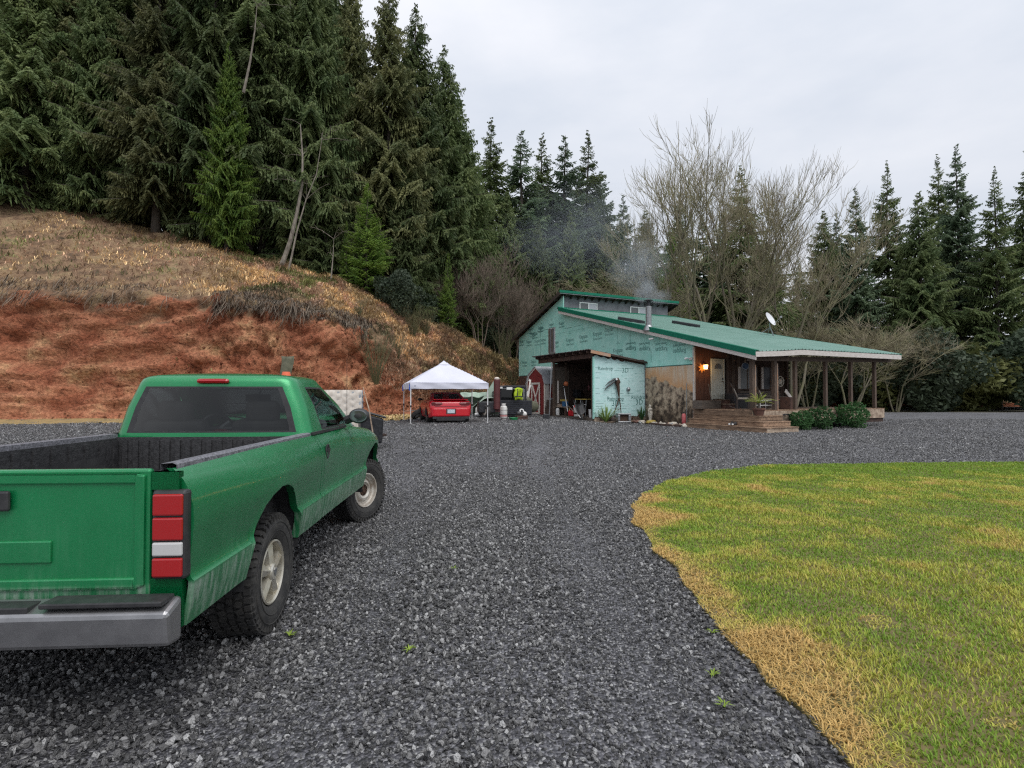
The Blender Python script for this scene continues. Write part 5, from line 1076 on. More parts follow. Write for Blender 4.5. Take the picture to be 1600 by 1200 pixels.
for px, py, s_ in ((962, 623, 1), (999, 621, 1)):
    q = HU(px, py, PU); text('lettering', 'Raindrop', .30*s_, ink, shed, (q[0], PU, q[2]), (PI/2, 0, 0)); q = HU(px, py+7.5, PU); text('lettering', '3D', .42*s_, ink, shed, (q[0], PU, q[2]), (PI/2, 0, 0))
q = HU(977, 579, PU); text('lettering', '3D', .36, ink, shed, (q[0], PU, q[2]), (PI/2, 0, 0)); q = HU(946, 576, PU); text('lettering', 'Raindrop', .26, ink, shed, (q[0], PU, q[2]), (PI/2, 0, 0))
b = B(); r_ = random.Random(3)
for k in range(22):
    z_ = .55+k*.135; x_ = -3.3
    while x_ < -.2: w_ = r_.uniform(.1, .6); b.span((x_, 3.632, z_), (min(x_+w_, -.1), 3.637, z_+.008)) if r_.random() < .45 else None; x_ += w_+r_.uniform(.05, .4)
obj('print_lines', b, 'foam_seam', shed)
def SW(px, py, u=None, v=None): return HU(px, py, u) if u is not None else HV(px, py, v)
def hobj(name, b, mt_, lab, cat, group=None, **k): return tag(obj(name, b, mt_, None, loc=(8.94, 27, 0), rot=(0, 0, HROT), **k), lab, cat, group)
# sculpture with two curved blades on the panel
sc_ = thing('metal_sculpture', 'tall rusty metal bird-like sculpture with two curved blades against the pale panel', 'sculpture', (8.94, 27, 0), HROT); US = 3.50
def c3(pp): return [HU(x, y, US) for x, y in pp]
b = B(); b.tube(c3([(966, 591.5), (960, 592.5), (952, 597), (945.5, 603)]), [.06, .055, .04, .008], 6); obj('blade', b, 'dark_metal', sc_, smooth=True)
b = B(); b.tube(c3([(963, 595), (957, 598), (949, 604.5), (944.5, 610)]), [.05, .05, .04, .008], 6); obj('blade', b, 'dark_metal', sc_, smooth=True)
b = B(); b.tube(c3([(964, 591), (965.5, 597), (964, 603)]), [.09, .15, .06], 10); obj('head', b, 'rust', sc_, smooth=True); b = B(); q = HU(963.5, 593, US-.1); b.ball(q, .06); obj('eye', b, 'window_white', sc_, smooth=True)
b = B(); b.tube(c3([(965, 594), (966, 606), (967.5, 622)]), [.10, .085, .03], 8); obj('body', b, 'rust', sc_, smooth=True)
for pp in ([(967.5, 622), (963.5, 634), (959.5, 646)], [(967.5, 622), (969.5, 634), (970.5, 646)]): b = B(); b.tube(c3(pp), [.03, .025, .018], 6); obj('leg', b, 'rust', sc_)
b = B(); b.tube(c3([(965, 640), (970, 638)]), .018, 5); obj('foot', b, 'rust', sc_)
q = HU(982, 608, 3.58); b = B(); b.ball(q, .11); hobj('round_knob', b, 'galv', 'small round metal ball fixed on the pale shed panel', 'ball', smooth=True)
# things inside the shed
FZ = .345
def sh(px, v, z=FZ): q = HV(px, 650, v); return (v, q[1], z)
x, y, z = sh(893, -3.1); t = thing('fuel_can', 'red fuel can on the shed floor edge', 'fuel can', HW(x, y, z), HROT+.3); b = B(); b.box((0, 0, .16), (.22, .36, .32)); obj('body', b, 'can_red', t, bevel=.05, seg=3); b = B(); b.tube([(0, -.1, .33), (0, -.1, .40), (0, .1, .40), (0, .1, .33)], .018, 6); obj('handle', b, 'can_red', t); b = B(); b.tube([(0, .13, .3), (.02, .2, .46)], [.03, .014], 8); obj('spout', b, 'yellow_paint', t)
x, y, z = sh(924, -3.1); t = thing('bucket', 'tall white bucket by the shed corner post', 'bucket', HW(x, y, z), 0); b = B(); b.lathe([(.001, 0), (.13, 0), (.155, .38), (.165, .38), (.165, .42), (.15, .42), (.13, .05), (.001, .04)], 20); obj('body', b, 'bucket_white', t, smooth=True); b = B(); b.tube([(-.16, 0, .38), (-.1, -.15, .3), (.1, -.15, .3), (.16, 0, .38)], .004, 4); obj('handle', b, 'galv', t)
x, y, z = sh(871.5, -3.2); t = thing('white_canister', 'white cylindrical canister at the left end of the shed floor', 'canister', HW(x, y, z), 0); b = B(); b.lathe([(.001, 0), (.10, .01), (.115, .04), (.115, .36), (.06, .42), (.001, .42)], 16); obj('body', b, 'bucket_white', t, smooth=True); b = B(); b.cyl((0, 0, .42), (0, 0, .46), .045, 10); obj('cap', b, 'galv', t)
x, y, z = sh(878, -3.0); t = thing('low_bench', 'low wooden bench holding small boxes at the left of the shed', 'bench', HW(x, y, z), HROT); b = B(); b.box((0, 0, .5), (.4, 1.3, .04)); obj('top', b, 'deck_pale', t)
for y_ in (-.6, .6): b = B(); b.box((0, y_, .24), (.35, .05, .47)); obj('leg', b, 'shed_beam', t)
for px, w_, h_, mt_, lab in ((883, .3, .3, 'blue_box', 'small blue box on the low bench in the shed'), (875, .28, .14, 'post_edge', 'flat tan box on the low bench in the shed')):
    x2, y2, _ = sh(px, -3.0); b = B(); b.box((x2, y2, FZ+.52+h_/2), (.24, w_, h_)); hobj('carton', b, mt_, lab, 'box', bevel=.01)
x2, y2, _ = sh(881, -2.95); b = B(); b.box((x2, y2, FZ+.88), (.2, .55, .12)); hobj('yellow_case', b, 'yellow_paint', 'yellow case stacked on the blue box in the shed', 'case', bevel=.03)
t = thing('string_trimmer', 'white-shafted string trimmer with orange head leaning in the shed', 'trimmer', (8.94, 27, 0), HROT); a, c_ = HV(887, 649-6, -3.15), HV(881, 604, -2.9); b = B(); b.tube([a, c_], .022, 6); obj('shaft', b, 'window_white', t); b = B(); b.ball(HV(884.5, 600, -2.9), .17, (.8, 1, .9)); obj('engine', b, 'orange_obj', t, smooth=True); b = B(); b.tube([HV(879, 607, -3.0), HV(884, 603, -3.0)], .03, 6); obj('handle', b, 'dark_metal', t)
t = thing('saw_stand', 'yellow-topped metal saw stand in the middle of the shed', 'stand', (8.94, 27, 0), HROT); p1, p2 = HV(901.5, 623, -2.7), HV(919.5, 623, -2.7); zt = p1[2]
b = B(); b.span((-2.85, p2[1], zt-.05), (-2.45, p1[1], zt)); obj('top', b, 'yellow_paint', t)
for y_ in (p2[1]+.03, (p1[1]+p2[1])/2, p1[1]-.03):
    b = B(); b.tube([(-2.82, y_, zt), (-2.9, y_, FZ)], .018, 5); obj('leg', b, 'galv', t)
b = B(); b.tube([(-2.84, p2[1], zt-.32), (-2.84, p1[1], zt-.32)], .016, 5); obj('brace', b, 'window_white', t)
t = thing('table_saw', 'yellow and black bench tool on a stand at the back of the shed', 'power tool', (8.94, 27, 0), HROT); p1, p2 = HV(888, 615, -1.9), HV(905, 615, -1.9); zt = HV(890, 609, -1.9)[2]; zb_ = HV(890, 620, -1.9)[2]
b = B(); b.span((-2.1, p1[1]-.55, zb_), (-1.6, p1[1], zt)); obj('body', b, 'yellow_paint', t, bevel=.02); b = B(); b.span((-2.1, p2[1], zt-.05), (-1.6, p1[1]-.56, zt)); b.span((-2.0, p2[1]+.1, zb_), (-1.7, p1[1]-.6, zt-.06)); obj('housing', b, 'dark_metal', t)
for y_ in (p1[1]-.1, p2[1]+.1): b = B(); b.span((-2.05, y_-.03, FZ), (-1.99, y_+.03, zb_)); obj('leg', b, 'dark_green_fence', t)
x, y, z = sh(902, -2.95); t = thing('grey_pail', 'grey pail with red lid standing on the shed floor', 'pail', HW(x, y, z), 0); b = B(); b.lathe([(.001, 0), (.19, 0), (.22, .52), (.001, .52)], 18); obj('body', b, 'propane_white', t, smooth=True); b = B(); b.lathe([(.235, .50), (.235, .56), (.12, .66), (.001, .68)], 18); obj('lid', b, 'can_red', t, smooth=True)
# wheelbarrow tipped on its wheel in front
t = thing('wheelbarrow', 'dark wheelbarrow with fat tyre tipped up at the shed opening', 'wheelbarrow', HW(*sh(908.5, -3.75, .14)), HROT+1.3); t.scale = (.8,)*3
b = B(); b.lathe([(.10, -.06), (.19, -.07), (.235, -.045), (.245, 0), (.235, .045), (.19, .07), (.10, .06)], 24, c=(0, 0, .245), axis='y', closed=True); w_ = obj('wheel', b, 'rubber', t, smooth=True); b = B(); b.lathe([(.001, -.03), (.11, -.05), (.11, .05), (.001, .03)], 16, c=(0, 0, .245), axis='y'); obj('rim', b, 'rust', w_)
b = B(); b.grid([[(.10+a*.55+(.12 if c_ in (0, 4) else 0)*0, (c_-2)*.16, .42+a*.62+(.26 if c_ in (0, 4) else (.05 if c_ in (1, 3) else 0))) for c_ in range(5)] for a in (0, .15, .5, .9, 1.15)]); obj('tray', b, 'black_plastic', t, solid=.02, smooth=True)
for s_ in (-1, 1): b = B(); b.tube([(-.05, .08*s_, .24), (.35, .24*s_, .62), (.9, .3*s_, 1.05)], .022, 6); obj('handle', b, 'window_white' if s_ > 0 else 'post_edge', t)
t = thing('long_handled_tool', 'pale long-handled tool lying across the shed floor', 'tool', (8.94, 27, 0), HROT); a, c_ = HV(889, 635, -3.0), HV(899, 646, -3.5); b = B(); b.tube([a, c_], .022, 6); obj('shaft', b, 'bark_pale', t); b = B(); b.box(c_, (.06, .22, .08)); obj('head', b, 'rust', t)
for i, (px, py, v, r_c, mt_, lab) in enumerate([(903, 603, -1.0, .16, 'galv', 'silver tin on the back wall of the shed'), (872, 597, -3.2, .12, 'rust', 'red-brown bag hanging on the left shed post'), (920, 606, -1.5, .12, 'maroon', 'dark red tool hanging at the right in the shed'), (895, 592, -1.2, .14, 'dark_navy', 'dark coil hanging high in the shed'), (911, 580, -.9, .12, 'galv', 'grey tool hanging near the shed ceiling')]):
    q = HV(px, py, v); b = B(); b.ball(q, r_c, (.5, .8, 1.5)); b.tube([q, (q[0], q[1], q[2]+.4)], .01, 4); hobj('hanging_tool', b, mt_, lab, 'tool', 'tools hanging in the shed', smooth=True)
b = B(); q = HV(872, 611, -3.42); b.tube([(q[0], q[1], q[2]-.7), (q[0], q[1], q[2]+.6)], .035, 6); hobj('white_rod', b, 'white_board', 'pale rod hanging on the left shed post', 'rod')
# ================================================================== RED BARN SHED (small)
q0 = _ray(852, 649); bx, by = pxy(851.5, 33.7), 33.7
barn = thing('garden_shed', 'small dark red barn-style shed with white cross door and grey roof', 'shed', (bx, by, .30), HROT); barn.scale = (1.16, 1.12, 1.13)
Wd, Hs, Hk, Hp_ = 2.05, 1.72, 2.20, 2.62     # along local y
prf = [(0, 0), (0, Hs), (.22, Hk), (Wd/2, Hp_), (Wd-.22, Hk), (Wd, Hs), (Wd, 0)]
b = B(); b.prism(prf, .03, 2.2, 'x'); obj('body', b, 'barn_red', barn)
for k in range(8):
    y0 = .02+k*.252; y1 = y0+.244
    def tp(y): return float(np.interp(y, [0, .22, Wd/2, Wd-.22, Wd], [Hs, Hk, Hp_, Hk, Hs]))-.03
    b = B(); b.prism([(y0, .03), (y1, .03), (y1, tp(y1))]+([(Wd/2, tp(Wd/2))] if y0 < Wd/2 < y1 else [])+[(y0, tp(y0))], -.005-.002*(k % 2), .028, 'x'); obj('siding_board', b, 'barn_red', barn)
b = B(); out_ = [(0, .0), (0, Hs), (.22, Hk), (Wd/2, Hp_), (Wd-.22, Hk), (Wd, Hs), (Wd, 0)]
for p, q in zip(out_[:-1], out_[1:]): b.beam((-.03, p[0], p[1]), (-.03, q[0], q[1]), .09, .03, up=(1, 0, 0))
obj('trim', b, 'barn_trim', barn)
b = B(); 
for a, c_ in (((0-.08, Hs-.02), (.22-.02, Hk+.03)), ((.2, Hk+.03), (Wd/2, Hp_+.05)), ((Wd/2, Hp_+.05), (Wd-.2, Hk+.03)), ((Wd-.2, Hk+.03), (Wd+.08, Hs-.02))): b.add([(x_, p[0], p[1]+d_) for x_ in (-.10, 2.3) for p in (a, c_) for d_ in (0, .03)], [(0, 1, 3, 2), (4, 6, 7, 5), (0, 4, 5, 1), (2, 3, 7, 6), (0, 2, 6, 4), (1, 5, 7, 3)])
obj('roof', b, 'grey_roof', barn)
dr = obj('door', B().span((-.045, .52, .06), (-.012, 1.42, 1.78)), 'barn_red', barn); b = B()
for a, c_ in (((.52, .1), (.52, 1.74)), ((1.42, .1), (1.42, 1.74)), ((.5, .1), (1.44, .1)), ((.5, 1.74), (1.5, 1.74)), ((.54, .12), (1.4, 1.72)), ((1.4, .12), (.54, 1.72))): b.beam((-.06 if a[0] == c_[0] or a[1] == c_[1] else -.058, a[0], a[1]), (-.06 if a[0] == c_[0] or a[1] == c_[1] else -.058, c_[0], c_[1]), .10, .025, up=(1, 0, 0))
obj('cross_brace', b, 'barn_trim', dr)
b = B(); b.span((.03, -.015, .0), (2.2, .0, .95)); obj('side_panel', b, 'grey_roof', barn); b = B(); b.span((.0, -.02, .4), (.25, .0, 1.7)); obj('side_panel', b, 'white_board', barn)
b = B(); b.tube([(-.09, 1.62, 2.0), (-.12, 1.62, 1.92), (-.12, 1.5, 1.84)], .035, 6); obj('hook', b, 'bucket_white', barn)
# dark clutter between the barn shed and the open shed
b = B(); b.box((0, 0, .3), (.5, .5, .6)); b.box((.03, 0, .78), (.4, .4, .34), (0, 0, .2)); tag(obj('stacked_crates', b, 'shed_dark', None, loc=(pxy(859, 33.2), 33.2, .3), bevel=.02), 'dark crates stacked between the red shed and the open shed', 'crate')
b = B(); b.box((0, 0, .16), (.32, .3, .32)); tag(obj('black_box', b, 'dark_metal', None, loc=(pxy(853.5, 28.2), 28.2, .25), bevel=.02), 'small black box on the gravel between the two sheds', 'box')
b = B(); b.tube([(pxy(858, 29.5), 29.5, .3), (pxy(862, 29.6), 29.6, 3.3)], .03, 6); tag(obj('pole', b, 'galv'), 'thin grey pole standing between the two sheds', 'pole')
# ================================================================== YARD BED by the plywood
b = B(); pl_ = [HW(-.9, 3.4)[:2], HW(-1.2, .9)[:2], HW(-1.1, -.4)[:2], HW(-.05, -.1)[:2], HW(-.05, 3.6)[:2]]; b.prism([tuple(p) for p in pl_], -.05, .12); tag(obj('soil_bed', b, 'soil_bed', bevel=.05), kind='structure')
r_ = random.Random(12); pal = ['stone_white', 'deck_pale', 'stone_white', 'post_edge', 'galv']
base_r = []
for k in range(3):
    b = B(); n_s = 9; vs = []; q = B(); q.ball((0, 0, 0), .12, (1, .8, .6), 6); b.v = [(x+r_.uniform(-.02, .02), y+r_.uniform(-.02, .02), z+r_.uniform(-.015, .015)) for x, y, z in q.v]; b.f = q.f; base_r.append(b)
PLC = ['at the left end of the border row', 'second in the border row, beside the pink stone', 'just left of the white statue', 'in front of the white statue', 'just right of the white statue', 'left of the middle of the plywood wall', 'under the middle of the plywood wall', 'right of the middle of the plywood wall', 'midway from the statue to the extinguisher', 'well left of the fire extinguisher', 'a hand left of the fire extinguisher', 'touching the fire extinguisher on its left', 'under the fire extinguisher', 'at the right end of the border row by the steps']
for k in range(14):
    px = 1003+k*5.2+r_.uniform(-.8, .8); u = HV(px, 660, -1.0)[1]; 
    u = min(u, 3.5)
    mt_ = r_.choice(pal); o = obj('border_stone', base_r[k % 3], mt_, None); x_, y_, _ = HW(-1.02+r_.uniform(-.08, .15), u); o.location = (x_, y_, .08); o.rotation_euler = (r_.random(), r_.random(), r_.random()*6); s_ = r_.uniform(.7, 1.35); o.scale = (s_,)*3
    tag(o, {'stone_white': 'whitish', 'deck_pale': 'tan', 'post_edge': 'orange-brown', 'galv': 'grey'}[mt_]+' border stone '+PLC[k], 'stone', 'border stones of the bed')
for px, py, s_, mt_, lab in ((1018, 660, 1.7, 'yellow_paint', 'large yellowish stone in front of the white statue'), (995, 659, 1.3, 'pink_cushion', 'pink stone right of the grey frame'), (1003, 657, 1.2, 'stone_white', 'pale round stone beside the pink stone'), (1052, 658, 1.4, 'stone_white', 'pale stone left of the red extinguisher')):
    o = obj('bed_stone', base_r[0], mt_, None); u = HV(px, py, -.85)[1]; x_, y_, _ = HW(-.85, u); o.location = (x_, y_, .12); o.scale = (s_*1.4, s_, s_); tag(o, lab, 'stone')
# white statue
q = HV(1016, 655, -.35); t = thing('garden_statue', 'small white armless-looking classical statue by the plywood wall', 'statue', HW(-.35, q[1], .14), HROT-1.2); t.scale = (.78,)*3
b = B(); b.lathe([(.001, 0), (.16, 0), (.16, .05), (.09, .08), (.10, .22), (.15, .42), (.165, .55), (.12, .66), (.10, .70), (.15, .80), (.155, .86), (.06, .92), (.045, .95), (.05, .97), (.001, .98)], 16); obj('torso', b, 'stone_white', t, smooth=True)
b = B(); b.ball((0, 0, 1.03), .085, (1, .9, 1.15)); b.ball((-.03, 0, 1.08), .075); obj('head', b, 'stone_white', t, smooth=True)
for s_ in (-1, 1): b = B(); b.tube([(0, .14*s_, .84), (.0, .22*s_, .68), (.10, .12*s_, .58)], [.045, .038, .03], 8); obj('arm', b, 'stone_white', t, smooth=True)
# red extinguisher
q = HV(1068.5, 660, -.6); t = thing('fire_extinguisher', 'faded red fire extinguisher with black top beside the steps', 'fire extinguisher', HW(-.6, q[1], .12), 0)
b = B(); b.lathe([(.001, 0), (.085, 0), (.10, .03), (.10, .42), (.07, .50), (.03, .53), (.001, .53)], 16); obj('cylinder', b, 'ext_red', t, smooth=True); b = B(); b.box((0, 0, .575), (.05, .12, .06)); b.box((.06, 0, .60), (.12, .03, .025), (0, -.3, 0)); b.tube([(0, .05, .56), (.08, .1, .45), (.10, .09, .2)], .014, 6); obj('valve', b, 'black_plastic', t)
# old TV-like frame, plants and roots in front of the panel
q = HU(976, 664, 3.0); t = thing('grey_box', 'grey boxy frame with dark opening lying before the pale panel', 'frame', HW(q[0], 3.0, .08), HROT-.3)
b = B(); b.span((-.36, -.02, 0), (.36, .4, .1)); b.span((-.36, -.02, .42), (.36, .4, .5)); b.span((-.36, -.021, .1), (-.24, .4, .42)); b.span((.22, -.021, .1), (.36, .4, .42)); obj('case', b, 'galv', t, bevel=.03); b = B(); b.span((-.24, .1, .1), (.22, .38, .42)); obj('inside', b, 'rust', t)
leafmat('lily_leaf', (.10, .17, .04), (.24, .32, .08), transl=.3); leafmat('iris_leaf', (.03, .09, .03), (.07, .16, .05), transl=.3)
def leaves(n, h, sp, w_, seed):
    r2 = random.Random(seed); b = B()
    for k in range(n):
        a = r2.random()*6.28; L_ = h*r2.uniform(.6, 1.1); dh = Vector((math.cos(a), math.sin(a), 0)); s2 = Vector((-dh.y, dh.x, 0)); sp_ = sp*r2.uniform(.3, 1); P_ = [dh*sp_*t*L_+Vector((0, 0, L_*(t-.45*sp_*t*t))) for t in (0, .35, .7, 1)]
        ws = [w_*.5, w_, w_*.8, .001]; k_ = len(b.v)
        for p, ww in zip(P_, ws): b.v += [tuple(p-s2*ww), tuple(p+s2*ww)]
        for i in range(3): b.f.append((k_+2*i, k_+2*i+1, k_+2*i+3, k_+2*i+2))
    return b
q = HU(945, 655, 3.3); tag(obj('lily_plant', leaves(40, 1.15, .9, .03, 2), 'lily_leaf', None, loc=HW(q[0], 3.2, .1)), 'leafy yellow-green plant before the pale shed panel, left of the sculpture', 'plant')
q = HU(1001, 655, 3.3); tag(obj('iris_plant', leaves(30, .95, .55, .03, 3), 'iris_leaf', None, loc=HW(q[0], 3.2, .1)), 'dark green spiky plant at the right end of the pale panel', 'plant')
q = HV(1248, 660, 0); tag(obj('porch_shrub', B(), 'iris_leaf'), 'x', 'x') if 0 else None
V, F = leafball(1500, .5, .85, 9, .05); o = npmesh('porch_shrub', V, F, 'iris_leaf'); tag(o, 'dark green shrub beside the right end of the porch steps', 'shrub'); v_ = pv(1250, -4.0); o.location = HW(v_, -4.0, .0)
for i, (px, s_, lab) in enumerate([(1280, 1.2, 'green shrub along the porch beyond the steps'), (1330, 1.4, 'second green shrub along the porch beyond the steps')]): c = o.copy(); C.objects.link(c); c.location = HW(pv(px, -4.1), -4.1, 0); c.scale = (s_,)*3; c['label'] = lab
b = B(); r_ = random.Random(8)
for k in range(16): x_, z_ = r_.uniform(-.6, .6), r_.uniform(.05, .3); b.tube([(x_, r_.uniform(-.1, .1), z_), (x_+r_.uniform(-.3, .3), r_.uniform(-.15, .15), z_+r_.uniform(0, .2)), (x_+r_.uniform(-.5, .5), 0, z_+r_.uniform(-.05, .2))], [.03, .022, .008], 5)
q = HU(990, 655, 3.3); tag(obj('driftwood', b, 'rust', None, loc=HW(q[0]-.3, 3.25, .1), rot=(0, 0, HROT)), 'tangled brown driftwood behind the grey frame', 'driftwood')
b = B(); b.ball((0, 0, .18), .15, (1, 1, 1.1)); b.ball((.12, .0, .36), .07); b.tube([(-.05, .05, .1), (-.3, .1, .12)], [.08, .03], 6); q = HU(955, 655, 3.2); tag(obj('dark_ornament', b, 'chair_wood', None, loc=HW(q[0], 3.1, .1), smooth=True), 'small dark lumpy garden ornament left of the grey frame', 'ornament')
b = B(); b.lathe([(.001, 0), (.30, 0), (.38, .10), (.36, .10), (.28, .03), (.001, .03)], 20); q = HU(943, 655, 3.1); tag(obj('planter_dish', b, 'deck_pale', None, loc=HW(q[0]+.1, 2.95, .07), smooth=True), 'shallow pale dish under the leafy plant', 'dish')
# ================================================================== GREEN PICKUP
m = bpy.data.materials.new('dirty_green'); m.use_nodes = True; M['dirty_green'] = m; n_ = m.node_tree.nodes; l = m.node_tree.links.new; bb = n_['Principled BSDF']
t_ = n_.new('ShaderNodeTexCoord'); v_ = t_.outputs['Object']; sx = n_.new('ShaderNodeSeparateXYZ'); l(v_, sx.inputs[0])
streak = ns(1., 5, (26, 26, 1.5)); blot = ns(3.5, 6); fine_ = ns(70, 3); specks = ns(380, 2)
lowm = rmp(mth('ADD', mth('MULTIPLY', sx.outputs[2], -1), mth('MULTIPLY', blot, .10)), [(0, (0, 0, 0)), (1, (1, 1, 1))])
def lin(a, x0, x1):
    q = n_.new('ShaderNodeMapRange'); q.inputs['From Min'].default_value = x0; q.inputs['From Max'].default_value = x1; l(a, q.inputs['Value']); return q.outputs[0]
below = lin(sx.outputs[2], .705, .685); film = lin(sx.outputs[2], 1.08, .70)
stk = lin(streak, .40, .62)
fac = mth('MAXIMUM', mth('MULTIPLY', below, mth('ADD', mth('MULTIPLY', stk, .55), .08)), mth('MULTIPLY', mth('MULTIPLY', film, lin(streak, .42, .75)), mth('MULTIPLY', lin(blot, .35, .7), .25)))
fac = mth('MAXIMUM', fac, mth('MULTIPLY', lin(specks, .62, .74), .04))
paint = rmp(blot, [(.3, (.003, .215, .066)), (.7, (.004, .25, .080))])
dirt = rmp(fine_, [(.3, (.23, .25, .235)), (.7, (.42, .44, .42))])
mxd = n_.new('ShaderNodeMixRGB'); l(fac, mxd.inputs[0]); l(paint, mxd.inputs[1]); l(dirt, mxd.inputs[2]); l(mxd.outputs[0], bb.inputs['Base Color'])
l(mth('ADD', mth('MULTIPLY', fac, .4), .36), bb.inputs['Roughness']); l(mth('SUBTRACT', .5, mth('MULTIPLY', fac, .6)), bb.inputs['Metallic']); bb.inputs['Specular IOR Level'].default_value = .5; bb.inputs['Coat Roughness'].default_value = .13
l(mth('SUBTRACT', .9, mth('MULTIPLY', fac, 1.1)), bb.inputs['Coat Weight'])
bp = n_.new('ShaderNodeBump'); bp.inputs['Distance'].default_value = .00035; bp.inputs['Strength'].default_value = 1; l(lin(specks, .52, .66), bp.inputs['Height']); l(bp.outputs[0], bb.inputs['Coat Normal'])

TH = math.atan2(.197, 3.19); TFv = np.array([-math.sin(TH), math.cos(TH)]); TNv = np.array([math.cos(TH), math.sin(TH)]); TO = np.array([-1.566, 3.67])-TNv*.86
tk = thing('pickup_truck', 'wet green pickup truck with dirty sills parked at left on the gravel', 'pickup truck', (TO[0], TO[1], 0), PI/2+TH)
XR, XF, AR, AZ = -.05, 3.17, .455, .50
def ztop(x): return float(np.interp(x, [-1.2, 2.15, 2.6, 3.2, 3.75, 4.05], [1.215, 1.215, 1.19, 1.13, 1.03, .93]))
def wside(x, z, door=False):
    zt = ztop(x)
    if z <= .70: w = np.interp(z, [.44, .60, .69, .70], [.855, .893, .906, .904])
    else:
        t = (z-.70)/(zt-.70); w = np.interp(t, [0, .025, .10, .30, .50, .66, .80, .90, .96, 1.0], [.904, .886, .880, .888, .896, .893, .874, .848, .823, .800])
    for xw in (XR, XF):
        w += .034*math.exp(-((x-xw)/.68)**2)*math.exp(-((z-1.0)/.17)**2)
        d = math.hypot(x-xw, z-AZ)-AR
        if 0 <= d < .06 and z > AZ-.02: w += .005*(1-d/.06)
        elif z <= AZ and 0 <= abs(x-xw)-AR < .06: w += .005*(1-(abs(x-xw)-AR)/.06)
    if z > .74: w -= .016*math.exp(-((x-1.55)/.42)**4)*math.sin(PI*min(1, (z-.74)/.42))
    if x > 3.3: w -= .20*((x-3.3)/.75)**2.2
    return float(w)
def archlo(x, lo):
    for xw in (XR, XF):
        if abs(x-xw) < AR: return max(lo, AZ+math.sqrt(max(0, AR*AR-(x-xw)**2)))
    return lo
def panel(name, x0, x1, lo, s, parent, zhi=None, nz=26, mt_='dirty_green', inner=.03):
    xs = set(np.linspace(x0, x1, max(3, int((x1-x0)/.05))))
    for xw in (XR, XF):
        if x0 < xw < x1 or x0 < xw-AR < x1 or x0 < xw+AR < x1:
            for a in np.linspace(0, PI, 25):
                x = xw+AR*math.cos(a)
                if x0 < x < x1: xs.add(x)
            for e in (-.001, .001, -.03, .03):
                for sg in (-1, 1):
                    if x0 < xw+sg*(AR+e) < x1: xs.add(xw+sg*(AR+e))
    xs = sorted(xs); xs = [x for i, x in enumerate(xs) if i == 0 or x-xs[i-1] > 4e-4]; G_ = []
    for x in xs:
        zl = archlo(x, lo); zh = ztop(x) if zhi is None else zhi; col = []
        ts = sorted(set(list(np.linspace(0, 1, nz))))
        zz = [zl+(zh-zl)*t for t in ts]
        if zl < .66: zz = sorted([z for z in zz if abs(z-.70) > .012]+[.70, .708]); zz = zz[:nz+1] if len(zz) > nz+1 else zz
        while len(zz) < nz+1: zz.insert(1, (zz[0]+zz[1])/2)
        zz = zz[:nz] + [zh] if len(zz) > nz else zz
        col = [(x, s*(wside(x, z)-inner*1.0), z) if k < 0 else (x, s*wside(x, z), z) for k, z in enumerate(zz)]
        e = col[0]; col = [(e[0], s*(abs(e[1])-.05), e[2]+.002), (e[0], s*(abs(e[1])-.006), e[2])] + col   # lip turned inward
        G_.append(col)
    a, z = [(p[0]+.004, p[1]-s*inner, p[2]) for p in G_[0]], [(p[0]-.004, p[1]-s*inner, p[2]) for p in G_[-1]]
    G_ = [a]+G_+[z]; b = B(); b.grid(G_); return obj(name, b, mt_, parent, smooth=True, angle=40)
for s in (-1, 1):
    panel('bed_side', -1.14, .935, .50, s, tk); panel('cab_corner', .945, 1.018, .50, s, tk, nz=22)
    d_ = panel('door', 1.025, 2.092, .505, s, tk, nz=24); panel('fender', 2.10, 4.05, .50, s, tk)
    b = B(); hx, hz = 1.135, 1.06; hy = wside(hx, hz); b.lathe([(.001, -.012), (.040, -.010), (.055, 0), (.060, .008), (.052, .012), (.04, .004), (.001, -.004)], 20, axis='y'); 
    b.v = [(p[0]*1.0+hx, s*(p[1]+hy), p[2]*1.08+hz) for p in b.v]; b.box((hx, s*(hy+.012), hz+.012), (.075, .018, .022)); obj('door_handle', b, 'black_plastic', d_, smooth=True)
    mr = obj('door_mirror', (lambda b: (b.ball((1.96, s*.985, 1.335), 1, (.06, .105, .078), 12), b.tube([(2.02, s*.84, 1.29), (1.99, s*.93, 1.32)], [.045, .04], 8), b)[-1])(B()), 'black_plastic', d_, smooth=True)
    b = B(); b.lathe([(.001, 0), (.9, 0), (1, .04), (.9, .06)], 24, axis='x'); b.v = [(1.905-.012*p[0], s*.985+p[1]*.088, 1.335+p[2]*.062) for p in b.v]; obj('glass', b, 'mirror_glass', mr)
    b = B(); b.span((.95, s*.80, 1.212), (2.12, s*.818, 1.236)); obj('belt_seal', b, 'black_plastic', tk)
    b = B(); b.grid([[(x, s*y, z) for y, z in ((.735, 1.19), (.735, 1.232), (.79, 1.236), (.806, 1.228), (.808, 1.205))] for x in np.linspace(-1.12, .925, 12)]); obj('rail_cap', b, 'rail_cap', tk, smooth=True)
    b = B(); b.grid([[(x, s*.735, z) for z in (.70, 1.2)] for x in (-1.12, .92)]); obj('bed_liner', b, 'liner', tk, solid=.01)
    for k in range(13): b = B(); b.box((-1.05+k*.16, s*.722, .95), (.05, .02, .46)); obj('liner_rib', b, 'liner', tk)
    for xw in (XR, XF):     # dark wheel housings
        b = B(); b.grid([[(xw+(AR+.015)*math.cos(a), s*y, max(.42, AZ+(AR+.015)*math.sin(a))) for y in (.87, .5)] for a in np.linspace(-.15, PI+.15, 22)]); obj('wheel_housing', b, 'interior', tk)
        b = B(); b.grid([[(xw+dx, s*.52, z) for z in (.35, 1.1)] for dx in (-.5, .5)]); obj('wheel_housing', b, 'interior', tk)
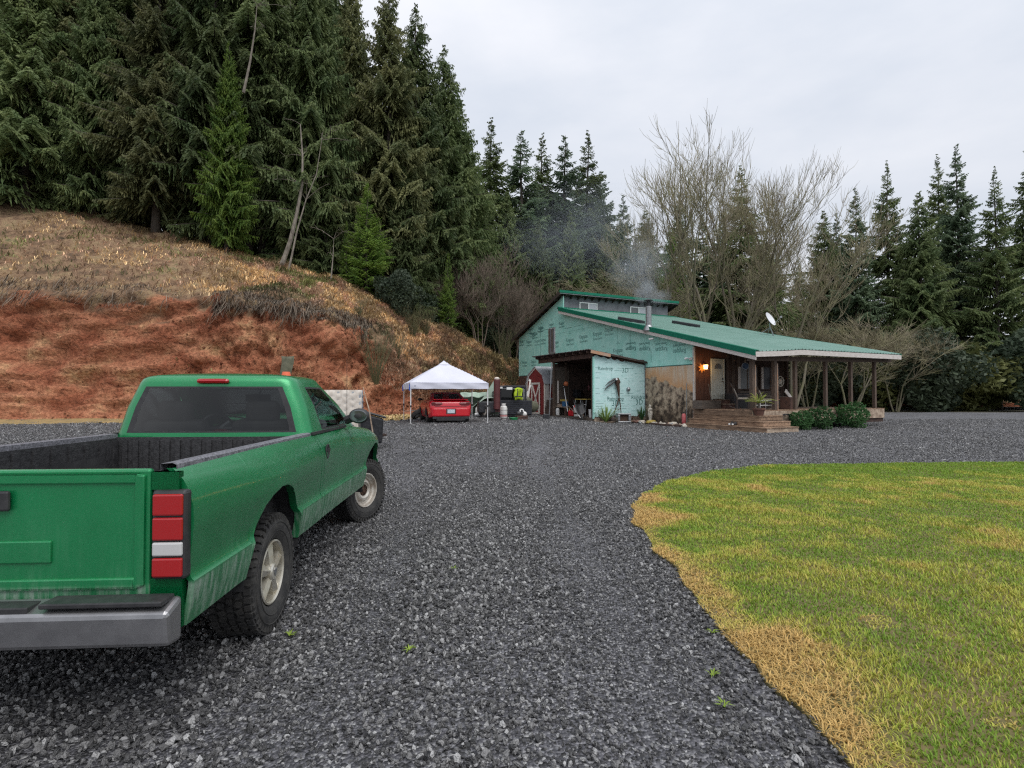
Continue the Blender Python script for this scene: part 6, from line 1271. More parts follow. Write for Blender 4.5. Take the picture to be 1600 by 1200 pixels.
# bed
b = B(); b.span((-1.12, -.735, .68), (.92, .735, .70)); obj('bed_floor', b, 'liner', tk)
for k in range(17): b = B(); b.box((.905, -.66+k*.0825, .95), (.02, .04, .46)); obj('liner_rib', b, 'liner', tk)
b = B(); b.span((.908, -.735, .68), (.93, .735, 1.205)); obj('bulkhead', b, 'liner', tk)
tg = obj('tailgate', B().span((-1.165, -.72, .62), (-1.13, .72, 1.215)), 'dirty_green', tk, bevel=.012)
b = B(); b.span((-1.178, -.66, .69), (-1.163, .66, .73)); b.span((-1.178, -.66, 1.15), (-1.163, .66, 1.19)); b.span((-1.178, -.70, .69), (-1.163, -.66, 1.19)); b.span((-1.178, .66, .69), (-1.163, .70, 1.19)); obj('stamped_border', b, 'dirty_green', tg, bevel=.012)
b = B(); b.span((-1.176, -.30, .80), (-1.163, .30, .90)); obj('stamped_panel', b, 'dirty_green', tg, bevel=.01); b = B(); b.box((-1.182, 0, 1.08), (.02, .26, .09)); obj('latch', b, 'black_plastic', tg, bevel=.01)
for s in (-1, 1):
    b = B(); b.span((-1.185, s*.735, .72), (-1.125, s*.885, 1.12)); tl_ = obj('tail_light', b, 'black_plastic', tk, bevel=.015)
    for z0, z1, ml_ in ((.735, .82, 'red_lens'), (.828, .89, 'clear_lens'), (.898, 1.0, 'red_lens'), (1.008, 1.105, 'red_lens')):
        b = B(); b.span((-1.20, s*.745, z0), (-1.18, s*.875, z1)); obj('lens', b, ml_, tl_, bevel=.008); b = B(); b.span((-1.16, s*.72, .5), (-1.12, s*.86, .72)); b.span((-1.16, s*.72, 1.12), (-1.12, s*.84, 1.2)); tag(obj('rear_corner', b, 'green_paint', tk), kind='stuff')
b = B(); b.prism([(-1.19, .46), (-1.30, .47), (-1.32, .62), (-1.19, .66)], -.88, .88, 'y'); rb_ = obj('rear_bumper', b, 'chrome', tk, bevel=.02); b = B(); b.span((-1.31, -.85, .645), (-1.20, -.35, .668)); b.span((-1.31, .35, .645), (-1.20, .85, .668)); b.span((-1.30, -.3, .62), (-1.20, .3, .652)); tag(obj('step_pad', b, 'black_plastic', rb_, bevel=.006), kind='stuff'); b = B(); b.span((-1.34, -.16, .47), (-1.315, .16, .60)); obj('plate_bracket', b, 'black_plastic', rb_, bevel=.006)
b = B(); b.span((-1.0, -.42, .38), (3.9, -.34, .52)); b.span((-1.0, .34, .38), (3.9, .42, .52)); b.span((-.06, -.7, .33), (.06, .7, .45)); b.ball((0, 0, .38), .16, n=8); b.span((1.0, -.6, .42), (2.2, .6, .5)); b.span((2.6, -.4, .3), (3.7, .4, .7)); obj('frame', b, 'interior', tk)
# cab greenhouse
def hw(z): return float(np.interp(z, [1.2, 1.45, 1.66], [.802, .735, .645]))
def xb_(z): return float(np.interp(z, [1.2, 1.66], [.945, .99]))
def xf_(z): return float(np.interp(z, [1.2, 1.4, 1.66], [2.66, 2.30, 1.80]))
cf = {'b': [0, .35, .65, .86, .925, 1.0], 's': [0, .17, .19, .4, .65, .865, .89, 1.0], 'f': [1.0, .95, .92, .6, .3, 0]}
def ring(z, k=1., zz=None):
    h, x0, x1 = hw(z), xb_(z), xf_(z); rb, rf = .11, .13; pts = []; lab = []
    for t in cf['b']: pts.append((x0+.0-.02*(1-t*t), t*(h-rb))); lab.append(('b', t))
    for a in (22, 45, 68): pts.append((x0+rb-rb*math.cos(math.radians(a)), h-rb+rb*math.sin(math.radians(a)))); lab.append(('c', 0))
    for t in cf['s']: pts.append((x0+rb+(x1-rf-x0-rb)*t, h+.008*math.sin(PI*t))); lab.append(('s', t))
    for a in (22, 45, 68): pts.append((x1-rf+rf*math.sin(math.radians(a)), h-rf+rf*math.cos(math.radians(a)))); lab.append(('c', 1))
    for t in cf['f']: pts.append((x1+.06*(1-t*t), t*(h-rf))); lab.append(('f', t))
    cx = (x0+x1)/2; z_ = z if zz is None else zz
    P_ = [(cx+(x-cx)*k, y*k, z_) for x, y in pts]; return P_, lab
rowz = [(1.205, 1, None), (1.238, 1, None), (1.252, 1, None), (1.35, 1, None), (1.45, 1, None), (1.55, 1, None), (1.605, 1, None), (1.62, 1, None), (1.655, 1, None), (1.66, .975, 1.684), (1.66, .93, 1.703), (1.66, .84, 1.718), (1.66, .6, 1.732), (1.66, .3, 1.74), (1.66, .001, 1.742)]
RG = [ring(*r)[0] for r in rowz]; LB = ring(1.3)[1]; nR = len(RG); nC = len(LB)
groups = {k: B() for k in ('cab_shell', 'window_seal', 'rear_window', 'windshield', 'side_window+', 'side_window-')}
def addq(bq, q): k = len(bq.v); bq.v += q; bq.f.append(tuple(range(k, k+len(q))))
for sg in (-1, 1):
    for i in range(nR-1):
        for j in range(nC-1):
            q = [RG[i][j], RG[i+1][j], RG[i+1][j+1], RG[i][j+1]]; q = [(p[0], p[1]*sg, p[2]) for p in q]; (k0, t0), (k1, t1) = LB[j], LB[j+1]; dest = 'cab_shell'
            if 1 <= i <= 6 and k0 == k1 and k0 in 'bsf':
                edge_ = i in (1, 6); lo_, hi_ = min(t0, t1), max(t0, t1)
                if k0 == 'b': dest = 'rear_window' if hi_ <= .925 and not edge_ else ('window_seal' if hi_ <= 1. else dest)
                elif k0 == 's':
                    if .19 <= lo_ and hi_ <= .865 and not edge_: dest = 'side_window'+('+' if sg > 0 else '-')
                    elif .17 <= lo_ and hi_ <= .89: dest = 'window_seal'
                else: dest = 'windshield' if hi_ <= .92 and not edge_ else ('window_seal' if hi_ <= .95 else dest)
            addq(groups[dest], q)
for k_, bq in groups.items():
    mt_ = {'cab_shell': 'dirty_green', 'window_seal': 'black_plastic', 'rear_window': 'glass_rear', 'windshield': 'glass_side'}.get(k_, 'glass_side')
    obj(k_.rstrip('+-'), bq, mt_, tk, smooth=True, angle=50 if k_ == 'cab_shell' else 30)
b = B(); b.grid([[(.935, y, z) for z in (.55, 1.21)] for y in (-.80, .80)]); obj('cab_back', b, 'green_paint', tk, solid=.02)
b = B(); b.box((.955, 0, 1.665), (.04, .26, .04)); obj('brake_light', b, 'red_lens', tk, bevel=.02)
# hood, windshield base, nose
b = B(); b.grid([[(x, s_*(wside(x, ztop(x))-.01), ztop(x)+.075*(1-abs(s_)**2.2)*min(1, (4.12-x)/.5+.3)) for s_ in np.linspace(-1, 1, 17)] for x in np.linspace(2.5, 4.02, 20)]); obj('hood', b, 'dirty_green', tk, smooth=True, solid=.01)
b = B(); b.grid([[(x, y, 1.215-.02*(x-2.3)) for y in np.linspace(-.79, .79, 5)] for x in (2.2, 2.6)]); obj('cowl', b, 'black_plastic', tk, solid=.01)
b = B(); b.tube([(2.42, -.6, 1.245), (2.30, -.2, 1.34)], .008, 5); b.tube([(2.42, .1, 1.245), (2.30, .5, 1.34)], .008, 5); obj('wiper', b, 'black_plastic', tk)
b = B(); b.grid([[(3.98+.12*(1-t*t), t*.72, z) for z in (.62, .78, .93)] for t in np.linspace(-1, 1, 9)]); obj('grille', b, 'black_plastic', tk, solid=.02)
for s in (-1, 1): b = B(); b.span((3.9, s*.52, .72), (4.02, s*.72, .9)); obj('headlight', b, 'clear_lens', tk, bevel=.02)
b = B(); b.grid([[(4.03+.14*(1-t*t), t*.84, z) for z in (.42, .62)] for t in np.linspace(-1, 1, 11)]); obj('front_bumper', b, 'black_plastic', tk, solid=.04)
b = B(); b.tube([(2.52, -.73, 1.17), (2.52, -.73, 1.22)], .02, 8); b.tube([(2.52, -.73, 1.2), (2.42, -.75, 1.95)], .0025, 4); obj('antenna', b, 'black_plastic', tk)
# interior
for y_, lab in ((.36, None), (-.36, None)):
    b = B(); b.box((1.35, y_, .82), (.5, .52, .2)); b.box((1.12, y_, 1.08), (.16, .5, .52), (0, -.12, 0)); b.box((1.08, y_, 1.40), (.10, .28, .20), (0, -.05, 0)); obj('seat', b, 'interior', tk, bevel=.05, seg=3)
b = B(); b.box((2.25, 0, 1.10), (.45, 1.45, .18)); b.span((1.0, -.75, .55), (2.4, .75, .6)); obj('dashboard', b, 'interior', tk, bevel=.04)
b = B(); b.lathe([(.165, -.012), (.18, 0), (.165, .012), (.15, 0)], 24, axis='x', closed=True); b.box((0, 0, 0), (.03, .3, .05)); b.box((0, 0, -.07), (.03, .05, .15)); b.tube([(0, 0, 0), (.25, 0, -.02)], .03, 8); obj('steering_wheel', b, 'black_plastic', tk, loc=(1.86, .36, 1.20), rot=(0, -.35, 0), smooth=True)
b = B(); b.box((1.90, 0, 1.52), (.02, .24, .07)); b.tube([(1.9, 0, 1.54), (1.98, 0, 1.60)], .01, 6); obj('rear_view_mirror', b, 'black_plastic', tk, bevel=.01)
b = B(); b.ball((1.45, -.02+.18, 1.14), .14, (1.2, 1, .7)); b.tube([(1.3, .1, 1.1), (1.35, .28, 1.22)], .03, 6); o = obj('red_bag', b, 'can_red', None, smooth=True, loc=(TO[0], TO[1], 0), rot=(0, 0, PI/2+TH)); tag(o, 'red bundle on the seat seen through the pickup rear window', 'bag')
# wheels (axle along local y, outer face towards -y)
def tyre():
    b = B(); R = .38; hw_ = .125
    b.lathe([(.205, -.085), (.215, -.115), (.25, -.135), (.30, -.140), (.335, -.134), (.358, -.118), (.366, -.10), (.369, 0), (.366, .10), (.358, .118), (.335, .134), (.30, .14), (.25, .135), (.215, .115), (.205, .085)], 72, axis='y')
    N_ = 46
    for k in range(N_):
        a = 2*PI*k/N_
        for r_i, (y_, w_, l_, ph) in enumerate(((-.105, .040, .034, 0), (-.052, .040, .036, .5), (0, .034, .030, .1), (.052, .040, .036, .6), (.105, .040, .034, .2))):
            aa = a+2*PI/N_*ph; c_ = (.373*math.cos(aa), y_, .373*math.sin(aa)); mm = Matrix.Rotation(-aa, 3, 'Y') @ Matrix.Rotation((.35 if r_i in (1, 3) else .1)*(1 if k % 2 else -1), 3, 'X')
            b.box(c_, (.020, w_, l_), rot=mm)
        aa = a; c_ = (.352*math.cos(aa), -.128, .352*math.sin(aa)); b.box(c_, (.032, .014, .020), rot=Matrix.Rotation(-aa, 3, 'Y'))
    b.lathe([(.262, -.1375), (.266, -.1405), (.270, -.139)], 60, axis='y'); b.lathe([(.318, -.138), (.322, -.1415), (.326, -.137)], 60, axis='y'); return b
def alloy():
    b = B(); b.lathe([(.205, -.09), (.207, -.118), (.197, -.122), (.188, -.112), (.182, -.06), (.176, .06)], 48, axis='y')
    for k in range(5):
        a = 2*PI*k/5+.3; 
        def pt(r, da, y): return (r*math.cos(a+da), y, r*math.sin(a+da))
        top = [pt(.035, -.9, -.112), pt(.035, .9, -.112), pt(.10, .33, -.104), pt(.186, .25, -.096), pt(.186, -.25, -.096), pt(.10, -.33, -.104)]; rdg = [pt(.05, 0, -.124), pt(.186, 0, -.112)]
        bot = [(p[0], p[1]+.05, p[2]) for p in top]; k_ = len(b.v); b.v += top+bot+rdg
        b.f += [(k_+1, k_+2, k_+3, k_+13, k_+12), (k_+0, k_+12, k_+13, k_+4, k_+5), (k_, k_+1, k_+12), (k_+3, k_+4, k_+13)]+[(k_+i, k_+6+i, k_+6+(i+1) % 6, k_+(i+1) % 6) for i in range(6)]
    b.lathe([(.001, -.132), (.045, -.130), (.058, -.120), (.060, -.09)], 24, axis='y'); return b
def emblem():
    b = B(); b.prism([(0, -.028), (.022, 0), (.026, .020), (.012, .014), (0, .028), (-.012, .014), (-.026, .020), (-.022, 0)], -.136, -.131, 'y'); return b
def steel():
    b = B(); b.lathe([(.205, -.09), (.209, -.116), (.202, -.122), (.192, -.118), (.186, -.085), (.172, -.070), (.160, -.072), (.150, -.050), (.140, -.060), (.118, -.085), (.098, -.092), (.088, -.086), (.080, -.078), (.070, -.076)], 48, axis='y'); return b
ty, al, st_ = tyre(), alloy(), steel()
meshes = {}
for (x_, s, kind, steer) in ((0, -1, 'a', 0), (0, 1, 'a', 0), (3.17, -1, 's', -math.radians(27)), (3.17, 1, 's', -math.radians(27))):
    w_ = bpy.data.objects.new('wheel', None); C.objects.link(w_); w_.parent = tk; w_.location = (x_, s*.725, .38); w_.rotation_euler = (0, 0, steer+(PI if s > 0 else 0))
    if 'ty' not in meshes:
        o = obj('tyre', ty, 'rubber', w_, smooth=True, angle=30); meshes['ty'] = o.data
    else: link('tyre', meshes['ty'], w_)
    if kind not in meshes: o = obj('rim', al if kind == 'a' else st_, 'alloy' if kind == 'a' else 'steel_rim', w_, smooth=True, angle=28); meshes[kind] = o.data
    else: link('rim', meshes[kind], w_)
    b = B(); b.lathe([(.001, -.06), (.17, -.03), (.19, .06)], 32, axis='y'); obj('brake_disc', b, 'interior', w_, smooth=True)
    if kind == 'a': b = emblem(); obj('emblem', b, 'galv', w_)
    else:
        b = B(); b.lathe([(.001, -.085), (.022, -.085), (.028, -.075), (.05, -.07), (.07, -.06), (.07, -.076)], 20, axis='y')
        for k in range(6): a = k*PI/3; b.cyl((.050*math.cos(a), -.082, .050*math.sin(a)), (.050*math.cos(a), -.06, .050*math.sin(a)), .009, 6)
        obj('hub', b, 'rust', w_, smooth=True)

# ================================================================== RED CAR under the tent
CA = math.radians(15); crx, cry = -2.57, 23.15
car = thing('parked_car', 'red two-door coupe parked nose-in under the white canopy tent', 'car', (crx, cry, .345), PI/2+CA)
# stations along x (0 = tail), half outline points (y, z)
def sec(x):
    w = float(np.interp(x, [0, .06, .25, .8, 1.4, 2.4, 3.6, 4.4, 4.8, 4.9], [.80, .86, .91, .935, .935, .92, .925, .88, .74, .60]))
    zb = float(np.interp(x, [0, .25, .9, 3.6, 4.9], [.30, .24, .20, .20, .26])); zt = float(np.interp(x, [0, .05, .12, .5, 1.0, 1.6, 3.2, 3.6, 4.4, 4.9], [.84, .93, .965, .985, .98, .95, .95, .90, .76, .58]))
    h = zt-zb
    return [(0, zt+.012), (w*.5, zt+.008), (w*.78, zt-.004), (w*.90, zt-.03), (w*.965, zt-.09), (w*.995, zb+h*.68), (w, zb+h*.56), (w*.985, zb+h*.47), (w*.99, zb+h*.40), (w*.975, zb+h*.2), (w*.93, zb+.02), (w*.6, zb-.01), (0, zb-.01)]
b = B(); xs_ = [0, .03, .07, .13, .25, .45, .7, .95, 1.2, 1.5, 1.9, 2.4, 2.9, 3.3, 3.7, 4.1, 4.5, 4.75, 4.9]
for s in (-1, 1): b.grid([[(x, s*y, z) for y, z in (sec(x) if s < 0 else sec(x))] for x in xs_])
s0 = sec(0); tail = [(0, y, z) for y, z in s0]+[(0, -y, z) for y, z in s0[::-1]]; b.add(tail, [tuple(range(len(tail)))])
s0 = sec(4.9); b.add([(4.9, y, z) for y, z in s0]+[(4.9, -y, z) for y, z in s0[::-1]], [tuple(range(len(s0)*2))])
obj('body', b, 'red_paint', car, smooth=True, angle=45)
b = B(); b.grid([[(x, s_*.80*(1-.1*abs(s_)), z) for s_ in np.linspace(-1, 1, 15)] for x, z in ((-.02, .985), (-.035, 1.01), (.06, 1.035), (.20, 1.02), (.30, .985))]); obj('spoiler', b, 'red_paint', car, smooth=True, solid=.01)
b = B(); b.grid([[(-.012-.05*(1-abs(s_)**3), s_*.80, z) for s_ in np.linspace(-1, 1, 15)] for z in (.30, .36, .50, .60, .63)]); obj('rear_bumper', b, 'red_paint', car, smooth=True, solid=.03)
b = B(); b.grid([[(-.02-.03*(1-abs(s_)**3), s_*.76, z) for s_ in np.linspace(-1, 1, 9)] for z in (.20, .30)]); obj('lower_valance', b, 'black_plastic', car, solid=.02)
for s in (-1, 1):
    b = B(); b.prism([(s*.34, .83), (s*.40, .895), (s*.80, .905), (s*.835, .85), (s*.78, .765), (s*.46, .765)], -.022, .02, 'x'); tl = obj('tail_light', b, 'dark_red_lens', car, bevel=.01)
    b = B(); b.prism([(s*.37, .845), (s*.42, .885), (s*.66, .89), (s*.64, .845)], -.030, -.023, 'x'); obj('reverse_lens', b, 'pale_red', tl)
b = B(); b.box((-.078, 0, .515), (.012, .31, .16)); pl_ = obj('licence_plate', b, 'plate', car, bevel=.004);
b = B(); b.box((-.055, 0, .515), (.03, .42, .22)); obj('plate_recess', b, 'maroon', car)
b = B(); b.box((.0, 0, .725), (.01, 1.35, .02)); obj('trim_line', b, 'maroon', car)
# cabin
def crow(z): t = max(0., (z-.95)/.37); return [(.62+.95*t**1.1, 3.35-1.05*t), .80-.17*t]
zr = [.93, .965, .985, 1.05, 1.12, 1.19, 1.235, 1.255, 1.28]
cab = {k: B() for k in ('roof', 'rear_glass', 'windshield', 'side_glass+', 'side_glass-')}
def cring(z):
    (x0, x1), h = crow(z); P_ = []; L_ = []
    for t in (0, .4, .8, .93, 1): P_.append((x0+.05*t*t-.05, t*(h-.10))); L_.append('b' if t < 1 else 'x')
    P_ += [(x0+.06, h-.04), (x0+.16, h)]; L_ += ['x', 's']
    for t in (.2, .45, .75, .93): P_.append((x0+.16+(x1-.3-x0)*t, h+.01)); L_.append('s')
    P_ += [(x1-.12, h-.02), (x1-.02, h-.10)]; L_ += ['x', 'x']
    for t in (.93, .5, 0): P_.append((x1+.08*(1-t*t), t*(h-.10))); L_.append('f')
    return P_, L_
for sg in (-1, 1):
    for i in range(len(zr)-1):
        a, La = cring(zr[i]); c_, _ = cring(zr[i+1])
        for j in range(len(a)-1):
            q = [(a[j][0], a[j][1]*sg, zr[i]), (c_[j][0], c_[j][1]*sg, zr[i+1]), (c_[j+1][0], c_[j+1][1]*sg, zr[i+1]), (a[j+1][0], a[j+1][1]*sg, zr[i])]; d_ = 'roof'
            if 1 <= i <= 6:
                if La[j] == 'b' and La[j+1] in 'b': d_ = 'rear_glass'
                if La[j] == 's' and La[j+1] == 's': d_ = 'side_glass'+('+' if sg > 0 else '-')
                if La[j] == 'f' and La[j+1] == 'f': d_ = 'windshield'
            addq(cab[d_], q)
    a, _ = cring(1.28); (x0, x1), _h = crow(1.28); cx = (x0+x1)/2; prev = [(p[0], p[1]*sg, 1.28) for p in a]
    for k, z in ((.93, 1.30), (.75, 1.318), (.4, 1.328), (.01, 1.33)):
        cur = [(cx+(p[0]-cx)*k, p[1]*sg*k, z) for p in a]
        for j in range(len(a)-1): addq(cab['roof'], [prev[j], cur[j], cur[j+1], prev[j+1]])
        prev = cur
for k_, bq in cab.items(): obj(k_.rstrip('+-'), bq, 'red_paint' if k_ == 'roof' else 'glass_tint', car, smooth=True, angle=40)
b = B(); b.box((1.7, 0, .8), (2.2, 1.4, .3)); b.box((1.55, .36, 1.05), (.12, .45, .4)); b.box((1.55, -.36, 1.05), (.12, .45, .4)); obj('interior', b, 'interior', car, bevel=.04)
b = B(); b.tube([(1.1, 0, 1.30), (1.06, 0, 1.37)], .015, 6); obj('antenna', b, 'black_plastic', car)
for s in (-1, 1):
    b = B(); b.ball((2.75, s*1.02, 1.0), .09, (.8, 1.15, .75)); b.tube([(2.78, s*.88, .97), (2.76, s*.98, .99)], .03, 6); obj('door_mirror', b, 'black_plastic', car, smooth=True)
    for x_ in (.98, 3.62):
        w_ = bpy.data.objects.new('wheel', None); C.objects.link(w_); w_.parent = car; w_.location = (x_, s*.80, .32)
        b = B(); b.lathe([(.20, -.11), (.23, -.125), (.29, -.12), (.32, -.10), (.325, 0), (.32, .10), (.29, .12), (.23, .125), (.20, .11)], 36, axis='y', closed=True); obj('tyre', b, 'rubber', w_, smooth=True)
        b = B(); b.lathe([(.001, s*.07), (.12, s*.08), (.20, s*.10), (.205, 0)], 24, axis='y'); obj('rim', b, 'galv', w_, smooth=True)
        b = B(); b.lathe([(.345, -.01), (.375, -.012)], 30, axis='y'); ar_ = B()
        ar_.add([(x_+r_q*math.cos(a), s*(.945), .32+r_q*math.sin(a)) for r_q in (.0, .365) for a in np.linspace(0, PI, 15)], [(i, i+1, 16+i, 15+i) for i in range(14)]); obj('wheel_arch', ar_, 'interior', car)
b = B(); b.box((.15, 0, .19), (.5, 1.2, .12)); b.tube([(-.02, -.5, .22), (.3, -.5, .22)], .035, 8); obj('exhaust', b, 'interior', car)
# ================================================================== TENT
TA = math.radians(16); tent = thing('canopy_tent', 'white pop-up canopy tent standing low over the red car', 'tent', (-4.14, 22.5, .0), TA)
Ls = 3.23; zt_ = 1.80; zv = 2.06; zp = 3.02
for i, (x, y) in enumerate(((0, 0), (Ls, 0), (Ls, Ls), (0, Ls))):
    wx, wy = -4.14+x*math.cos(TA)-y*math.sin(TA), 22.5+x*math.sin(TA)+y*math.cos(TA); g = gzf(wx, wy)+(.02 if i == 3 else 0)
    lg = obj('leg', B().span((x-.02, y-.02, g+.75), (x+.02, y+.02, zv-.05)), 'white_metal', tent); b = B(); b.span((x-.014, y-.014, g), (x+.014, y+.014, g+.75)); obj('lower_leg', b, 'white_metal', lg); b = B(); b.span((x-.03, y-.03, g+.68), (x+.03, y+.03, g+.76)); obj('clamp', b, 'black_plastic', lg); b = B(); b.span((x-.05, y-.05, g), (x+.05, y+.05, g+.012)); obj('foot', b, 'white_metal', lg)
    if i in (0, 3): b = B(); b.box((x-.045, y+.0, zv-.20), (.05, .05, .26)); obj('corner_strap', b, 'blue_plastic', lg)
b = B(); n = 14; cx = Ls/2
def roofz(x, y):
    dx, dy = abs(x-cx)/cx, abs(y-cx)/cx; r = max(dx, dy); r = min(r, 1.); return zv+(zp-zv)*(1-r)**.94-.045*math.sin(PI*r)*(1-min(dx, dy)/max(r, 1e-3)*1.0)*.9
b.grid([[(x, y, roofz(x, y)) for y in np.linspace(-.03, Ls+.03, 29)] for x in np.linspace(-.03, Ls+.03, 29)]); obj('top', b, 'white_fabric', tent, smooth=True)
b = B()
def vz(t): return zt_+.008*math.sin(t*9)
for a0, a1 in (((-.03, -.03), (Ls+.03, -.03)), ((Ls+.03, -.03), (Ls+.03, Ls+.03)), ((Ls+.03, Ls+.03), (-.03, Ls+.03)), ((-.03, Ls+.03), (-.03, -.03))):
    d_ = Vector((a1[0]-a0[0], a1[1]-a0[1], 0)).normalized(); nn_v = Vector((d_.y, -d_.x, 0))
    b.grid([[tuple(Vector((a0[0]+(a1[0]-a0[0])*t, a0[1]+(a1[1]-a0[1])*t, zz))+nn_v*(.012*math.sin(t*17+zz*20)+.006)) for zz in (zv-.002, zv-.07, zv-.15, vz(t*3))] for t in np.linspace(0, 1, 24)])
obj('valance', b, 'white_fabric', tent, smooth=True)
b = B(); cpk = .26; b.grid([[(cx+a*cpk, cx+c_*cpk, zp+.06-.20*max(abs(a), abs(c_))) for c_ in (-1, -.5, 0, .5, 1)] for a in (-1, -.5, 0, .5, 1)]); obj('vent_cap', b, 'white_fabric', tent, smooth=False)
b = B(); b.tube([(cx, cx, zv+.2), (cx, cx, zp-.03)], .02, 6)
for a, c_ in (((0, 0), (Ls, 0)), ((Ls, 0), (Ls, Ls)), ((Ls, Ls), (0, Ls)), ((0, Ls), (0, 0))):
    A, E_ = Vector((a[0], a[1], 0)), Vector((c_[0], c_[1], 0)); b.tube([A+Vector((0, 0, zv-.05)), A.lerp(E_, .5)+Vector((0, 0, zv-.25)), E_+Vector((0, 0, zv-.05))], .012, 4); b.tube([A+Vector((0, 0, zv-.25)), A.lerp(E_, .5)+Vector((0, 0, zv-.05)), E_+Vector((0, 0, zv-.25))], .012, 4)
obj('truss', b, 'white_metal', tent)
b = B(); b.prism([(.13, 1.90), (.17, 1.95), (.21, 1.90)], -.048, -.044, 'y'); obj('printed_mark', b, 'plate_ink', tent)
# ================================================================== DARK TRUCK behind the tent
dt = thing('flatbed_truck', 'old dark utility truck with slatted side and upright maroon stack behind the tent', 'truck', (pxy(770, 29.3), 29.3, .36), math.radians(6))
b = B(); b.box((.85, .9, .95), (1.55, 1.6, .9)); obj('cab', b, 'dark_navy', dt, bevel=.06); b = B(); b.box((1.05, .4, 1.62), (1.45, 1.4, .12)); b.span((.32, -.3, .9), (.40, -.2, 1.6)); b.span((1.68, -.3, .9), (1.78, -.2, 1.6)); b.box((1.05, 1.0, 1.3), (1.4, .1, .6)); obj('cab_frame', b, 'dark_navy', dt, bevel=.02)
b = B(); b.span((.42, -.29, 1.05), (1.66, -.27, 1.48)); obj('windshield', b, 'glass_dark', dt); b = B(); b.span((.45, -.31, 1.50), (1.62, -.29, 1.53)); b.span((1.60, -.31, 1.10), (1.66, -.29, 1.5)); obj('window_trim', b, 'galv', dt); b = B(); b.box((.30, -.33, 1.57), (.38, .04, .09)); b.box((.86, -.33, 1.53), (.3, .04, .13)); obj('light_bar', b, 'bucket_white', dt)
for k in range(7): b = B(); b.box((1.15, -.55, .22+k*.105), (1.75, .03, .085)); obj('side_slat', b, 'dark_navy', dt, bevel=.008)
b = B(); b.box((1.15, -.50, .5), (1.75, .03, .8)); obj('side_backing', b, 'interior', dt)
b = B(); b.box((-.35, .2, .55), (.9, 1.6, .6)); obj('engine_bay', b, 'dark_metal', dt, bevel=.05); b = B(); b.grid([[(-.75+.75*t, y, .80+.26*math.sin(min(1, t*1.6)*PI/2)) for y in (-.62, .5)] for t in np.linspace(0, 1, 7)]); obj('fender', b, 'pale_tarp', dt, solid=.03, smooth=True)
for x_, y_ in ((-.42, -.5), (-.42, 1.2), (1.5, 1.2)):
    w_ = bpy.data.objects.new('wheel', None); C.objects.link(w_); w_.parent = dt; w_.location = (x_, y_, .33); w_.rotation_euler = (0, 0, -.9 if y_ < 0 else 0)
    b = B(); b.lathe([(.19, -.09), (.25, -.11), (.31, -.1), (.34, -.06), (.34, .06), (.31, .1), (.25, .11), (.19, .09)], 28, axis='y', closed=True); obj('tyre', b, 'rubber', w_, smooth=True); b = B(); b.lathe([(.001, -.05), (.1, -.07), (.17, -.05), (.195, -.09), (.2, 0)], 20, axis='y'); obj('rim', b, 'steel_rim', w_, smooth=True)
b = B(); b.lathe([(.001, .45), (.17, .45), (.17, 1.95), (.13, 2.0), (.001, 2.0)], 16, c=(.17, -.62, 0)); obj('stack', b, 'maroon', dt, smooth=True); b = B(); b.lathe([(.001, 2.0), (.13, 2.0), (.14, 2.05), (.08, 2.11), (.001, 2.12)], 14, c=(.17, -.62, 0)); obj('stack_cap', b, 'mattress', dt, smooth=True)
b = B(); b.box((.1, -.55, .42), (.7, .08, .25)); obj('bumper', b, 'maroon', dt)
# high-vis jacket on the truck
b = B(); x0 = pxy(810, 28.6); pts = B()
b.grid([[(x0-.20+.4*u+.02*math.sin(v*9), 28.55+.06*math.sin(u*7+v*5)+.10*v, 1.62-.60*v+.06*math.sin(u*PI)) for v in np.linspace(0, 1, 8)] for u in np.linspace(0, 1, 8)]); hv = thing('safety_jacket', 'bright yellow-green safety jacket hanging on the dark truck', 'jacket', (0, 0, .25)); obj('fabric', b, 'hi_vis', hv, solid=.04, smooth=True); b = B(); b.box((x0, 28.50, 1.22), (.4, .03, .05)); b.box((x0-.04, 28.50, 1.4), (.04, .02, .4)); obj('stripe', b, 'dark_metal', hv)
# grey covered load and white clutter between truck and barn shed
V, F = leafball(10, 1, 1, 1); b = B(); b.ball((0, 0, .45), .5, (1.1, .8, 1)); b.ball((.5, .1, .35), .35, (1, .8, .9)); tag(obj('covered_load', b, 'olive_cloth', None, loc=(pxy(818, 30.2), 30.2, .55), smooth=True), 'grey covered heap between the dark truck and the red shed', 'heap')
for px, z, a, lab in ((816.5, 1.35, .5, 'short white stick end poking above the grey heap'), (823, 1.5, .9, 'white angled pole leaning at the red shed')): b = B(); x_ = pxy(px, 29.6); b.tube([(x_, 29.6, z), (x_+.35*math.cos(a), 29.6, z+.6*math.sin(a)+.1)], .04, 6); b.tube([(x_, 29.6, z), (x_-.2, 29.7, .4)], .03, 6); tag(obj('white_stick', b, 'bucket_white'), lab, 'stick')
b = B(); b.beam((pxy(822, 30.4), 30.4, .5), (pxy(829, 30.8), 31, 2.4), .08, .05); tag(obj('leaning_plank', b, 'mattress'), 'long pale plank leaning behind the red shed', 'plank')
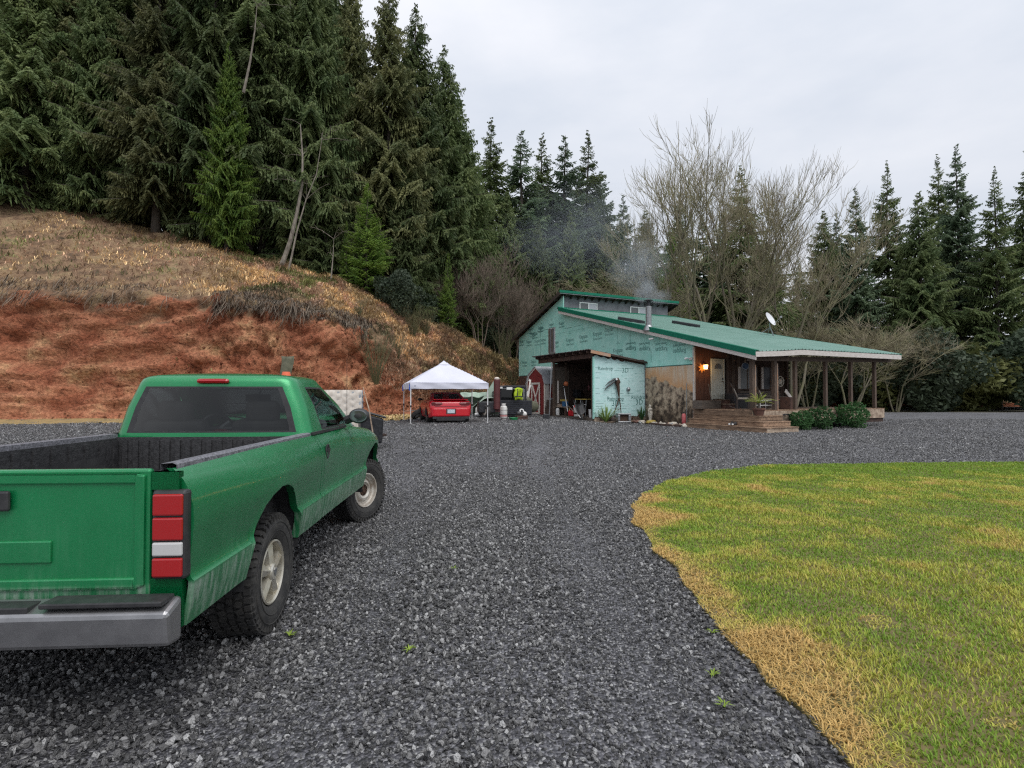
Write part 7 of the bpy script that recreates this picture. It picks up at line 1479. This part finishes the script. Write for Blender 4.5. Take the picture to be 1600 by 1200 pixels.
# green fence and pale tarp behind the car
fz = thing('dark_fence', 'dark green board fence half covered with a pale tarp behind the car', 'fence', (pxy(722, 33), 33, .38), .12); k = 0
while k*.2 < 2.6: b = B(); b.span((k*.2, rnd.uniform(-.01, .01), 0), (k*.2+.19, .03, 1.28+rnd.uniform(-.04, .04))); obj('fence_board', b, 'dark_green_fence', fz); k += 1
b = B(); b.grid([[(x, -.10-.25*abs(math.sin(x*3))-y*.1, 1.30-.22*y-.10*abs(math.sin(x*4.2+1))*y+.02*math.sin(x*11)) for y in np.linspace(0, 1, 7)] for x in np.linspace(-.1, 1.7, 26)]); tag(obj('draped_tarp', b, 'pale_tarp', None, loc=(pxy(722, 33), 33, .40), rot=(0, 0, .12), smooth=True, solid=.01), 'pale green tarp draped over the dark fence behind the car', 'tarp')
b = B(); P0 = [(pxy(754, 31), 31, 1.35), (pxy(771.5, 31), 31, 2.35), (pxy(783, 31), 31, 1.4)]; b.add([P0[0], P0[1], P0[2], (P0[0][0], 33.5, 1.35), (P0[1][0], 33.5, 2.35), (P0[2][0], 33.5, 1.4), (P0[0][0]-.6, 30.8, .85), (P0[0][0]-.6, 33.5, .85)], [(0, 1, 4, 3), (1, 2, 5, 4), (0, 2, 1), (3, 4, 5), (6, 0, 3, 7)]); tag(obj('tarp_shelter', b, 'pale_tarp', None, solid=.02), 'pointed pale green tarp shelter left of the maroon stack', 'tarp')
# propane cylinders
def cylinder(x, y, z, r, h, lab, bands):
    t = thing('propane_cylinder', lab, 'gas cylinder', (x, y, z), rnd.random()*6, 'white propane cylinders'); b = B(); b.lathe([(.001, .04), (r*.6, .05), (r*.92, .09), (r, .15), (r, h*.70), (r*.9, h*.80), (r*.55, h*.86), (.001, h*.87)], 24); obj('tank', b, 'propane_white', t, smooth=True)
    b = B(); b.lathe([(r*.62, 0), (r*.66, .06)], 20); obj('foot_ring', b, 'propane_white', t, solid=.01)
    b = B()
    for a0 in (.5, 3.6): b.grid([[(r*.58*math.cos(a), r*.58*math.sin(a), zz) for zz in (h*.84, h)] for a in np.linspace(a0, a0+2.4, 9)])
    b.lathe([(r*.60, h*.985), (r*.62, h), (r*.55, h), (r*.56, h*.985)], 20, closed=True); obj('collar', b, 'propane_white', t, smooth=True, solid=.008); b = B(); b.cyl((0, 0, h*.85), (0, 0, h*.95), .03, 8); obj('valve', b, 'galv', t)
    if bands:
        b = B(); b.lathe([(r+.002, h*.58), (r+.002, h*.60)], 24); b.lathe([(r+.002, h*.31), (r+.002, h*.33)], 24); obj('band', b, 'dark_metal', t, solid=.002); b = B(); b.lathe([(r+.0025, h*.20), (r+.0025, h*.305)], 24); obj('rust_band', b, 'pale_red', t, solid=.002)
cylinder(pxy(787, 26.2), 26.2, gzf(-.4, 26.2), .172, .78, 'large white propane cylinder with bands in front of the dark truck', True)
cylinder(pxy(747.3, 31), 31, .37, .17, .56, 'small white propane cylinder between the car and the dark truck', False)
b = B(); b.tube([(0, 0, .09), (.38, .05, .09)], .085, 12); tag(obj('white_roll', b, 'bucket_white', None, loc=(pxy(742, 30.6), 30.6, .36), smooth=True), 'white cylinder lying in front of the small propane cylinder', 'canister')
# crate with white and black machine, green tray
x_, y_ = pxy(815, 26.6), 26.6; g = gzf(x_, y_); t = thing('wooden_crate', 'low brown wooden crate on the gravel before the dark truck', 'crate', (x_, y_, g), .2)
for k in range(2):
    b = B(); b.span((-.27, -.17, .01+k*.10), (.27, -.15, .09+k*.10)); b.span((-.27, .15, .01+k*.10), (.27, .17, .09+k*.10)); obj('slat', b, 'brown_board', t)
for s in (-1, 1): b = B(); b.span((s*.27, -.17, 0), (s*.25, .17, .2)); obj('end_board', b, 'brown_board', t)
b = B(); b.span((-.25, -.15, 0), (.25, .15, .02)); obj('bottom', b, 'brown_board', t)
t = thing('small_engine', 'white and black small engine sitting in the brown crate', 'engine', (x_, y_, g+.05), .2); b = B(); b.ball((.12, 0, .2), .15, (1, .9, .9)); obj('tank', b, 'propane_white', t, smooth=True); b = B(); b.ball((-.14, 0, .22), .14, (1, .8, .9)); b.box((-.02, -.1, .25), (.12, .1, .2), (0, .5, 0)); obj('motor', b, 'black_plastic', t, smooth=True, bevel=.01); b = B(); b.lathe([(.06, -.03), (.11, -.03), (.11, .03), (.06, .03)], 16, c=(0, -.02, .36), axis='y', closed=True); obj('fan_ring', b, 'bucket_white', t, smooth=True)
mat('tray_green', (.02, .25, .09), .5); b = B(); b.lathe([(.001, 0), (.17, 0), (.22, .11), (.20, .11), (.16, .02), (.001, .02)], 18); tag(obj('green_basin', b, 'tray_green', None, loc=(pxy(802.5, 26.0), 26.0, gzf(0, 26)), smooth=True), 'green basin on the gravel left of the brown crate', 'basin')
# black clutter left of the car (wheel and boards)
t = thing('spare_wheel', 'dark spare wheel lying against junk left of the red car', 'wheel', (pxy(652, 26.8), 26.8, .42), 1.2); b = B(); b.lathe([(.18, -.09), (.25, -.11), (.31, -.1), (.33, 0), (.31, .1), (.25, .11), (.18, .09)], 24, axis='y', closed=True); o = obj('tyre', b, 'rubber', t, smooth=True, loc=(0, 0, .2)); o.rotation_euler = (.9, 0, 0)
b = B(); b.beam((-.5, 0, .25), (.35, .1, .32), .2, .03); tag(obj('pale_board', b, 'bark_pale', None, loc=(pxy(648, 27), 27, .5)), 'pale board lying on the spare wheel left of the car', 'board')
# ================================================================== MATTRESS, CARTS, STICK near the pickup nose
mx_, my_ = pxy(532, 14.6), 14.6; mtz = gzf(mx_, my_); t = thing('mattress', 'stained tufted mattress standing on edge behind the pickup', 'mattress', (pxy(500, 14.9), 14.9, mtz), math.radians(6))
Lm, Hm, Dm = 1.15, 1.49, .24
P_ = []
for i in range(41):
    r_w = []
    for j in range(41):
        x = -.85+1.95*i/40; z = .03+Hm*j/40; d = 0
        tx_, tz_ = (x*5.2) % 1-.5, (z*5.2+.5*(math.floor(x*5.2) % 2)) % 1-.5; d = .030*math.exp(-(tx_**2+tz_**2)*26); e = min(1, min(i, 40-i, j, 40-j)/3); r_w.append((x, -.02*e+d*1.0+.02, z))
    P_.append(r_w)
b = B(); b.grid(P_); obj('quilted_face', b, 'mattress', t, smooth=True, angle=80); b = B(); b.span((-.86, .02, .02), (1.11, .25, Hm+.03)); obj('side_band', b, 'mattress_band', t, bevel=.05, seg=3)
b = B(); 
for z in np.linspace(.12, 1.35, 9): b.box((1.118, .14, z), (.012, .2, .05), (0, 0, 0))
obj('band_pattern', b, 'galv', t)
t = thing('trash_cart', 'dark grey tilted plastic cart beside the mattress', 'cart', (pxy(579, 14.3), 14.3, gzf(-3.7, 14.3)), .4)
b = B(); b.add([(-.26, -.25, .30), (.26, -.25, .12), (.30, .25, .12), (-.26, .25, .30), (-.30, -.3, .95), (.30, -.3, .78), (.32, .3, .78), (-.30, .3, .95)], [(0, 3, 2, 1), (4, 5, 6, 7), (0, 1, 5, 4), (1, 2, 6, 5), (2, 3, 7, 6), (3, 0, 4, 7)]); obj('body', b, 'dark_metal', t, bevel=.06, seg=3); b = B(); b.box((.02, 0, .90), (.7, .62, .06), (0, .28, 0)); obj('lid', b, 'black_plastic', t, bevel=.03)
b = B(); b.ball((.05, -.05, .2), .2, (1.1, 1, .9)); tag(obj('trash_bag', b, 'black_plastic', None, loc=(pxy(573, 13.6), 13.6, gzf(-3.6, 13.6)), smooth=True), 'black rubbish bag below the tilted cart', 'bag')
b = B(); z0 = 1.55+(617-690)/860*12.6; b.tube([(pxy(585, 12.6), 12.6, z0), (pxy(577, 12.7), 12.7, 1.2), (pxy(567, 12.9), 12.9, 1.55+(617-605)/860*12.9)], [.018, .014, .008], 5); tag(obj('thin_stake', b, 'deck_pale'), 'thin tan stake leaning beside the pickup nose', 'stake')
t = thing('white_jug', 'small white plastic jug on the gravel edge beyond the pickup', 'jug', (pxy(590, 16.2), 16.2, gzf(-3.9, 16.2)), .3); b = B(); b.box((0, 0, .12), (.17, .17, .24)); obj('body', b, 'white_jug', t, bevel=.04, seg=3); b = B(); b.cyl((0, 0, .24), (0, 0, .31), .03, 10); obj('neck', b, 'white_jug', t)
b = B(); b.box((0, 0, .04), (.28, .14, .08)); tag(obj('dark_block', b, 'shed_dark', None, loc=(pxy(597, 17.2), 17.2, gzf(-4, 17.2)), bevel=.01), 'small dark block on the gravel right of the white jug', 'block')
# olive cloth pinned on the bank, and an orange cone
def bank_face(px, py):        # where a sight line meets the bank
    d_ = _ray(px, py); o_ = np.array([0, 0, 1.55]); best = None; Q = PB.reshape(-1, 3)[::1]; Q = Q[(Q[:, 1] > 20) & (Q[:, 1] < 50)]; rel = Q-o_; t_v = rel@d_/(d_@d_); dist = np.linalg.norm(rel-t_v[:, None]*d_, axis=1); k_ = np.nonzero(dist < .25)[0]; j = k_[np.argmin(t_v[k_])] if len(k_) else int(np.argmin(dist)); return o_+d_*t_v[j]
a = bank_face(440, 556); c_ = bank_face(460, 556); yb0 = min(a[1], c_[1])-.35
b = B(); b.grid([[((439+20*u+(1.5-u*3)*v*.6-800)/860*yb0+.03*math.sin(v*7), yb0+.05*math.sin(u*9+v*3)-.3*v, 1.55+(617-(556+1.2*math.sin(u*PI)+v*46))/860*yb0) for v in np.linspace(0, 1, 12)] for u in np.linspace(0, 1, 9)]); tag(obj('hanging_cloth', b, 'olive_cloth', None, smooth=True, solid=.01), 'olive green cloth hanging on the red dirt bank', 'cloth')
cn = thing('traffic_cone', 'orange traffic cone whose top shows above the pickup roof', 'cone', (pxy(447, 15.5), 15.5, .20), 0); b = B(); b.lathe([(.001, 2.0), (.10, 2.0), (.13, 1.86), (.17, 1.62), (.27, 1.2), (.001, 1.2)], 18); obj('body', b, 'cone_orange', cn, smooth=True); b = B(); b.lathe([(.14, 1.80), (.152, 1.72)], 18); obj('band', b, 'bucket_white', cn, solid=.006); b = B(); b.box((0, 0, .6), (.9, .7, 1.6)); tag(obj('wooden_box', b, 'grey_wood', None, loc=(pxy(447, 15.5), 15.5, .06)), 'grey box under the traffic cone hidden behind the pickup', 'box')
# ================================================================== SMOKE
sm = bpy.data.materials.new('smoke'); sm.use_nodes = True; n_ = sm.node_tree.nodes; l = sm.node_tree.links.new; n_.remove(n_['Principled BSDF']); M['smoke'] = sm
pv_ = n_.new('ShaderNodeVolumePrincipled'); pv_.inputs['Color'].default_value = (.82, .92, 1, 1); l(pv_.outputs[0], n_['Material Output'].inputs['Volume'])
t_ = n_.new('ShaderNodeTexCoord'); v_ = t_.outputs['Object']
q1 = ns(.9, 5, (1, 1, .7))
ln = n_.new('ShaderNodeVectorMath'); ln.operation = 'LENGTH'; sc_v = n_.new('ShaderNodeVectorMath'); sc_v.operation = 'DIVIDE'; l(v_, sc_v.inputs[0]); sc_v.inputs[1].default_value = (1, 1, 1); l(sc_v.outputs[0], ln.inputs[0])
fall = lin(ln.outputs['Value'], 1.0, .25); pv_.inputs['Anisotropy'].default_value = .2
l(mth('MULTIPLY', mth('MULTIPLY', fall, lin(q1, .40, .68)), .9), pv_.inputs['Density'])
def puff(c_, sc_, den):
    mm = sm.copy(); 
    for nd in mm.node_tree.nodes:
        if nd.type == 'MATH' and nd.operation == 'MULTIPLY' and any(k.to_socket.name == 'Density' for k in nd.outputs[0].links): nd.inputs[1].default_value = den
        if nd.type == 'VECT_MATH': pass
    b = B(); b.ball((0, 0, 0), 1, n=10); o = obj('smoke', b, mm, None); o.location = c_; o.scale = sc_; o['kind'] = 'stuff'; o['label'] = 'bluish wood smoke drifting from the stove pipe'; return o
puff(CH+Vector((-.15, .1, .45)), (.75, .55, .8), 3.2); puff(CH+Vector((.55, .1, .15)), (.8, .5, .5), 1.8); puff(CH+Vector((-.4, .8, 2.0)), (2.0, 1.5, 1.7), .55); puff(CH+Vector((-3.2, 3, 4.6)), (5.5, 3.5, 3.2), .10)
